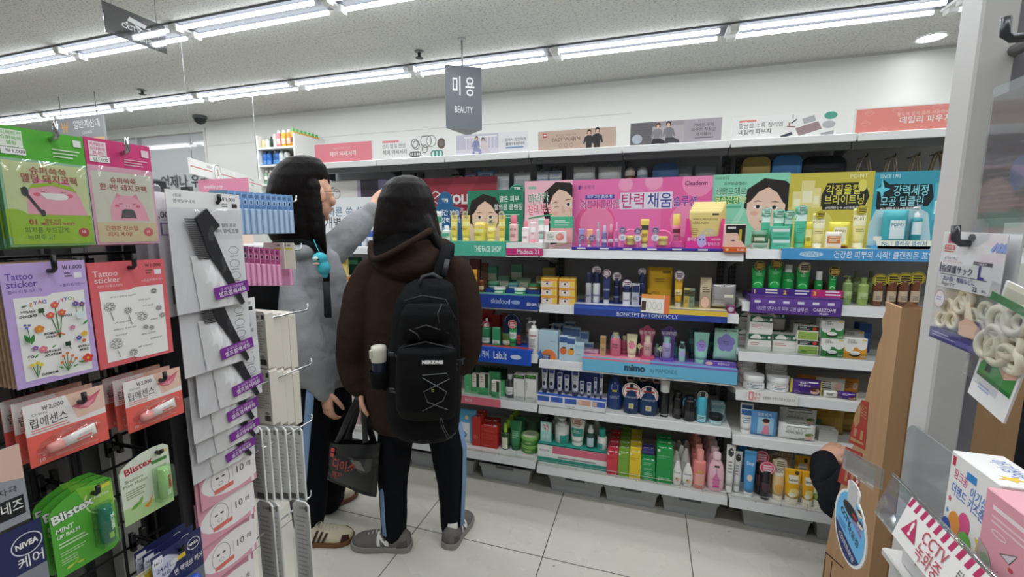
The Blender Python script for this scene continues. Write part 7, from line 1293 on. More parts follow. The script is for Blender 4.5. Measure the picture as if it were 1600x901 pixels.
for j,(py,dx)in enumerate(((741,0.0),(797,-0.002),(860,0.002),(925,0.0))):
 X=KX-0.0575-0.0037*j;p=atx(352,py,X);z0=p.z-0.045
 for i in range(1):pack('face_mask_pack','pink face mask bag with a white ten sheet label, %s down'%ORD[j],p.y-0.05+dx,p.y+0.066+dx,z0,z0+0.17,X,facep,0.0022,'pack',c='dfa0b4')
for hi,(y,z)in enumerate(((0.56,1.425),(0.56,1.34),(0.56,1.25),(0.56,1.165),(0.56,1.09),(0.56,1.01),(0.56,0.93))):
 o=E('display_hook','black hook on the rack end holding dye kits and face packs, %s down'%ORD[hi],'hook',(XG-0.0445,y,z),group='hooks on the rack end')
 hl=0.147 if hi==0 else 0.1-0.008*hi;MB().tube([(0.004,0,0),(hl,0,0),(hl+0.003,0,0.004),(hl+0.003,0,0.014)],0.003,BK,8).build('prong',o);MB().box(0.0,0.012,-0.02,0.02,-0.02,0.012,BK,0.002).build('clip',o)
MB().box(-0.075,-0.045,0.53,0.605,0.0,1.44,M('38393b',0.5)).build('side_panel',bpy.data.objects['wire_rack'])
# ---- cards on hooks reaching away from the viewer at the rack end
def backcard(name,lab,xr,w,y,z0,z1,fn,c,th=0.0012,grp=None,bump=None,cat='card'):
 r=E(name,lab,cat,(xr-w/2,y,z0),group=grp);W,H=w,z1-z0
 pts=[(-W/2,0),(W/2,0),(W/2,H*0.96),(W/2-H*0.04,H),(-W/2+H*0.04,H),(-W/2,H*0.96)]
 mb=MB().prism(pts,0,th,M(c,0.4));fn(F(mb,(-W/2,0,0),w=W,h=H));mb.build('backing_card',r)
 if bump:MB().box(-W/2+0.002,W/2+0.0005,-bump[1],-0.0002,0,H*bump[2],M(bump[0],0.35),0.0015).build('clip_holder',r)
 return r
XE=-0.80
bfn=lambda f:f.r(0,0.62,1,1,M('8fb4dc')).t('1,000',0.72,0.86,0.08,M('22303f'),mw=0.5).r(0.76,0.7,0.92,0.82,M('e3ebf4')).r(0.8,0.72,0.88,0.8,M('2a3a4a'))
kq=None
for i in range(12):
 y=0.665+0.0148*i
 lb='light blue hair accessory card, %s from the near end of its hook'%ORD[i]
 if kq is None:kq=backcard('hair_card',lb,XE,0.05,y,0,0.088,bfn,'a8c6e6',grp='light blue cards on one hook',bump=('b4cde8',0.010,0.6))
 o=kq if i==0 else dup(kq,(0,0,0),lb)
 o.location=(XE-0.025,y,zat(366.5-0.2*i,XE,y)+0.0)
pfn=lambda f:f.r(0,0.6,1,1,M('d27fae')).t('1,000',0.74,0.86,0.09,M('3a1f30'),mw=0.44).r(0.78,0.7,0.92,0.82,M('f0d4e2')).r(0.81,0.72,0.89,0.8,M('3a2a34')).lines(0.2,0.5,0.95,5,0.07,M('b0608c'))
kq=None
ysp=[0.70+0.0135*i for i in range(7)]
for i,y in enumerate(ysp+[0.84]):
 lb='pink hair accessory card, %s from the near end of its hook'%ORD[i]if i<7 else 'single pink hair accessory card at the far end of the hook, fully visible'
 if i==0:kq=backcard('hair_card',lb,XE,0.058,y,0,0.083,pfn,'e59ac4',grp='pink cards on one hook',bump=('eaa6cc',0.009,0.58))
 o=kq if i==0 else dup(kq,(0,0,0),lb)
 o.location=((XE if i<7 else xat(456,y,1.3))-0.029,y,zat(446,XE,y))
for i,y in enumerate((0.69,0.72)):backcard('hair_card','cream price topped card behind the pink cards, %s'%('first','second')[i],XE+0.004,0.06,y+0.1,zat(420,XE,y+0.1),zat(379,XE,y+0.1),lambda f:f.t('1,000',0.7,0.86,0.08,M('2a2a2a'),mw=0.4).r(0.5,0.74,0.9,0.8,M('e9d84a')),'ece6da')
tfn=lambda f:f.r(0.8,0.86,0.94,0.94,M('3a3834')).t('1,000',0.5,0.88,0.05,M('2a2a28'),mw=0.36).lines(0.12,0.8,0.92,12,0.045,M('b3aea4'),0.4).r(0.6,0.06,0.92,0.16,M('3a3834')).e(0.74,0.2,0.12,0.03,M('9a9488'),12)
for rI,(pyt,pyb)in enumerate(((487,576),(578,664))):
 for i,px in enumerate((413,425,437,449)):
  y=0.74+0.035*i;xr=xat(px,y,1.2);w=0.055
  lb='beige packet with a printed back, %s row, %s from the near end'%(('upper','lower')[rI],ORD[i])
  backcard('hair_packet',lb,xr,w,y,zat(pyb,xr,y),zat(pyt+i*0.8,xr,y),tfn,'e0dace',0.022,grp='beige packets in two rows',cat='packet')
wfn=lambda f:f.t('2,000',0.6,0.92,0.03,M('2a2a28'),mw=0.4).r(0.8,0.9,0.92,0.96,M('3a3a3a')).lines(0.14,0.84,0.9,14,0.05,M('bdbdbb'),0.34).r(0.5,0.02,0.92,0.1,M('2a2a2a'))
for rI,(pyt,pyb,pxs)in enumerate(((668,782,(404,416,428,441,453,466)),(786,925,(412,422,470)))):
 for i,px in enumerate(pxs):
  y=0.70+0.024*i;xr=xat(px,y,1.0);w=0.05 if rI==0 else 0.045
  z0_,z1_=zat(pyb,xr,y),zat(pyt,xr,y)
  r=backcard('plastic_packet','clear wrapped white instruction packet, %s row, %s from the near end'%(('upper','lower')[rI],ORD[i]),xr,w,y,z0_,z1_,wfn,'ebebe8',0.004,grp='clear wrapped packets in two rows',cat='packet')
  H=z1_-z0_;n=6;vs=[(-w/2-0.003+(w+0.008)*a/n,-0.003-0.003*math.sin(a*2.3+b),(H+0.012)*b/n-0.003)for b in range(n+1)for a in range(n+1)]
  MB().add(vs,[(b*(n+1)+a,b*(n+1)+a+1,(b+1)*(n+1)+a+1,(b+1)*(n+1)+a)for b in range(n)for a in range(n)],clear('ffffff',0.08,'wrap2',0.12),True).build('clear_wrap',r)
for(x,z,L,lab)in((XE-0.025,zat(310,XE,0.75),0.26,'metal hook carrying the light blue cards'),(XE-0.028,zat(394,XE,0.75),0.27,'metal hook carrying the pink cards'),(-0.82,zat(492,-0.82,0.8),0.27,'metal hook carrying the upper beige packets'),(-0.82,zat(583,-0.82,0.8),0.27,'metal hook carrying the lower beige packets'),(-0.82,zat(674,-0.82,0.8),0.26,'metal hook carrying the upper clear packets'),(-0.82,zat(791,-0.82,0.8),0.24,'metal hook carrying the lower clear packets')):
 r=E('display_hook',lab,'hook',(x,0.6,z));MB().tube([(0,0,0),(0,L,0),(0,L+0.006,0.004),(0,L+0.006,0.016)],0.0022,M('b9bbbd',0.2,0.9),8).build('prong',r);MB().box(-0.012,0.012,0,0.006,-0.015,0.012,M('77797c',0.3,0.6)).build('clip',r)
MB().box(-0.16,0.0,0.6,0.604,0.0,1.45,M('38393b',0.5)).build('end_panel',bpy.data.objects['wire_rack'])
# ================================================================ near fixture on the cardboard side: post, packs, clear tray
RZ=-PI/2
r=E('store_fixture','white shop fixture with a grey post and dark inner panel beside the viewer','fixture',(0.42,0.0,0.0))
px_,py_=0.845,0.80
MB().box(0.0,0.042,0.80,0.85,0.0,2.6,M('c9c8c6',0.4),0.003).box(0.042,0.06,0.805,0.845,0.0,2.6,M('77757a',0.5)).build('post',r)  # darker slab paints the shaded side of the post into its colour
MB().box(0.2,0.22,-0.5,0.80,0.9,1.36,M('4a3d38',0.6)).build('inner_panel',r)
MB().box(0.02,0.4,-0.5,0.80,0.0,0.9,M('d3d1cd',0.4),0.004).build('base_cabinet',r)
MB().box(0.0,0.02,0.55,0.8,0.0,0.93,M('e2e1de',0.4),0.003).build('side_board',r)
MB().box(0.0,0.3,-0.5,0.80,0.985,1.0,M('cfcecb',0.3),0.002).build('tray_shelf',r)
MB().tube([(0.04,0.82,1.62),(0.04,-0.4,1.62)],0.008,M('9a9a9c',0.3,0.7),8).tube([(0.04,0.82,1.395),(0.04,-0.4,1.395)],0.006,M('9a9a9c',0.3,0.7),8).build('hook_bar',r)
def rp(name,label,cat,Yc,z0,X,rot=0.0,group=None):return E(name,label,cat,(X,Yc,z0),group=group,rot=(0,rot,RZ)if 0 else(0,0,RZ))
# finger cot pack
p=[atx(1495,363,0.35),atx(1603,366,0.35),atx(1462,525,0.35),atx(1552,551,0.35)]
def orient(tl,tr,bl):
 U=(tr-tl).normalized();V=(tl-bl);V=(V-U*V.dot(U)).normalized();N=U.cross(V)
 m=Matrix((U,-N,V)).transposed();return m.to_euler()
def hangpack(name,label,X,tl,tr,bl,c,cat='pack'):
 a,b,d=atx(*tl,X),atx(*tr,X),atx(*bl,X);W=(b-a).length;H=(a-d).length
 r=E(name,label,cat,d+(b-a)*0.5,rot=orient(a,b,d));return r,W,H
r,W,H=hangpack('finger_cot_pack','clear pack of white finger guards with a purple base, hung on a hook',0.35,(1497,363),(1606,368),(1462,525),'e6e6e8')
mb=MB().box(-W/2,W/2,0.004,0.006,0,H,M('dcdce0',0.4));f=F(mb,(-W/2,0.004,0),w=W,h=H)
f.r(0,0.12,1,0.52,M('b9b7ae'));mb.build('backing_card',r)
mb=MB().box(-W/2,W/2,-0.007,-0.006,H*0.5,H,M('eeeef0',0.35));f=F(mb,(-W/2,-0.007,0),w=W,h=H);ink=M('2b2a52')
f.r(0.1,0.9,0.25,0.985,M('c93a72')).r(0.06,0.84,0.24,0.885,M('d94a40')).t('日本製',0.15,0.847,0.028,WHT,mw=0.15).lines(0.06,0.83,0.24,1,0.02,M('d94a40'))
f.t('女性用で特に',0.2,0.755,0.022,M('3a3a44'),mw=0.26,bold=0).t('ぴったりフィット!',0.24,0.725,0.022,M('c9404a'),mw=0.34,bold=0).r(0.58,0.735,0.86,0.765,M('3a3a44')).t('つめまで',0.72,0.738,0.018,WHT,mw=0.26)
f.t('指保護サック',0.32,0.64,0.055,ink,mw=0.52,bold=0.01).t('L',0.72,0.625,0.11,M('2f2a8a'),mw=0.12,bold=0.03).r(0.05,0.615,0.82,0.62,ink).t('太い指・親指などに',0.38,0.565,0.034,M('3a3488'),mw=0.62,bold=0.01).t('Finger Cot',0.22,0.52,0.03,M('3a3a44'),mw=0.3,bold=0).t('22',0.66,0.515,0.04,M('2b2b34'),mw=0.14).t('個入',0.8,0.52,0.02,M('2b2b34'),mw=0.08).r(0.03,0.63,0.045,0.72,ink)
for k in range(3):f.l([(0.82+k*0.06,0.86),(0.88+k*0.06,0.92),(0.94+k*0.06,0.86)],0.004,M('8fa6e3'))
f.p([(0.47,0.93),(0.53,0.93),(0.56,0.96),(0.53,0.99),(0.47,0.99),(0.44,0.96)],M('55565a'));mb.build('header',r)
mb=MB();f=F(mb,(-W/2,-0.007,0),w=W,h=H);mb.box(-W/2,W/2,-0.006,0.003,0,H*0.1,M('3b3488',0.35));f.r(0,0,1,0.1,M('3b3488')).lines(0.06,0.07,0.5,2,0.025,M('b9b4e0')).r(0.5,0.02,0.95,0.06,M('6a62b0'));f.e(0.1,0.38,0.09,0.08,M('f0f0f4')).ring(0.1,0.38,0.09,0.08,0.0006,M('5a54a0')).lines(0.05,0.4,0.15,2,0.02,M('5a54a0'));mb.build('base_strip',r)
def torus(mb,cx,cy,cz,R,rr,m,ax=(0,1,0),rot=0.0):
 mb.tube([(cx+R*math.cos(a*PI/9),cy+R*0.5*math.sin(a*PI/9)*math.sin(rot),cz+R*math.sin(a*PI/9)*math.cos(rot))for a in range(18)],rr,m,8,closed=True)
cot=M('ece6d2',0.35)
spots=[(-0.33,0.3),(-0.12,0.36),(0.1,0.28),(-0.22,0.2),(0.05,0.18),(0.28,0.36),(0.22,0.2),(-0.4,0.18),(0.38,0.24),(-0.05,0.42)]
for i,(u,v)in enumerate(spots):
 mb=MB();torus(mb,u*W,-0.001,v*H*1.02,0.0092,0.0028,cot,rot=0.3*math.sin(i*2));torus(mb,u*W+0.003,0.001,v*H*1.02,0.005,0.0024,cot);tag(mb.build('finger_cot',r),None,None)
mb=MB();f=F(mb,(-W/2,-0.0072,0),w=W,h=H);f.p([(0.52,0.12),(0.9,0.12),(0.88,0.2),(0.72,0.27),(0.6,0.28),(0.5,0.22)],M('e9bfa2')).p([(0.6,0.28),(0.72,0.27),(0.62,0.42),(0.55,0.4)],M('f3ead2'));mb.build('hand_print',r)
MB().box(-W/2,W/2,-0.0078,-0.0074,0,H,clear('ffffff',0.04,'wrap',0.02)).build('clear_wrap',r)
hk=atx(1527,380,0.35)
def rhook(lab,y,z,X1=0.335,X0=0.458):
 r=E('display_hook',lab,'hook',(X0,y,z),group='grey hooks on the near fixture');MB().tube([(0,0,0),(X1-X0,0,0),(X1-X0-0.005,0,0.004),(X1-X0-0.006,0,0.02)],0.0042,M('4b4d52',0.3,0.5),10).build('prong',r)
rhook('dark hook carrying the finger guard pack',hk.y,1.395 if 0 else hk.z)
h2=atx(1580,60,0.33);rhook('dark bare hook end high beside the post',h2.y,h2.z,0.33)
# second pack, tilted
r,W,H=hangpack('finger_cot_pack','tilted white edged pack of finger guards with green bands',0.33,(1592,452),(1668,488),(1508,612),'f0f0f0')
mb=MB().box(-W/2,W/2,0.002,0.004,0,H,M('f0f0f0',0.35));f=F(mb,(-W/2,0.002,0),w=W,h=H);f.r(0.06,0.2,0.94,1,M('d9d5c4')).r(0.06,0.2,0.94,0.36,M('4a9a4a')).r(0.06,0.2,0.94,0.235,M('2f7a3a')).r(0.22,0.27,0.36,0.46,M('2a2a2e')).p([(0.36,0.4),(0.7,0.3),(0.94,0.36),(0.94,0.44),(0.6,0.46)],M('ecc0ae')).p([(0.06,0.3),(0.2,0.4),(0.2,0.48),(0.06,0.42)],M('ecc0ae')).lines(0.2,0.15,0.5,2,0.03,M('9fb4e0'));mb.build('backing_card',r)
mb=MB();mb.box(-W*0.44,W*0.44,-0.008,-0.0075,H*0.86,H*0.92,M('3f8a4a'));mb.build('green_band',r)
for i,(u,v)in enumerate(((-0.2,0.72),(0.15,0.78),(-0.1,0.58),(0.2,0.6),(0.0,0.5),(0.3,0.5),(-0.28,0.5))):
 mb=MB();torus(mb,u*W,-0.003,v*H,0.0125,0.0036,cot,rot=0.4*math.sin(i*2.2));torus(mb,u*W+0.003,-0.001,v*H,0.007,0.003,cot);mb.build('finger_cot',r)
MB().box(-W*0.47,W*0.47,-0.0095,-0.009,H*0.2,H,clear('ffffff',0.06,'wrap',0.02)).build('clear_wrap',r)
# dark red notice in a clear sleeve
xs=0.43;a=atx(1553,152,xs);b=atx(1553,341,xs);Wn=0.16;H=a.z-b.z
r=E('notice_sign','dark red notice in a clear plastic sleeve behind the finger guard pack','sign',(xs,a.y-Wn/2,b.z-0.02),rot=(0,0,RZ))
mb=MB().box(-Wn/2,Wn/2,0,0.0015,0.02,0.02+H,M('5c2632',0.4));f=F(mb,(-Wn/2,0,0.02),w=Wn,h=H)
f.r(0.4,0.74,0.56,0.86,M('8f6a72')).lines(0.36,0.66,0.9,2,0.07,M('8f6a72'),0.4,0.2)
for k in range(4):f.lines(0.12-0.06*(k%2),0.48-0.11*k,0.8,2,0.045,M('8a5a64'),0.4,0.2)
f.e(0.4,0.34,0.1,0.13,M('5a6fb8'));mb.build('notice_card',r)
MB().box(-Wn/2,Wn/2+0.018,-0.002,-0.001,0,0.02+H+0.012,clear('e9eeee',0.1,'sleeve',0.08)).build('clear_sleeve',r)
# clear tray with printed strip
A=[atx(1395,743,0.30),atx(1575,910,0.30)];Bp=[atx(1362,774,0.285),atx(1478,905,0.285)]
r=E('clear_tray','clear acrylic shelf tray with a red striped camera warning strip','tray',(0,0,0))
y1,y0=0.622,0.28;zt_,zb_=1.079,1.026
acr=clear('f1f5f5',0.1,'acrylic',0.06)
mb=MB().add([(0.285,y0,zb_),(0.285,y1,zb_),(0.30,y1,zt_),(0.30,y0,zt_),(0.288,y0,zb_),(0.288,y1,zb_),(0.303,y1,zt_),(0.303,y0,zt_)],[(0,3,2,1),(4,5,6,7),(3,7,6,2),(0,1,5,4),(1,2,6,5)],acr)
mb.build('front_lip',r)
MB().box(0.288,0.42,y0,y1,1.022,1.0255,acr).build('tray_floor',r)
MB().tube([(0.300,y0,zt_),(0.300,y1,zt_)],0.002,clear('ffffff',0.35,'edge'),6).build('lip_edge',r)
n=10;lp=[(0.29-0.02*math.sin(k*PI/n),y1+0.06*math.sin(k*PI/n*0.9),1.07-0.012*k/n)for k in range(n+1)]
MB().loft([[(p[0],p[1],p[2]-0.014),(p[0],p[1],p[2]+0.014),(p[0]+0.001,p[1],p[2]+0.014),(p[0]+0.001,p[1],p[2]-0.014)]for p in lp],clear('f4f6f6',0.16,'band',0.1),False).build('bent_band',r)
V=Vector((0.015,0,zt_-zb_)).normalized();Ls=y1-0.045-y0;Hs=math.hypot(0.015,zt_-zb_)*0.94
mb=MB();f=F(mb,(0.2845,y1-0.045,zb_+0.001),(0,-1,0),V,Ls,Hs,eps=0.00003);rd=M('c2386a');f.clip=True
f.r(0,0,1,1,M('f2f0ee'))
for k in range(26):f.p([(0.04*k+0.0,0.78),(0.04*k+0.02,0.78),(0.04*k+0.03,1.0),(0.04*k+0.01,1.0)],rd)
f.p([(0.03,0.26),(0.12,0.26),(0.075,0.72)],rd).t('!',0.075,0.32,0.3,WHT,mw=0.05,bold=0.04).t('CCTV',0.2,0.46,0.26,M('c2485f'),mw=0.13,bold=0).t('녹화중',0.2,0.1,0.28,M('c2485f'),mw=0.13,bold=0)
f.t('타인의 재물을 절취한 자는',0.5,0.48,0.17,M('4a4444'),mw=0.36,bold=0).t('1천만원 이하의 벌금에 처함',0.5,0.16,0.22,M('c2485f'),mw=0.4,bold=0).lines(0.76,0.6,0.98,3,0.16,M('8a7a7a'))
mb.build('warning_strip',r)
pn=[atx(1408,662,0.40),atx(1405,800,0.40)]
W_,Hh=0.62,0.13;rr=0.02;pts=[(-W_+0,0),(0,0),(0,Hh-rr)]+[(-rr+rr*math.cos(math.radians(k*15)),Hh-rr+rr*math.sin(math.radians(k*15)))for k in range(1,7)]+[(-W_,Hh)]
mb=MB().prism([(p[0],p[1])for p in pts],0,0.003,clear('c9cacb',0.05,'smoke_acrylic',0.22));mb.X=Matrix.Identity(4)
tag(mb.build('divider_panel',None,(0.412,0.825,zat(662,0.412,0.815)-Hh),rot=(0,0,PI/2)),'large hazy clear panel with a rounded corner behind the white toothpaste carton','panel')
# cartons in the tray
def boxat(name,label,X,y1,y0,z0,z1,dep,c,fn,top=None,side=None):
 W,H=y1-y0,z1-z0
 mb=MB().box(-W/2,W/2,0,dep,0,H,M(c,0.35),0.001);f=F(mb,(-W/2,0,0),w=W,h=H);fn(f)
 if top:top(F(mb,(-W/2,0,H),(1,0,0),(0,1,0),w=W,h=dep))
 if side:side(F(mb,(W/2,0,0),(0,1,0),(0,0,1),w=dep,h=H))
 return tag(mb.build(name,None,(X,(y0+y1)/2,z0),rot=(0,0,RZ)),label,'carton')
def tooth(f):
 f.r(0.05,0.82,0.1,0.95,M('c93a4a')).t('아기상어',0.5,0.0,0.001,WHT)if 0 else f.r(0.05,0.86,0.12,0.96,M('c93a4a'))
 f.t('핑크퐁',0.26,0.74,0.09,M('d9508a'),mw=0.3,bold=0.05,rot=-0.12).t('아기상어',0.7,0.66,0.1,M('3f7fd0'),mw=0.44,bold=0.05,rot=-0.12).t('더랜드 키즈랜드',0.5,0.55,0.1,M('3f6fc4'),mw=0.8,bold=0.04,rot=-0.12).r(0.38,0.82,0.58,0.9,M('3a8ad0'))
 for k in range(10):a0,a1=PI/2+k*PI/5,0
 st=lambda u,v,s,c:f.p([(u+(s if k%2==0 else s*0.45)*math.cos(PI/2+k*PI/5),v+(s if k%2==0 else s*0.45)*math.sin(PI/2+k*PI/5))for k in range(10)],M(c))
 st(0.8,0.3,0.12,'f0c93f');st(0.1,0.5,0.04,'d9506a');st(0.08,0.36,0.035,'4f8fd6');st(0.86,0.1,0.04,'8fb4e9')
 for u,v,ru,c in((0.46,0.36,0.12,'e0548a'),(0.26,0.28,0.13,'ee9a3a'),(0.1,0.16,0.12,'2f4fa8'),(0.52,0.16,0.14,'6aba4a'),(0.34,0.08,0.1,'f0b93a'),(0.6,0.03,0.12,'c93a7a')):f.e(u,v,ru,ru,M(c))
boxat('toothpaste_carton','white children toothpaste carton with blobs of bright colour and a star',0.335,0.588,0.516,1.0265,1.134,0.045,'f0efed',tooth,top=lambda f:f.t('아기상어',0.45,0.5,0.3,M('3f6fc4'),mw=0.5).p([(0.78+(0.1 if k%2==0 else 0.045)*math.cos(k*PI/5),0.4+(0.3 if k%2==0 else 0.13)*math.sin(k*PI/5))for k in range(10)],M('f0c93f')))
def pinkb(f):
 f.lines(0.1,0.89,0.75,1,0.08,M('f6e3e6'),0.5,0.1).lines(0.1,0.8,0.7,2,0.05,M('f3d0d6')).ring(0.2,0.66,0.08,0.025,0.001,M('f6e3e6'),12)
 f.p([(0.24,0.52),(0.4,0.62),(0.34,0.5)],M('d9d3d6')).l([(0.24,0.52),(0.4,0.62),(0.34,0.5),(0.24,0.52)],0.0007,M('3a3236'))
 for u,v in((0.36,0.46),(0.44,0.42),(0.4,0.38)):f.e(u,v,0.025,0.022,M('c94a52'),8)
 f.p([(0.0,0.5),(0.12,0.44),(0.2,0.3),(0.16,0.2),(0.0,0.16)],M('b9a9a4')).e(0.1,0.36,0.06,0.05,M('8fa48a'),10).e(0.6,0.1,0.25,0.2,M('f2b4bd')).ring(0.6,0.1,0.25,0.2,0.0009,M('5a3a40')).ring(0.55,0.16,0.05,0.05,0.0008,M('5a3a40'),12)
boxat('pink_carton','pink carton with small line drawings beside the toothpaste carton',0.322,0.512,0.40,1.0265,1.133,0.05,'e7a3b0',pinkb)
boxat('toothpaste_carton','white toothpaste carton partly hidden behind the pink carton',0.376,0.475,0.41,1.0265,1.15,0.03,'efeeec',lambda f:f.r(0.1,0.84,0.3,0.94,M('c93a4a')).t('핑크퐁',0.4,0.66,0.09,M('d9506a'),mw=0.5))
pa=[atx(1408,857,0.36),atx(1500,872,0.36)]
boxat('small_carton','small white price marked carton below the warning strip',0.345,0.672,0.55,0.931,1.0,0.055,'eae9ea',lambda f:f.lines(0.1,0.86,0.5,2,0.1,M('9a9a9e')).t('특가',0.3,0.3,0.3,M('b8384a'),mw=0.4).t('￦1,000',0.72,0.72,0.2,M('2a2a2c'),mw=0.4),top=lambda f:f.t('￦1,000',0.6,0.3,0.4,M('2a2a2c'),mw=0.4))
o=MB().box(0.335,0.44,0.5,0.7,0.918,0.93,M('dddcd9',0.3),0.002);o.build('lower_shelf',bpy.data.objects['store_fixture'],(-0.42,0,0))
# oval camera sticker card hanging from the bent band
xs=0.275;c0=atx(1332,815,xs);top=atx(1333,752,xs);bot=atx(1332,893,xs);lft=atx(1302,815,xs);rgt=atx(1358,822,xs);W=lft.y-rgt.y;H=top.z-bot.z
r=E('camera_notice_card','blue oval camera notice card with a white border hanging before the cardboard','card',(xs,(lft.y+rgt.y)/2,bot.z),rot=(0,0,RZ))
ov=[(W/2*math.cos(a*PI/20),H*0.44+H*0.44*math.sin(a*PI/20))for a in range(-27,8)]
pts=[(W/2*math.cos(math.radians(t)),H*0.43*(1+math.sin(math.radians(t))))for t in range(110,431,8)]+[(W*0.2*math.cos(math.radians(t)),H*0.9+H*0.1*math.sin(math.radians(t)))for t in range(20,170,15)]
mb=MB().prism(pts,0,0.0015,M('f2f2f0',0.3));f=F(mb,(-W/2,0,0),w=W,h=H);f.clip=False
f.p([(0.5+0.45*math.cos(math.radians(t)),0.43+0.4*math.sin(math.radians(t)))for t in range(0,360,8)],M('6fbdf0')).p([(0.5+0.45*math.cos(math.radians(t)),0.43+0.4*math.sin(math.radians(t)))for t in range(195,331,8)],M('1f2f6a'))
f.r(0.36,0.66,0.62,0.97,M('c9cacb')).e(0.49,0.97,0.13,0.025,M('c9cacb')).e(0.49,0.64,0.24,0.075,M('23262c')).ring(0.49,0.64,0.24,0.075,0.0012,M('8a8d92')).r(0.55,0.62,0.68,0.65,M('c9393c'))
f.t('CCTV',0.36,0.47,0.075,M('1a1d24'),mw=0.5,bold=0.04,rot=-0.2).t('작동중',0.62,0.36,0.08,M('1a1d24'),mw=0.5,bold=0.04,rot=-0.2).t('구석구석',0.7,0.56,0.04,M('c9398a'),mw=0.4,rot=-0.2).t('모두지켜봐',0.7,0.51,0.04,M('c9398a'),mw=0.44,rot=-0.2).lines(0.16,0.4,0.5,3,0.03,M('3f6f9c')).t('스마트보안',0.5,0.14,0.06,M('e9eef6'),mw=0.5,rot=-0.2).ring(0.3,0.21,0.07,0.03,0.001,M('e9d9a0'),12)
for u,v in((0.74,0.74),(0.8,0.63)):f.e(u,v,0.08,0.035,M('f0d9c4')).p([(u-0.09,v+0.01),(u,v+0.05),(u+0.09,v+0.01)],M('2a3550')).e(u-0.03,v,0.012,0.006,M('22242a'),6).e(u+0.03,v,0.012,0.006,M('22242a'),6)
mb.build('oval_card',r)
MB().tube([(0,0.001,H*0.985),(0.0,0.004,H*1.03),(-0.05,0.01,H*1.06)],0.0015,clear('ffffff',0.3,'edge'),5).build('hanger',r)
# ---- torn tall cardboard box
XC,YC_=0.47,1.02
cb,nt,bs=nodes_mat('corrugated_cardboard',0.8)
tcn=nt.nodes.new('ShaderNodeTexCoord');wv=nt.nodes.new('ShaderNodeTexNoise');mp=nt.nodes.new('ShaderNodeMapping');mp.inputs['Scale'].default_value=(60,60,3);nt.links.new(tcn.outputs['Object'],mp.inputs[0]);nt.links.new(mp.outputs[0],wv.inputs['Vector']);wv.inputs['Scale'].default_value=1.0
mixc(nt,wv.outputs[0],'a37f5b','b8936c',bs.inputs['Base Color'])
r=E('cardboard_box','tall torn brown cardboard box with red warning prints standing beside the post','cardboard box',(XC,YC_,0.0))
edge=[(1383,471),(1384,484),(1378,500),(1379,520),(1372,540),(1367,565),(1358,592),(1353,618),(1343,650),(1334,690),(1330,712),(1322,722),(1318,740),(1310,772),(1302,800),(1292,850),(1284,901)]
pe=[atx(a,b,XC)for a,b in edge];zt_=atx(1405,480,XC).z
poly=[(0.0,0.0),(0.0,zt_)]+[(p.y-YC_,p.z)for p in pe];ylast=poly[-1][0];poly+=[(ylast+0.03,0.3),(ylast+0.03,0.0)]
poly=[(max(0.012,a)if i>1 else a,b)for i,(a,b)in enumerate(poly)]
mb=MB();n=len(poly);vs=[(0,a,b)for a,b in poly]+[(0.006,a,b)for a,b in poly]
mb.add(vs,[tuple(range(n)),tuple(range(2*n-1,n-1,-1))]+[(i,(i+1)%n,(i+1)%n+n,i+n)for i in range(n)],cb)
rd=M('a8382f',0.7)
def onface(pix):return[(-0.0006,(lambda q:(q.y-YC_))(atx(a,b,XC)),atx(a,b,XC).z)for a,b in pix]
def facepoly(pix,m,k=1):vs=[(-0.0005*k,y,z)for _,y,z in onface(pix)];mb.add(vs,[tuple(range(len(vs)))],m)
facepoly([(1347,624),(1358,628),(1352,703),(1326,690),(1338,640)],rd)
facepoly([(1322,697),(1348,708),(1342,768),(1309,752)],rd)
ck=M('b08a63',0.8)
facepoly([(1342,632),(1346,634),(1344,660),(1337,668),(1334,656)],ck,2);facepoly([(1330,682),(1350,692),(1350,696),(1329,687)],ck,2);facepoly([(1336,668),(1340,670),(1338,682),(1334,680)],ck,2);facepoly([(1346,672),(1350,674),(1348,688),(1344,686)],ck,2)
a0=atx(1323,708,XC);a1=atx(1346,718,XC)
g=F(mb,(-0.0008,a0.y-YC_,a0.z-0.006),(0,(a1-a0).y/abs((a1-a0).y),0),(0,0,1));g.U=Vector((0,-1,0));g.N=Vector((-1,0,0));g.t('취급주의',abs(a1.y-a0.y)/2,-0.008,0.026,ck,mw=abs(a1.y-a0.y)*0.9)
a0=atx(1341,640,XC);a1=atx(1356,646,XC);g=F(mb,(-0.0008,a0.y-YC_,a0.z),(0,-1,0),(0,0,1));g.N=Vector((-1,0,0));g.t('위험금',abs(a1.y-a0.y)/2,-0.004,0.022,ck,mw=abs(a1.y-a0.y)*0.9)
facepoly([(1318,728),(1336,735),(1334,738),(1318,732)],ck,2);facepoly([(1322,735),(1326,737),(1324,752),(1320,750)],ck,2);facepoly([(1331,739),(1335,741),(1333,757),(1329,755)],ck,2)
blk=M('2a2320',0.8)
for q in([(1290,862),(1291,862),(1287,901),(1286,901)],[(1290,861),(1318,886),(1318,888),(1290,863)],[(1300,876),(1301,876),(1298,901),(1297,901)]):facepoly(q,blk)
mb.build('printed_side',r)
mb=MB().box(0.0,0.2,-0.006,0.0,0.0,zt_,cb).add([(0.0,-0.006,zt_),(0.06,-0.006,zt_),(0.055,-0.004,zt_+0.012),(0.03,-0.004,zt_+0.004),(0.01,-0.004,zt_+0.014)],[(0,1,2,3,4),(4,3,2,1,0)],cb)
for k in range(3):mb.box(0.03+0.05*k,0.032+0.05*k,-0.0066,-0.006,0.0,zt_-0.02,M('94724f',0.8))
mb.build('shaded_side',r)
MB().box(0.194,0.2,0.0,0.2,0.0,zt_*0.9,cb).box(0.006,0.194,0.0,0.2,0.0,0.006,cb).build('inner_side',r)
mb=MB()
rnd=random.Random(3)
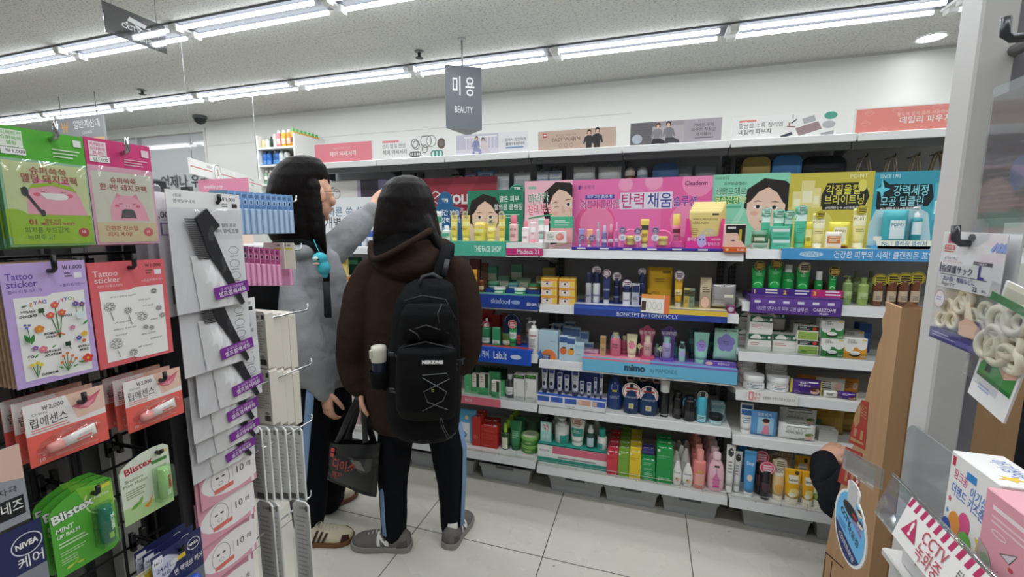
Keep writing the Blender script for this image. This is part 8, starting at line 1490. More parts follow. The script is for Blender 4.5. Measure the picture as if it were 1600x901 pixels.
for k in range(16):q=pe[min(k,15)];s=rnd.uniform(0.004,0.012);mb.add([(0.002,q.y-YC_-0.004,q.z),(0.004,q.y-YC_+s,q.z+s*0.6),(0.003,q.y-YC_+0.003,q.z-s)],[(0,1,2),(2,1,0)],M('c9a883',0.9))
mb.build('torn_edge',r)
# ================================================================ people
NH=Vector((-math.sin(YAW),math.cos(YAW),0))
def hp(px,py,D):
 d=ray(px,py);return Vector((0,0,EYE))+d*(D/d.dot(NH))
def fuse(mb,name,parent,m,vox=0.008,sm=4,disp=0.0,dsz=0.12,split=None):
 o=mb.build('tmp_shape');r=o.modifiers.new('r','REMESH');r.mode='VOXEL';r.voxel_size=vox;r.use_smooth_shade=True
 if sm:s_=o.modifiers.new('s','SMOOTH');s_.factor=0.5;s_.iterations=sm
 if disp:
  t=bpy.data.textures.new('folds','CLOUDS');t.noise_scale=dsz;d=o.modifiers.new('d','DISPLACE');d.texture=t;d.strength=disp;d.mid_level=0.5;d.texture_coords='GLOBAL'
 dg=bpy.context.evaluated_depsgraph_get();me=bpy.data.meshes.new_from_object(o.evaluated_get(dg));me.name=name
 bpy.data.objects.remove(o);me.materials.clear();me.materials.append(m);me.polygons.foreach_set('material_index',[0]*len(me.polygons));me.polygons.foreach_set('use_smooth',[True]*len(me.polygons))
 q=bpy.data.objects.new(name,me);COL.objects.link(q)
 if parent:q.parent=parent
 return q
def rings(rows,root,n=28,ridge=0.0):
 out=[]
 for px,py,D,hw,hd in rows:
  c=hp(px,py,D)-root;k=D/FPX
  out.append([c+RT*(hw*k*math.cos(2*PI*i/n)*(1+ridge*math.sin(i*5.3+py*0.01)))+NH*(hd*math.sin(2*PI*i/n))for i in range(n)])
 return out
def ball(mb,c,r,m,n=12):
 c=Vector(c);r=Vector(r)if not isinstance(r,float)else Vector((r,r,r))
 mb.loft([[c+Vector((r.x*math.sin(PI*j/n)*math.cos(2*PI*i/16),r.y*math.sin(PI*j/n)*math.sin(2*PI*i/16),-r.z*math.cos(PI*j/n)))for i in range(16)]for j in range(n+1)if 0<j<n],m)
def limb(mb,pts,m,root,sub=3):
 """pts: (px, py, D, radius px) -> smooth tapered tube with round ends"""
 P=[(hp(a,b,D)-root,r*D/FPX)for a,b,D,r in pts];Q=[];R=[]
 for i in range(len(P)-1):
  p0,p1,p2,p3=P[max(i-1,0)],P[i],P[i+1],P[min(i+2,len(P)-1)]
  for k in range(sub):
   t=k/sub;cr=lambda a,b,c,d:0.5*(2*b+(c-a)*t+(2*a-5*b+4*c-d)*t*t+(3*b-a-3*c+d)*t**3)
   Q.append(cr(p0[0],p1[0],p2[0],p3[0]));R.append(cr(p0[1],p1[1],p2[1],p3[1]))
 Q.append(P[-1][0]);R.append(P[-1][1])
 mb.tube(Q,R,m,16);ball(mb,Q[0],float(R[0]*0.98),m);ball(mb,Q[-1],float(R[-1]*0.96),m)
 return Q,R
def hand(mb,w,d,n,m,thumb=1,curl=0.5,sc=1.0):
 d=Vector(d).normalized();n=Vector(n);n=(n-d*n.dot(d)).normalized();s=d.cross(n)*thumb
 rg=[]
 for t,a,b in((-0.02,0.021,0.018),(0.0,0.022,0.016),(0.03,0.034,0.015),(0.065,0.039,0.014),(0.085,0.037,0.011)):
  rg.append([w+d*(t*sc)+s*(a*sc*math.cos(2*PI*i/12))+n*(b*sc*math.sin(2*PI*i/12))for i in range(12)])
 mb.loft(rg,m)
 for off,L,rr in((0.029,0.066,0.0082),(0.0095,0.075,0.0086),(-0.0105,0.07,0.0082),(-0.029,0.055,0.0072)):
  p=w+d*(0.078*sc)+s*off*sc;pts=[p];a=0.15
  for L_ in(0.45,0.32,0.26):p=p+(d*math.cos(a)+n*math.sin(a)+s*off*0.8)*(L*L_*sc);pts.append(p);a+=curl
  mb.tube(pts,[rr*sc,rr*sc,rr*0.92*sc,rr*0.75*sc],m,10);ball(mb,pts[-1],float(rr*0.75*sc),m,6)
 p0=w+d*0.02*sc+s*0.022*sc;p1=p0+(s*0.75+d*0.7+n*0.3)*0.035*sc;p2=p1+(s*0.35+d*0.9+n*0.45)*0.03*sc;p3=p2+(d*0.9+n*0.5)*0.022*sc
 mb.tube([p0,p1,p2,p3],[0.012*sc,0.0105*sc,0.0095*sc,0.007*sc],m,10);ball(mb,p3,float(0.007*sc),m,6)
def head(mb,c,yaw,m,pitch=0.0):
 """skull, jaw, nose, lips, ears and neck about centre c; yaw turns the face from +y"""
 mb.X=Matrix.Translation(c)@Matrix.Rotation(yaw,4,'Z')@Matrix.Rotation(pitch,4,'X')
 B=lambda x,y,z,a,b,c_:ball(mb,(x,y,z),(a,b,c_),m)
 B(0,-0.012,0.022,0.074,0.092,0.098);B(0,0.024,-0.05,0.057,0.062,0.062);B(0,0.06,-0.098,0.024,0.022,0.018);B(0,0.035,0.0,0.066,0.055,0.07)
 mb.tube([(0,0.084,0.022),(0,0.096,-0.004),(0,0.106,-0.024)],[0.008,0.0105,0.013],m,10);B(0,0.1,-0.026,0.016,0.012,0.009);B(0,0.086,-0.06,0.024,0.011,0.008);B(0,0.084,-0.07,0.02,0.011,0.008)
 for s in(-1,1):B(s*0.076,-0.005,-0.012,0.009,0.019,0.03);B(s*0.04,0.064,-0.03,0.026,0.022,0.024)
 mb.tube([(0,-0.014,-0.06),(0,-0.022,-0.12),(0,-0.028,-0.2)],[0.05,0.05,0.056],m,14);mb.X=Matrix.Identity(4)
def facebits(par,c,yaw,pitch=0.0):
 X=Matrix.Translation(c)@Matrix.Rotation(yaw,4,'Z')@Matrix.Rotation(pitch,4,'X')
 for s in(-1,1):
  mb=MB();mb.X=X;ball(mb,(s*0.031,0.079,0.006),(0.0125,0.007,0.0065),M('efeae6',0.2));ball(mb,(s*0.031,0.0845,0.006),(0.0055,0.0025,0.0055),M('1d1512',0.15));mb.build('eye',par)
  mb=MB();mb.X=X;mb.tube([(s*0.016,0.088,0.026),(s*0.032,0.088,0.03),(s*0.048,0.079,0.026)],0.0028,M('2a1f1a',0.7),6);mb.build('eyebrow',par)
 mb=MB();mb.X=X;ball(mb,(0,0.091,-0.0625),(0.021,0.0085,0.0065),M('b96a66',0.4));mb.build('lips',par)
hm,nt,bs=nodes_mat('black_hair',0.45);bs.inputs['Specular IOR Level'].default_value=0.12
tc_=nt.nodes.new('ShaderNodeTexCoord');mp=nt.nodes.new('ShaderNodeMapping');mp.inputs['Scale'].default_value=(180,180,5);nzz=nt.nodes.new('ShaderNodeTexNoise');nzz.inputs['Scale'].default_value=1;nzz.inputs['Detail'].default_value=3;bp=nt.nodes.new('ShaderNodeBump');bp.inputs['Strength'].default_value=0.45;bp.inputs['Distance'].default_value=0.004
nt.links.new(tc_.outputs['Object'],mp.inputs[0]);nt.links.new(mp.outputs[0],nzz.inputs['Vector']);nt.links.new(nzz.outputs[0],bp.inputs['Height']);nt.links.new(bp.outputs[0],bs.inputs['Normal']);mixc(nt,nzz.outputs[0],'080606','15110f',bs.inputs['Base Color'])
SK=M('d9a68c',0.5,bump=0.05,bscale=200)
NAVY=M('0d0f15',0.85,bump=0.25,bscale=90);STR=M('7e9cc0',0.8)
def shoe(name,par,heel,toe,upc,solec,kind,cuff=None):
 L=(toe-heel).length;a=math.atan2(-(toe-heel).x,(toe-heel).y)
 r=bpy.data.objects.new(name,None);COL.objects.link(r);r.empty_display_size=0.05;r.parent=par;r.location=heel;r.rotation_euler=(0,0,a)
 T=[0.0,0.03,0.1,0.22,0.38,0.55,0.72,0.86,0.95,1.0];Wd=[0.012,0.028,0.034,0.036,0.035,0.042,0.048,0.044,0.03,0.01];Ht=[0.05,0.075,0.09,0.092,0.088,0.074,0.058,0.05,0.042,0.03]
 n=9;hx=lambda w,h,i:(w*math.cos(PI*i/(n-1))*(1.0 if i in(0,n-1)else 1.06),h*math.sin(PI*i/(n-1))**0.75)
 ring=[]
 for t,w,h in zip(T,Wd,Ht):ring.append([(hx(w,h-0.022,i)[0],t*L,0.022+hx(w,h-0.022,i)[1])for i in range(n)]+[(-w,t*L,0.02),(w,t*L,0.02)])
 mb=MB().loft(ring,M(upc,0.8,bump=0.15,bscale=150));up=None
 for s in(-1,1):
  def warp(u,v,s=s):
   t=u/L if s>0 else 1-u/L;t=min(max(t,0.01),0.99);j=max(k for k in range(len(T))if T[k]<=t);q=(t-T[j])/(T[min(j+1,9)]-T[j]+1e-9);w=Wd[j]+(Wd[min(j+1,9)]-Wd[j])*q;h=Ht[j]+(Ht[min(j+1,9)]-Ht[j])*q;y=min(1,max(0,(v)/(h-0.022)));return w*1.07*math.sqrt(max(0.02,1-y**2.6))+0.0012
  f=F(mb,(0,0 if s>0 else L,0.022),(0,s,0),(0,0,1),L,0.07,warp=warp,eps=0.00005);f.clip=False
  fl=(lambda u:u)if s>0 else(lambda u:1-u)
  if kind=='n':
   [f.p([(fl(0.32+a),0.16),(fl(0.37+a),0.16),(fl(0.4+b),0.8),(fl(0.35+b),0.8)],M('ecece9',0.5))for a,b in((0,0),(0.14,0.14),(0.14,0.0)if s>0 else(0.0,0.14))]
   f.p([(fl(0.02),0.0),(fl(0.2),0.0),(fl(0.16),0.4),(fl(0.03),0.5)],M('5a5854',0.8))
  else:
   for k in range(3):x=0.3+0.085*k;f.p([(fl(x),0.02),(fl(x+0.045),0.02),(fl(x+0.13),0.72-0.08*k),(fl(x+0.085),0.74-0.08*k)],M('3a2420',0.7))
   f.p([(fl(0.82),0.0),(fl(0.97),0.0),(fl(0.95),0.25),(fl(0.84),0.36)],M('4a302a',0.8))
 mb.build('upper',r)
 so=[[((w+0.005)*sx,t*L*1.02-0.003,z)for w,t in zip(Wd,T)]for sx,z in()]
 out=[((w+0.006),t*L*1.03-0.004)for w,t in zip(Wd,T)];lp=out+[(-x,y)for x,y in reversed(out)];k=len(lp)
 MB().loft([[(x*0.96,y,0.0008)for x,y in lp],[(x,y,0.008)for x,y in lp],[(x,y,0.026 if kind=='n' else 0.024)for x,y in lp]],M(solec,0.6),False).build('sole',r)
 mb=MB()
 for q in range(5):y=(0.42+0.07*q)*L;h=0.092-0.008*q;mb.tube([(-0.022,y,h-0.014),(0,y+0.004,h+0.0),(0.022,y+0.008,h-0.014)],0.0032,M('c9c5bb',0.8),6)
 mb.tube([(0.0,0.4*L,0.094),(0.025,0.37*L,0.098),(0.035,0.42*L,0.085),(0.005,0.41*L,0.094)],0.002,M('c9c5bb',0.8),6).tube([(0.0,0.4*L,0.094),(-0.025,0.36*L,0.096),(-0.034,0.42*L,0.084),(-0.004,0.41*L,0.094)],0.002,M('c9c5bb',0.8),6)
 mb.build('laces',r)
 MB().tube([(0,0.2*L,0.06),(0,0.22*L,0.1)],[0.028,0.027],M('d9d7d2',0.9),14).build('sock',r)
 return r
def stripe(par,pts,root,wpx=6,ref=NH):
 P=[hp(*p[:3])-root for p in pts];mb=MB();n=len(P);vs=[]
 for i,p in enumerate(P):
  t=(P[min(i+1,n-1)]-P[max(i-1,0)]).normalized();out=RT*(1 if pts[0][3:]else-1);vs+=[p]
 k=wpx*pts[0][2]/FPX
 mb.tube(P,k,STR,10,flat=0.3,ref=ref);return mb.build('side_stripe',par)
 # ---------------- girl in the brown hoodie
D2=1.758;R2=Vector((-0.93,1.55,0));HC=hp(636,330,D2)-R2;yw=0.35
mb=MB();head(mb,HC,yw,SK)
mb.loft(rings([(645,398,D2,30,0.05),(645,425,D2,58,0.075),(645,470,D2,62,0.09),(648,560,D2,54,0.085),(650,630,D2,60,0.095),(650,665,D2,55,0.09)],R2),SK)
la=[(580,432,D2,19),(562,490,D2-0.01,17),(553,545,D2,14),(559,590,D2-0.01,11),(565,605,D2-0.02,10)]
ra=[(716,432,D2,19),(729,490,D2+0.01,17),(729,540,D2+0.04,14),(712,555,D2+0.18,12),(690,540,D2+0.28,10)]
limb(mb,la,SK,R2);limb(mb,ra,SK,R2)
fl=atz(612,852,0);fr=atz(706,840,0);Dl,Dr=fl.dot(NH),fr.dot(NH)
ll=[(620,655,D2,26),(618,710,D2-0.02,21),(614,770,(D2+Dl)/2,16),(613,830,Dl,11),(612,846,Dl,10)]
lr=[(690,655,D2,26),(700,710,D2,20),(704,765,(D2+Dr)/2,15),(706,815,Dr,11),(706,832,Dr,10)]
limb(mb,ll,SK,R2);limb(mb,lr,SK,R2)
wl_=hp(566,606,D2-0.02)-R2;hand(mb,wl_,(0.0,0.05,-1),RT,SK,1,1.1)
wr_=hp(690,540,D2+0.28)-R2;hand(mb,wr_,(-0.3,0.3,0.9),(-0.8,0.2,-0.2),SK,-1,0.7)
p2=tag(fuse(mb,'person',None,SK,0.0042,2),'person seen from behind in a brown hoodie with a black backpack, holding a black tote','person');p2.location=R2
facebits(p2,HC,yw)
BRN=M('33261f',0.95,bump=0.3,bscale=120)
mb=MB().loft(rings([(645,392,D2,30,0.06),(645,404,D2,52,0.085),(645,420,D2,74,0.1),(645,442,D2,84,0.115),(645,490,D2,82,0.13),(645,560,D2,78,0.135),(647,620,D2,78,0.138),(648,648,D2,75,0.135),(648,664,D2,68,0.125)],R2),BRN)
limb(mb,[(582,430,D2,29),(566,470,D2-0.01,30),(556,520,D2-0.02,29),(552,560,D2,26),(558,592,D2-0.01,24),(564,604,D2-0.02,18)],BRN,R2)
limb(mb,[(712,430,D2,30),(722,470,D2,30),(726,520,D2+0.0,29),(722,556,D2+0.04,27),(712,566,D2+0.14,22),(696,550,D2+0.24,15)],BRN,R2)
limb(mb,[(583,388,D2-0.02,10),(592,406,D2-0.06,14),(618,418,D2-0.1,17),(650,416,D2-0.115,19),(680,402,D2-0.09,17),(694,384,D2-0.03,13)],BRN,R2)
limb(mb,[(600,402,D2-0.07,16),(640,396,D2-0.09,20),(675,384,D2-0.06,16)],BRN,R2)
hd2=fuse(mb,'hoodie',p2,BRN,0.0065,5,0.012,0.09)
mb=MB();limb(mb,[(580,380,D2-0.07,5),(583,404,D2-0.13,5),(606,398,D2-0.165,5),(640,379,D2-0.165,5),(672,360,D2-0.12,5)],BRN,R2);mb.build('hood_rim',hd2)
LN=M('070708',0.95);q=[hp(a,b,d)-R2 for a,b,d in((580,384,D2-0.08),(586,404,D2-0.135),(609,396,D2-0.166),(641,378,D2-0.166),(670,361,D2-0.125),(650,361,D2-0.135),(615,366,D2-0.13),(591,376,D2-0.11))]
c_=sum(q,Vector())/len(q)-NH*0.015
MB().add([c_]+q,[(0,i+1,(i+1)%8+1)for i in range(8)],LN,True).build('hood_lining',hd2)
for pts in([(655,404,D2-0.143),(650,420,D2-0.148),(660,432,D2-0.14)],):MB().tube([hp(*p)-R2 for p in pts],0.0016,M('2a1f1b'),6).build('hood_seam',hd2)
mb=MB().loft(rings([(650,628,D2,62,0.105),(650,650,D2,66,0.115),(652,668,D2,64,0.11),(654,682,D2,40,0.06)],R2),NAVY)
limb(mb,[(622,655,D2,30),(617,700,D2-0.02,28),(614,760,(D2+Dl)/2,24),(616,815,Dl,22),(617,832,Dl,21)],NAVY,R2);limb(mb,[(688,655,D2,30),(699,700,D2,28),(704,755,(D2+Dr)/2,22),(705,800,Dr,19),(705,823,Dr,18)],NAVY,R2)
tr2=fuse(mb,'trousers',p2,NAVY,0.0075,3,0.01,0.1)
stripe(tr2,[(594,652,D2-0.03),(593,700,D2-0.055),(596,760,(D2+Dl)/2-0.045),(599,815,Dl-0.045),(601,836,Dl-0.045)],R2,6,RT-NH);stripe(tr2,[(718,660,D2-0.02,1),(726,700,D2-0.02),(725,755,(D2+Dr)/2-0.02),(723,800,Dr-0.015),(722,820,Dr-0.015)],R2,6,RT*0.5+NH)
shoe('shoe',p2,atz(642,856,0)-R2,atz(552,850,0)-R2,'716e6a','8f8d88','n');shoe('shoe',p2,atz(700,858,0)-R2,atz(730,806,0)-R2,'716e6a','8f8d88','n')
mb=MB().loft(rings([(636,274,D2,9,0.02),(636,279,D2,22,0.06),(635,290,D2,33,0.095),(635,310,D2,41,0.112),(635,335,D2,46,0.116),(636,360,D2-0.01,51,0.112),(637,378,D2-0.02,53,0.1),(639,390,D2-0.03,48,0.075)],R2,48,0.02),hm)
limb(mb,[(664,342,D2-0.05,11),(676,366,D2-0.08,9),(688,388,D2-0.1,6),(695,402,D2-0.1,2.5)],hm,R2);limb(mb,[(603,330,D2-0.02,15),(600,360,D2-0.04,11),(594,384,D2-0.06,6)],hm,R2)
hr=fuse(mb,'hair',p2,hm,0.006,2,0.004,0.03)
# ---------------- backpack on her right shoulder
BKP=M('0c0d0f',0.75,bump=0.3,bscale=220);BK2=M('1e2024',0.6);Db=D2-0.24
rb_=hp(664,690,Db);bp_=E('backpack','black nylon backpack with a crossed cord, slung over the brown hoodie','backpack',rb_)
mb=MB().loft([[p for p in g]for g in rings([(672,436,Db+0.03,24,0.03),(671,445,Db+0.025,38,0.055),(668,465,Db+0.02,48,0.075),(665,500,Db+0.01,53,0.085),(663,550,Db,58,0.09),(661,610,Db,60,0.092),(662,650,Db,60,0.09),(664,672,Db,55,0.08),(665,684,Db,42,0.05)],rb_)],BKP)
body=fuse(mb,'main_compartment',bp_,BKP,0.007,4,0.008,0.07)
mb=MB().loft(rings([(668,474,Db-0.075,34,0.02),(667,490,Db-0.085,42,0.028),(666,515,Db-0.088,44,0.03),(666,530,Db-0.085,40,0.022)],rb_),BKP);fuse(mb,'upper_pocket',bp_,BKP,0.006,3)
mb=MB().loft(rings([(668,536,Db-0.085,38,0.02),(667,546,Db-0.1,48,0.04),(666,590,Db-0.108,50,0.048),(666,635,Db-0.105,50,0.048),(667,652,Db-0.095,44,0.03)],rb_),BKP);fuse(mb,'front_pocket',bp_,BKP,0.006,4,0.004,0.05)
T_=lambda pts,r,m,nm,flat=1.0,**k:MB().tube([hp(*p)-rb_ for p in pts],r,m,8,flat=flat,ref=RT,**k).build(nm,bp_)
for(pts)in([(632,470,Db-0.065),(660,462,Db-0.075),(696,468,Db-0.065),(712,500,Db-0.055)],[(624,544,Db-0.105),(665,534,Db-0.12),(708,544,Db-0.105),(714,580,Db-0.1)],[(630,520,Db-0.1),(666,508,Db-0.125),(702,520,Db-0.1)]):T_(pts,0.003,M('1b1c1f',0.5),'zipper')
for pts in([(690,475,Db-0.1),(684,490,Db-0.13),(686,505,Db-0.125)],[(640,515,Db-0.12),(652,522,Db-0.13),(656,530,Db-0.12)]):T_(pts,0.0022,M('2c2d31',0.5),'zip_pull')
T_([(655,446,Db-0.03),(660,432,Db-0.02),(676,428,Db-0.01),(690,436,Db-0.02)],0.007,BK2,'handle',0.5)
T_([(682,448,Db+0.06),(688,425,Db+0.07),(695,402,Db+0.09),(699,386,Db+0.14),(700,380,Db+0.2),(700,392,Db+0.29),(697,430,Db+0.35),(700,500,Db+0.36)],0.026,BKP,'shoulder_strap',0.3)
T_([(694,430,Db+0.044),(699,405,Db+0.062)],0.01,M('2a2c31',0.4),'strap_webbing',0.3)
T_([(640,452,Db+0.05),(620,500,Db+0.07),(606,560,Db+0.07),(602,610,Db+0.05)],0.012,BKP,'loose_strap',0.3)
for pts in([(606,545,Db-0.02),(620,556,Db-0.07),(628,562,Db-0.09)],[(606,600,Db-0.02),(616,612,Db-0.08),(626,616,Db-0.1)],[(724,560,Db+0.0),(716,566,Db-0.06),(708,572,Db-0.1)]):T_(pts,0.008,BK2,'side_buckle_strap',0.35)
for px,py in((612,553),(614,609),(719,565)):c=hp(px,py,Db-0.07)-rb_;MB().box(c.x-0.012,c.x+0.012,c.y-0.006,c.y+0.002,c.z-0.008,c.z+0.008,M('2f3136',0.35),0.002).build('buckle',bp_)
cpts=[(656,588),(700,586),(662,612),(706,612),(660,636),(696,632)];order=[0,1,2,5,4,3,0]
T_([(660,586,Db-0.158),(698,583,Db-0.158),(702,592,Db-0.158),(662,612,Db-0.16),(668,628,Db-0.158),(700,640,Db-0.155)],0.0014,M('6a6c6e'),'bungee_cord');T_([(660,590,Db-0.158),(698,612,Db-0.16),(692,626,Db-0.158),(660,642,Db-0.155)],0.0014,M('6a6c6e'),'bungee_cord')
T_([(690,652,Db-0.13),(694,668,Db-0.12),(702,682,Db-0.11),(706,684,Db-0.11)],0.0013,M('4a4c4e'),'bungee_cord');T_([(688,652,Db-0.13),(690,666,Db-0.12),(700,686,Db-0.11),(712,676,Db-0.11)],0.0013,M('4a4c4e'),'bungee_cord')
o_=hp(676,568,Db-0.158)-rb_;mb=MB();f=F(mb,o_,RT,UP);f.r(-0.037,-0.003,0.037,0.013,M('1c1d21')).t('NEIKIDNIS',0,0,0.0105,M('f0f0ee'),mw=0.07,bold=0.06);mb.build('logo_patch',bp_)
o_=hp(676,610,Db-0.162)-rb_;mb=MB();F(mb,o_,RT,UP).r(-0.004,-0.004,0.004,0.006,M('9a9a4a')).r(-0.002,-0.002,0.002,0.003,M('2a2a1a'));mb.build('small_tag',bp_)
# tumbler in its side pocket
tb=hp(594,600,Db-0.03);r=E('tumbler','navy tumbler with a cream lid in the side pocket of the black backpack','tumbler',tb)
MB().lathe([(0.022,0.0),(0.026,0.01),(0.026,0.085),(0.024,0.09)],M('22283a',0.25),20).build('tumbler_body',r);MB().lathe([(0.0265,0.085),(0.0275,0.09),(0.0275,0.125),(0.025,0.14),(0.012,0.144)],M('dcd9c9',0.4),20).box(-0.02,-0.01,-0.03,-0.024,0.1,0.13,M('cfccba',0.4),0.002).build('lid',r)
MB().lathe([(0.029,-0.01),(0.034,0.0),(0.036,0.05),(0.035,0.052),(0.031,0.05),(0.028,0.0)],BKP,18).build('side_pocket',bp_,tb-rb_)
# tote bag in her hand
Dt=D2-0.06;tb=hp(550,776,Dt);r=E('tote_bag','black shop tote bag with red lettering held beside the trousers','tote bag',tb)
TQ=[(516,690,Dt+0.02),(594,691,Dt-0.03),(588,776,Dt-0.04),(512,747,Dt+0.02)];TBK=M('17181a',0.45)
a,b,c,d=[hp(*p)-tb for p in TQ];n=10;vs=[];fs=[]
for s_ in(-1,1):
 for j in range(n+1):
  for i in range(n+1):
   u,v=i/n,j/n;p=(a*(1-u)+b*u)*(1-v)+(d*(1-u)+c*u)*v;bul=0.035*(1-(2*u-1)**2)*(0.35+0.65*math.sin(PI*min(1,v*0.9+0.1)))+0.004*math.sin(9*u+7*v);vs.append(p-NH*s_*(0.003+bul))
N1=(n+1)**2
for s_ in(0,1):
 for j in range(n):
  for i in range(n):k=s_*N1+j*(n+1)+i;q=(k,k+1,k+n+2,k+n+1);fs.append(q if s_ else q[::-1])
bd=[j*(n+1)for j in range(n+1)]+[n*(n+1)+i for i in range(1,n+1)]+[j*(n+1)+n for j in range(n-1,-1,-1)]
for p,q in zip(bd,bd[1:]):fs.append((p,q,q+N1,p+N1))
mb=MB().add(vs,fs,TBK,True)
U_=(b-a).normalized();W_=(b-a).length;V_=((a-d).normalized()+(b-c).normalized()).normalized();Hh=(a-d).length
f=F(mb,d,U_,V_,W_,Hh,warp=lambda u,v:0.006+0.04*(1-(2*u/W_-1)**2)*(0.35+0.65*math.sin(PI*min(1,(1-v/Hh)*0.9+0.1)))+0.002,eps=0.00005);f.clip=False;rd=M('c23a3a',0.5)
f.t('다이소',0.42,0.36,0.24,rd,mw=0.5,bold=0.02,rot=-0.12).t('매장용',0.32,0.06,0.2,rd,mw=0.34,bold=0.0,rot=-0.12)
for k in range(2):f.r(0.08,0.66+0.13*k,0.18,0.76+0.13*k,rd)
f.p([(0.5,0.72),(0.92,0.62),(0.9,0.12),(0.72,0.3)],M('3a3a3a',0.15)).p([(0.56,0.66),(0.74,0.6),(0.82,0.3),(0.7,0.4)],M('77756f',0.3))
mb.build('bag_body',r)
for pts in([(527,692,Dt+0.0),(541,660,Dt),(556,628,Dt),(563,612,D2-0.04),(566,620,D2-0.04),(569,650,Dt),(571,691,Dt-0.05)],[(540,692,Dt+0.05),(552,660,Dt+0.05),(562,625,Dt+0.05),(567,616,D2-0.02),(572,650,Dt+0.04),(584,691,Dt+0.02)]):MB().tube([hp(*p)-tb for p in pts],0.013,TBK,8,flat=0.2,ref=RT).build('handle',r)
# ---------------- girl in the grey sweatshirt
D1=1.90;R1=Vector((-1.40,1.55,0));HC=hp(486,302,D1)-R1;yw=-0.22
mb=MB();head(mb,HC,yw,SK)
mb.loft(rings([(468,372,D1,28,0.05),(470,400,D1,52,0.075),(474,450,D1,56,0.09),(480,540,D1,50,0.085),(490,610,D1,52,0.095)],R1),SK)
ar_=[(448,402,D1-0.06,18),(456,460,D1-0.1,16),(474,525,D1-0.13,14),(496,580,D1-0.11,11),(508,606,D1-0.1,9)]
al_=[(502,402,D1+0.09,18),(530,383,D1+0.15,15),(553,357,D1+0.19,13),(578,330,D1+0.24,10),(585,322,D1+0.25,9)]
limb(mb,ar_,SK,R1);limb(mb,al_,SK,R1)
f1=atz(484,838,0);f2=atz(512,796,0);Da,Dc=f1.dot(NH),f2.dot(NH)
limb(mb,[(478,620,D1-0.05,26),(480,700,(D1+Da)/2,20),(480,765,Da+0.02,15),(482,832,Da,11)],SK,R1);limb(mb,[(510,620,D1+0.05,26),(516,690,D1+0.08,19),(514,745,(D1+Dc)/2+0.02,14),(513,788,Dc,10)],SK,R1)
w_=hp(509,608,D1-0.1)-R1;hand(mb,w_,(RT*0.1-UP*1.0),(RT*0.5+NH*0.8),SK,1,0.55)
w_=hp(579,324,D1+0.25)-R1;hand(mb,w_,(RT*0.3+NH*0.4+UP*0.8),(RT*0.6-UP*0.3+NH*0.6),SK,-1,0.75)
p1=tag(fuse(mb,'person',None,SK,0.0042,2),'person in a grey sweatshirt and glasses reaching one arm toward the shelf','person');p1.location=R1
facebits(p1,HC,yw)
GRY=M('9b9da1',0.95,bump=0.35,bscale=160)
mb=MB().loft(rings([(466,372,D1,26,0.055),(464,384,D1,44,0.075),(466,398,D1,60,0.095),(470,430,D1,70,0.12),(474,490,D1,72,0.13),(479,545,D1,70,0.13),(486,585,D1,66,0.125),(489,600,D1,60,0.115)],R1),GRY)
limb(mb,[(446,402,D1-0.05,28),(446,440,D1-0.1,33),(456,490,D1-0.13,36),(476,545,D1-0.13,35),(494,584,D1-0.11,28),(502,600,D1-0.105,21),(508,612,D1-0.1,16)],GRY,R1)
limb(mb,[(500,402,D1+0.08,27),(522,388,D1+0.13,25),(545,366,D1+0.18,23),(564,347,D1+0.22,20),(574,336,D1+0.24,15),(581,328,D1+0.245,13)],GRY,R1)
limb(mb,[(440,384,D1-0.03,12),(456,394,D1-0.09,13),(480,392,D1-0.08,12),(500,382,D1+0.0,10)],GRY,R1)
fuse(mb,'sweatshirt',p1,GRY,0.0065,4,0.018,0.1)
mb=MB().loft(rings([(486,580,D1,56,0.105),(490,610,D1,60,0.115),(496,640,D1,56,0.1),(498,655,D1,30,0.05)],R1),NAVY)
limb(mb,[(480,620,D1-0.05,36),(482,690,(D1+Da)/2,35),(482,760,Da+0.02,30),(483,812,Da,25),(484,824,Da,22)],NAVY,R1);limb(mb,[(512,620,D1+0.05,34),(520,690,D1+0.08,31),(520,740,(D1+Dc)/2+0.02,26),(515,782,Dc,21)],NAVY,R1)
tr1=fuse(mb,'trousers',p1,NAVY,0.0075,3,0.012,0.1)
P=[hp(486-0.09*(y-600),y,D1-0.135-0.0001*(y-600)+(Da-D1)*max(0,(y-690)/140))-R1 for y in(598,640,690,740,790,822)]
MB().tube(P,0.018,STR,10,flat=0.35,ref=RT).build('side_stripe',tr1)
shoe('shoe',p1,atz(466,848,0)-R1,atz(552,842,0)-R1,'d3c8ae','7a5233','s');shoe('shoe',p1,atz(496,802,0)-R1,atz(556,768,0)-R1,'d3c8ae','7a5233','s')
mb=MB().loft(rings([(474,243,D1,9,0.02),(474,248,D1,24,0.06),(472,258,D1,34,0.09),(468,276,D1,40,0.11),(463,300,D1-0.005,40,0.115),(461,330,D1-0.01,42,0.108),(461,355,D1-0.02,44,0.095),(467,376,D1-0.03,40,0.07),(476,392,D1-0.04,28,0.04)],R1,48,0.02),hm)
limb(mb,[(488,290,D1-0.05,12),(491,335,D1-0.06,13),(498,370,D1-0.065,11),(507,396,D1-0.06,4)],hm,R1);limb(mb,[(492,262,D1+0.03,13),(504,270,D1+0.06,8),(511,282,D1+0.08,4),(514,296,D1+0.085,1.5)],hm,R1)
fuse(mb,'hair',p1,hm,0.006,2,0.004,0.03)
X=Matrix.Translation(HC)@Matrix.Rotation(yw,4,'Z');mb=MB();mb.X=X;gm=M('8a7f74',0.25,0.8)
for s in(-1,1):mb.tube([(s*0.034+0.023*math.cos(a*PI/10),0.103,0.004+0.021*math.sin(a*PI/10))for a in range(20)],0.0012,gm,6,closed=True).tube([(s*0.057,0.103,0.01),(s*0.079,0.05,0.008),(s*0.081,-0.01,0.004)],0.0012,gm,6)
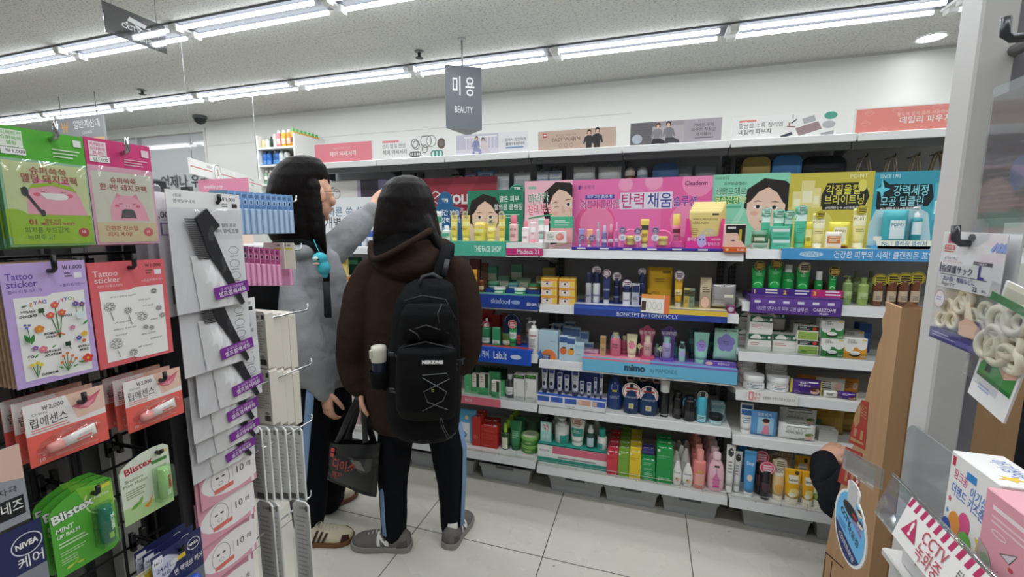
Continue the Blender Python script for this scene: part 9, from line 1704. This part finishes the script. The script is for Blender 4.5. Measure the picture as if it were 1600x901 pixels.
mb.tube([(-0.011,0.104,0.008),(0,0.106,0.011),(0.011,0.104,0.008)],0.0012,gm,6);mb.build('glasses',p1)
# her backpack, strap and charm
rb_=hp(405,520,D1-0.17);b1=E('backpack','black backpack worn over the grey sweatshirt','backpack',rb_)
mb=MB().loft(rings([(408,392,D1-0.18,26,0.04),(400,420,D1-0.21,36,0.07),(398,470,D1-0.22,36,0.08),(400,515,D1-0.21,36,0.07),(404,528,D1-0.2,24,0.04)],rb_),BKP);fuse(mb,'main_compartment',b1,BKP,0.008,3)
for pts in([(404,400,D1-0.13),(420,386,D1-0.12),(445,378,D1-0.1),(470,378,D1-0.1),(492,384,D1-0.09),(504,400,D1-0.1),(510,430,D1-0.12),(511,494,D1-0.135)],):MB().tube([hp(*p)-rb_ for p in pts],[0.016]*6+[0.014,0.012],BKP,8,flat=0.35,ref=UP).build('shoulder_strap',b1)
MB().tube([hp(*p)-rb_ for p in((509,440,D1-0.14),(512,470,D1-0.14),(513,496,D1-0.14))],0.014,M('101114',0.6),8,flat=0.3,ref=RT).build('strap_tail',b1)
rc_=hp(503,430,D1-0.16);ch=E('plush_charm','small turquoise plush bird charm hanging from the black strap','charm',rc_);TQ_=M('4fb9c9',0.9,bump=0.3,bscale=300)
mb=MB();ball(mb,hp(500,404,D1-0.16)-rc_,(0.03,0.028,0.026),TQ_);ball(mb,hp(506,418,D1-0.16)-rc_,(0.026,0.026,0.03),TQ_);ball(mb,hp(508,430,D1-0.16)-rc_,(0.012,0.012,0.012),TQ_);fuse(mb,'plush_body',ch,TQ_,0.004,3)
mb=MB();ball(mb,hp(494,412,D1-0.19)-rc_,(0.012,0.012,0.006),M('d9a9a0',0.8));mb.build('beak',ch);mb=MB();ball(mb,hp(497,405,D1-0.19)-rc_,(0.004,0.003,0.004),M('1a1a1c',0.2));mb.build('eye',ch)
mb=MB();ball(mb,hp(493,404,D1-0.185)-rc_,(0.012,0.01,0.009),M('d9e6e6',0.9));mb.build('face_patch',ch)
MB().tube([hp(*p)-rc_ for p in((500,396,D1-0.16),(494,384,D1-0.13),(490,374,D1-0.12))],0.0018,TQ_,6).build('cord',ch)
# ---------------- third person crouching behind the cardboard, one sleeve and hand in view
R3=Vector((0.98,1.62,0));DKJ=M('17181d',0.9,bump=0.3,bscale=120);HC=Vector((0.04,0.06,0.98))
wp=lambda x,y,z:Vector((x,y,z))
el_,wr_=at(1302,790,1.72)-R3,at(1286,716,1.93)-R3
def tubew(mb,pts,m):mb.tube([p for p,_ in pts],[r for _,r in pts],m,14);ball(mb,pts[0][0],float(pts[0][1]*0.98),m);ball(mb,pts[-1][0],float(pts[-1][1]*0.96),m)
mb=MB();head(mb,HC,0.2,SK,-0.2)
tubew(mb,[(wp(0.04,0.03,0.84),0.09),(wp(0.03,-0.02,0.66),0.12),(wp(0.02,-0.1,0.42),0.12),(wp(0.02,-0.12,0.3),0.12)],SK)
sh3=wp(-0.13,0.03,0.80);tubew(mb,[(sh3,0.05),(el_,0.04),(wr_,0.027)],SK);tubew(mb,[(wp(0.2,0.03,0.8),0.05),(wp(0.26,0.1,0.56),0.04),(wp(0.18,0.26,0.5),0.028)],SK);hand(mb,wp(0.18,0.26,0.5),(-0.3,0.9,0),(0,0,-1),SK,1,0.5)
for s in(-1,1):tubew(mb,[(wp(0.02+s*0.09,-0.1,0.32),0.08),(wp(0.02+s*0.13,0.2,0.42),0.06),(wp(0.02+s*0.11,0.0,0.1),0.045)],SK)
hand(mb,wr_,(at(1318,692,2.01)-R3-wr_),(0.2,0.3,-0.9),SK,-1,0.5)
p3=tag(fuse(mb,'person',None,SK,0.0048,2),'person crouching behind the cardboard box, dark sleeve and hand at the shelf','person');p3.location=R3;facebits(p3,HC,0.2,-0.2)
mb=MB();tubew(mb,[(wp(0.04,0.03,0.86),0.08),(wp(0.04,0.0,0.78),0.15),(wp(0.03,-0.05,0.6),0.15),(wp(0.02,-0.12,0.34),0.15)],DKJ);tubew(mb,[(sh3,0.075),(el_,0.062),(el_*0.45+wr_*0.55,0.06),(wr_*0.93+el_*0.07,0.045)],DKJ);tubew(mb,[(wp(0.2,0.03,0.8),0.075),(wp(0.26,0.1,0.56),0.06),(wp(0.19,0.24,0.505),0.04)],DKJ);fuse(mb,'jacket',p3,DKJ,0.008,3,0.02,0.08)
mb=MB()
for s in(-1,1):tubew(mb,[(wp(0.02+s*0.09,-0.1,0.3),0.1),(wp(0.02+s*0.13,0.2,0.42),0.075),(wp(0.02+s*0.11,0.0,0.12),0.06)],NAVY)
fuse(mb,'trousers',p3,NAVY,0.009,3)
for s in(-1,1):shoe('shoe',p3,wp(0.02+s*0.11,-0.04,0),wp(0.02+s*0.12,0.2,0),'3a3a3e','d9d7d2','s')
mb=MB();ball(mb,HC+Vector((0,-0.03,0.03)),(0.092,0.105,0.105),hm);ball(mb,HC+Vector((0,-0.06,-0.08)),(0.085,0.07,0.1),hm);fuse(mb,'hair',p3,hm,0.006,2)
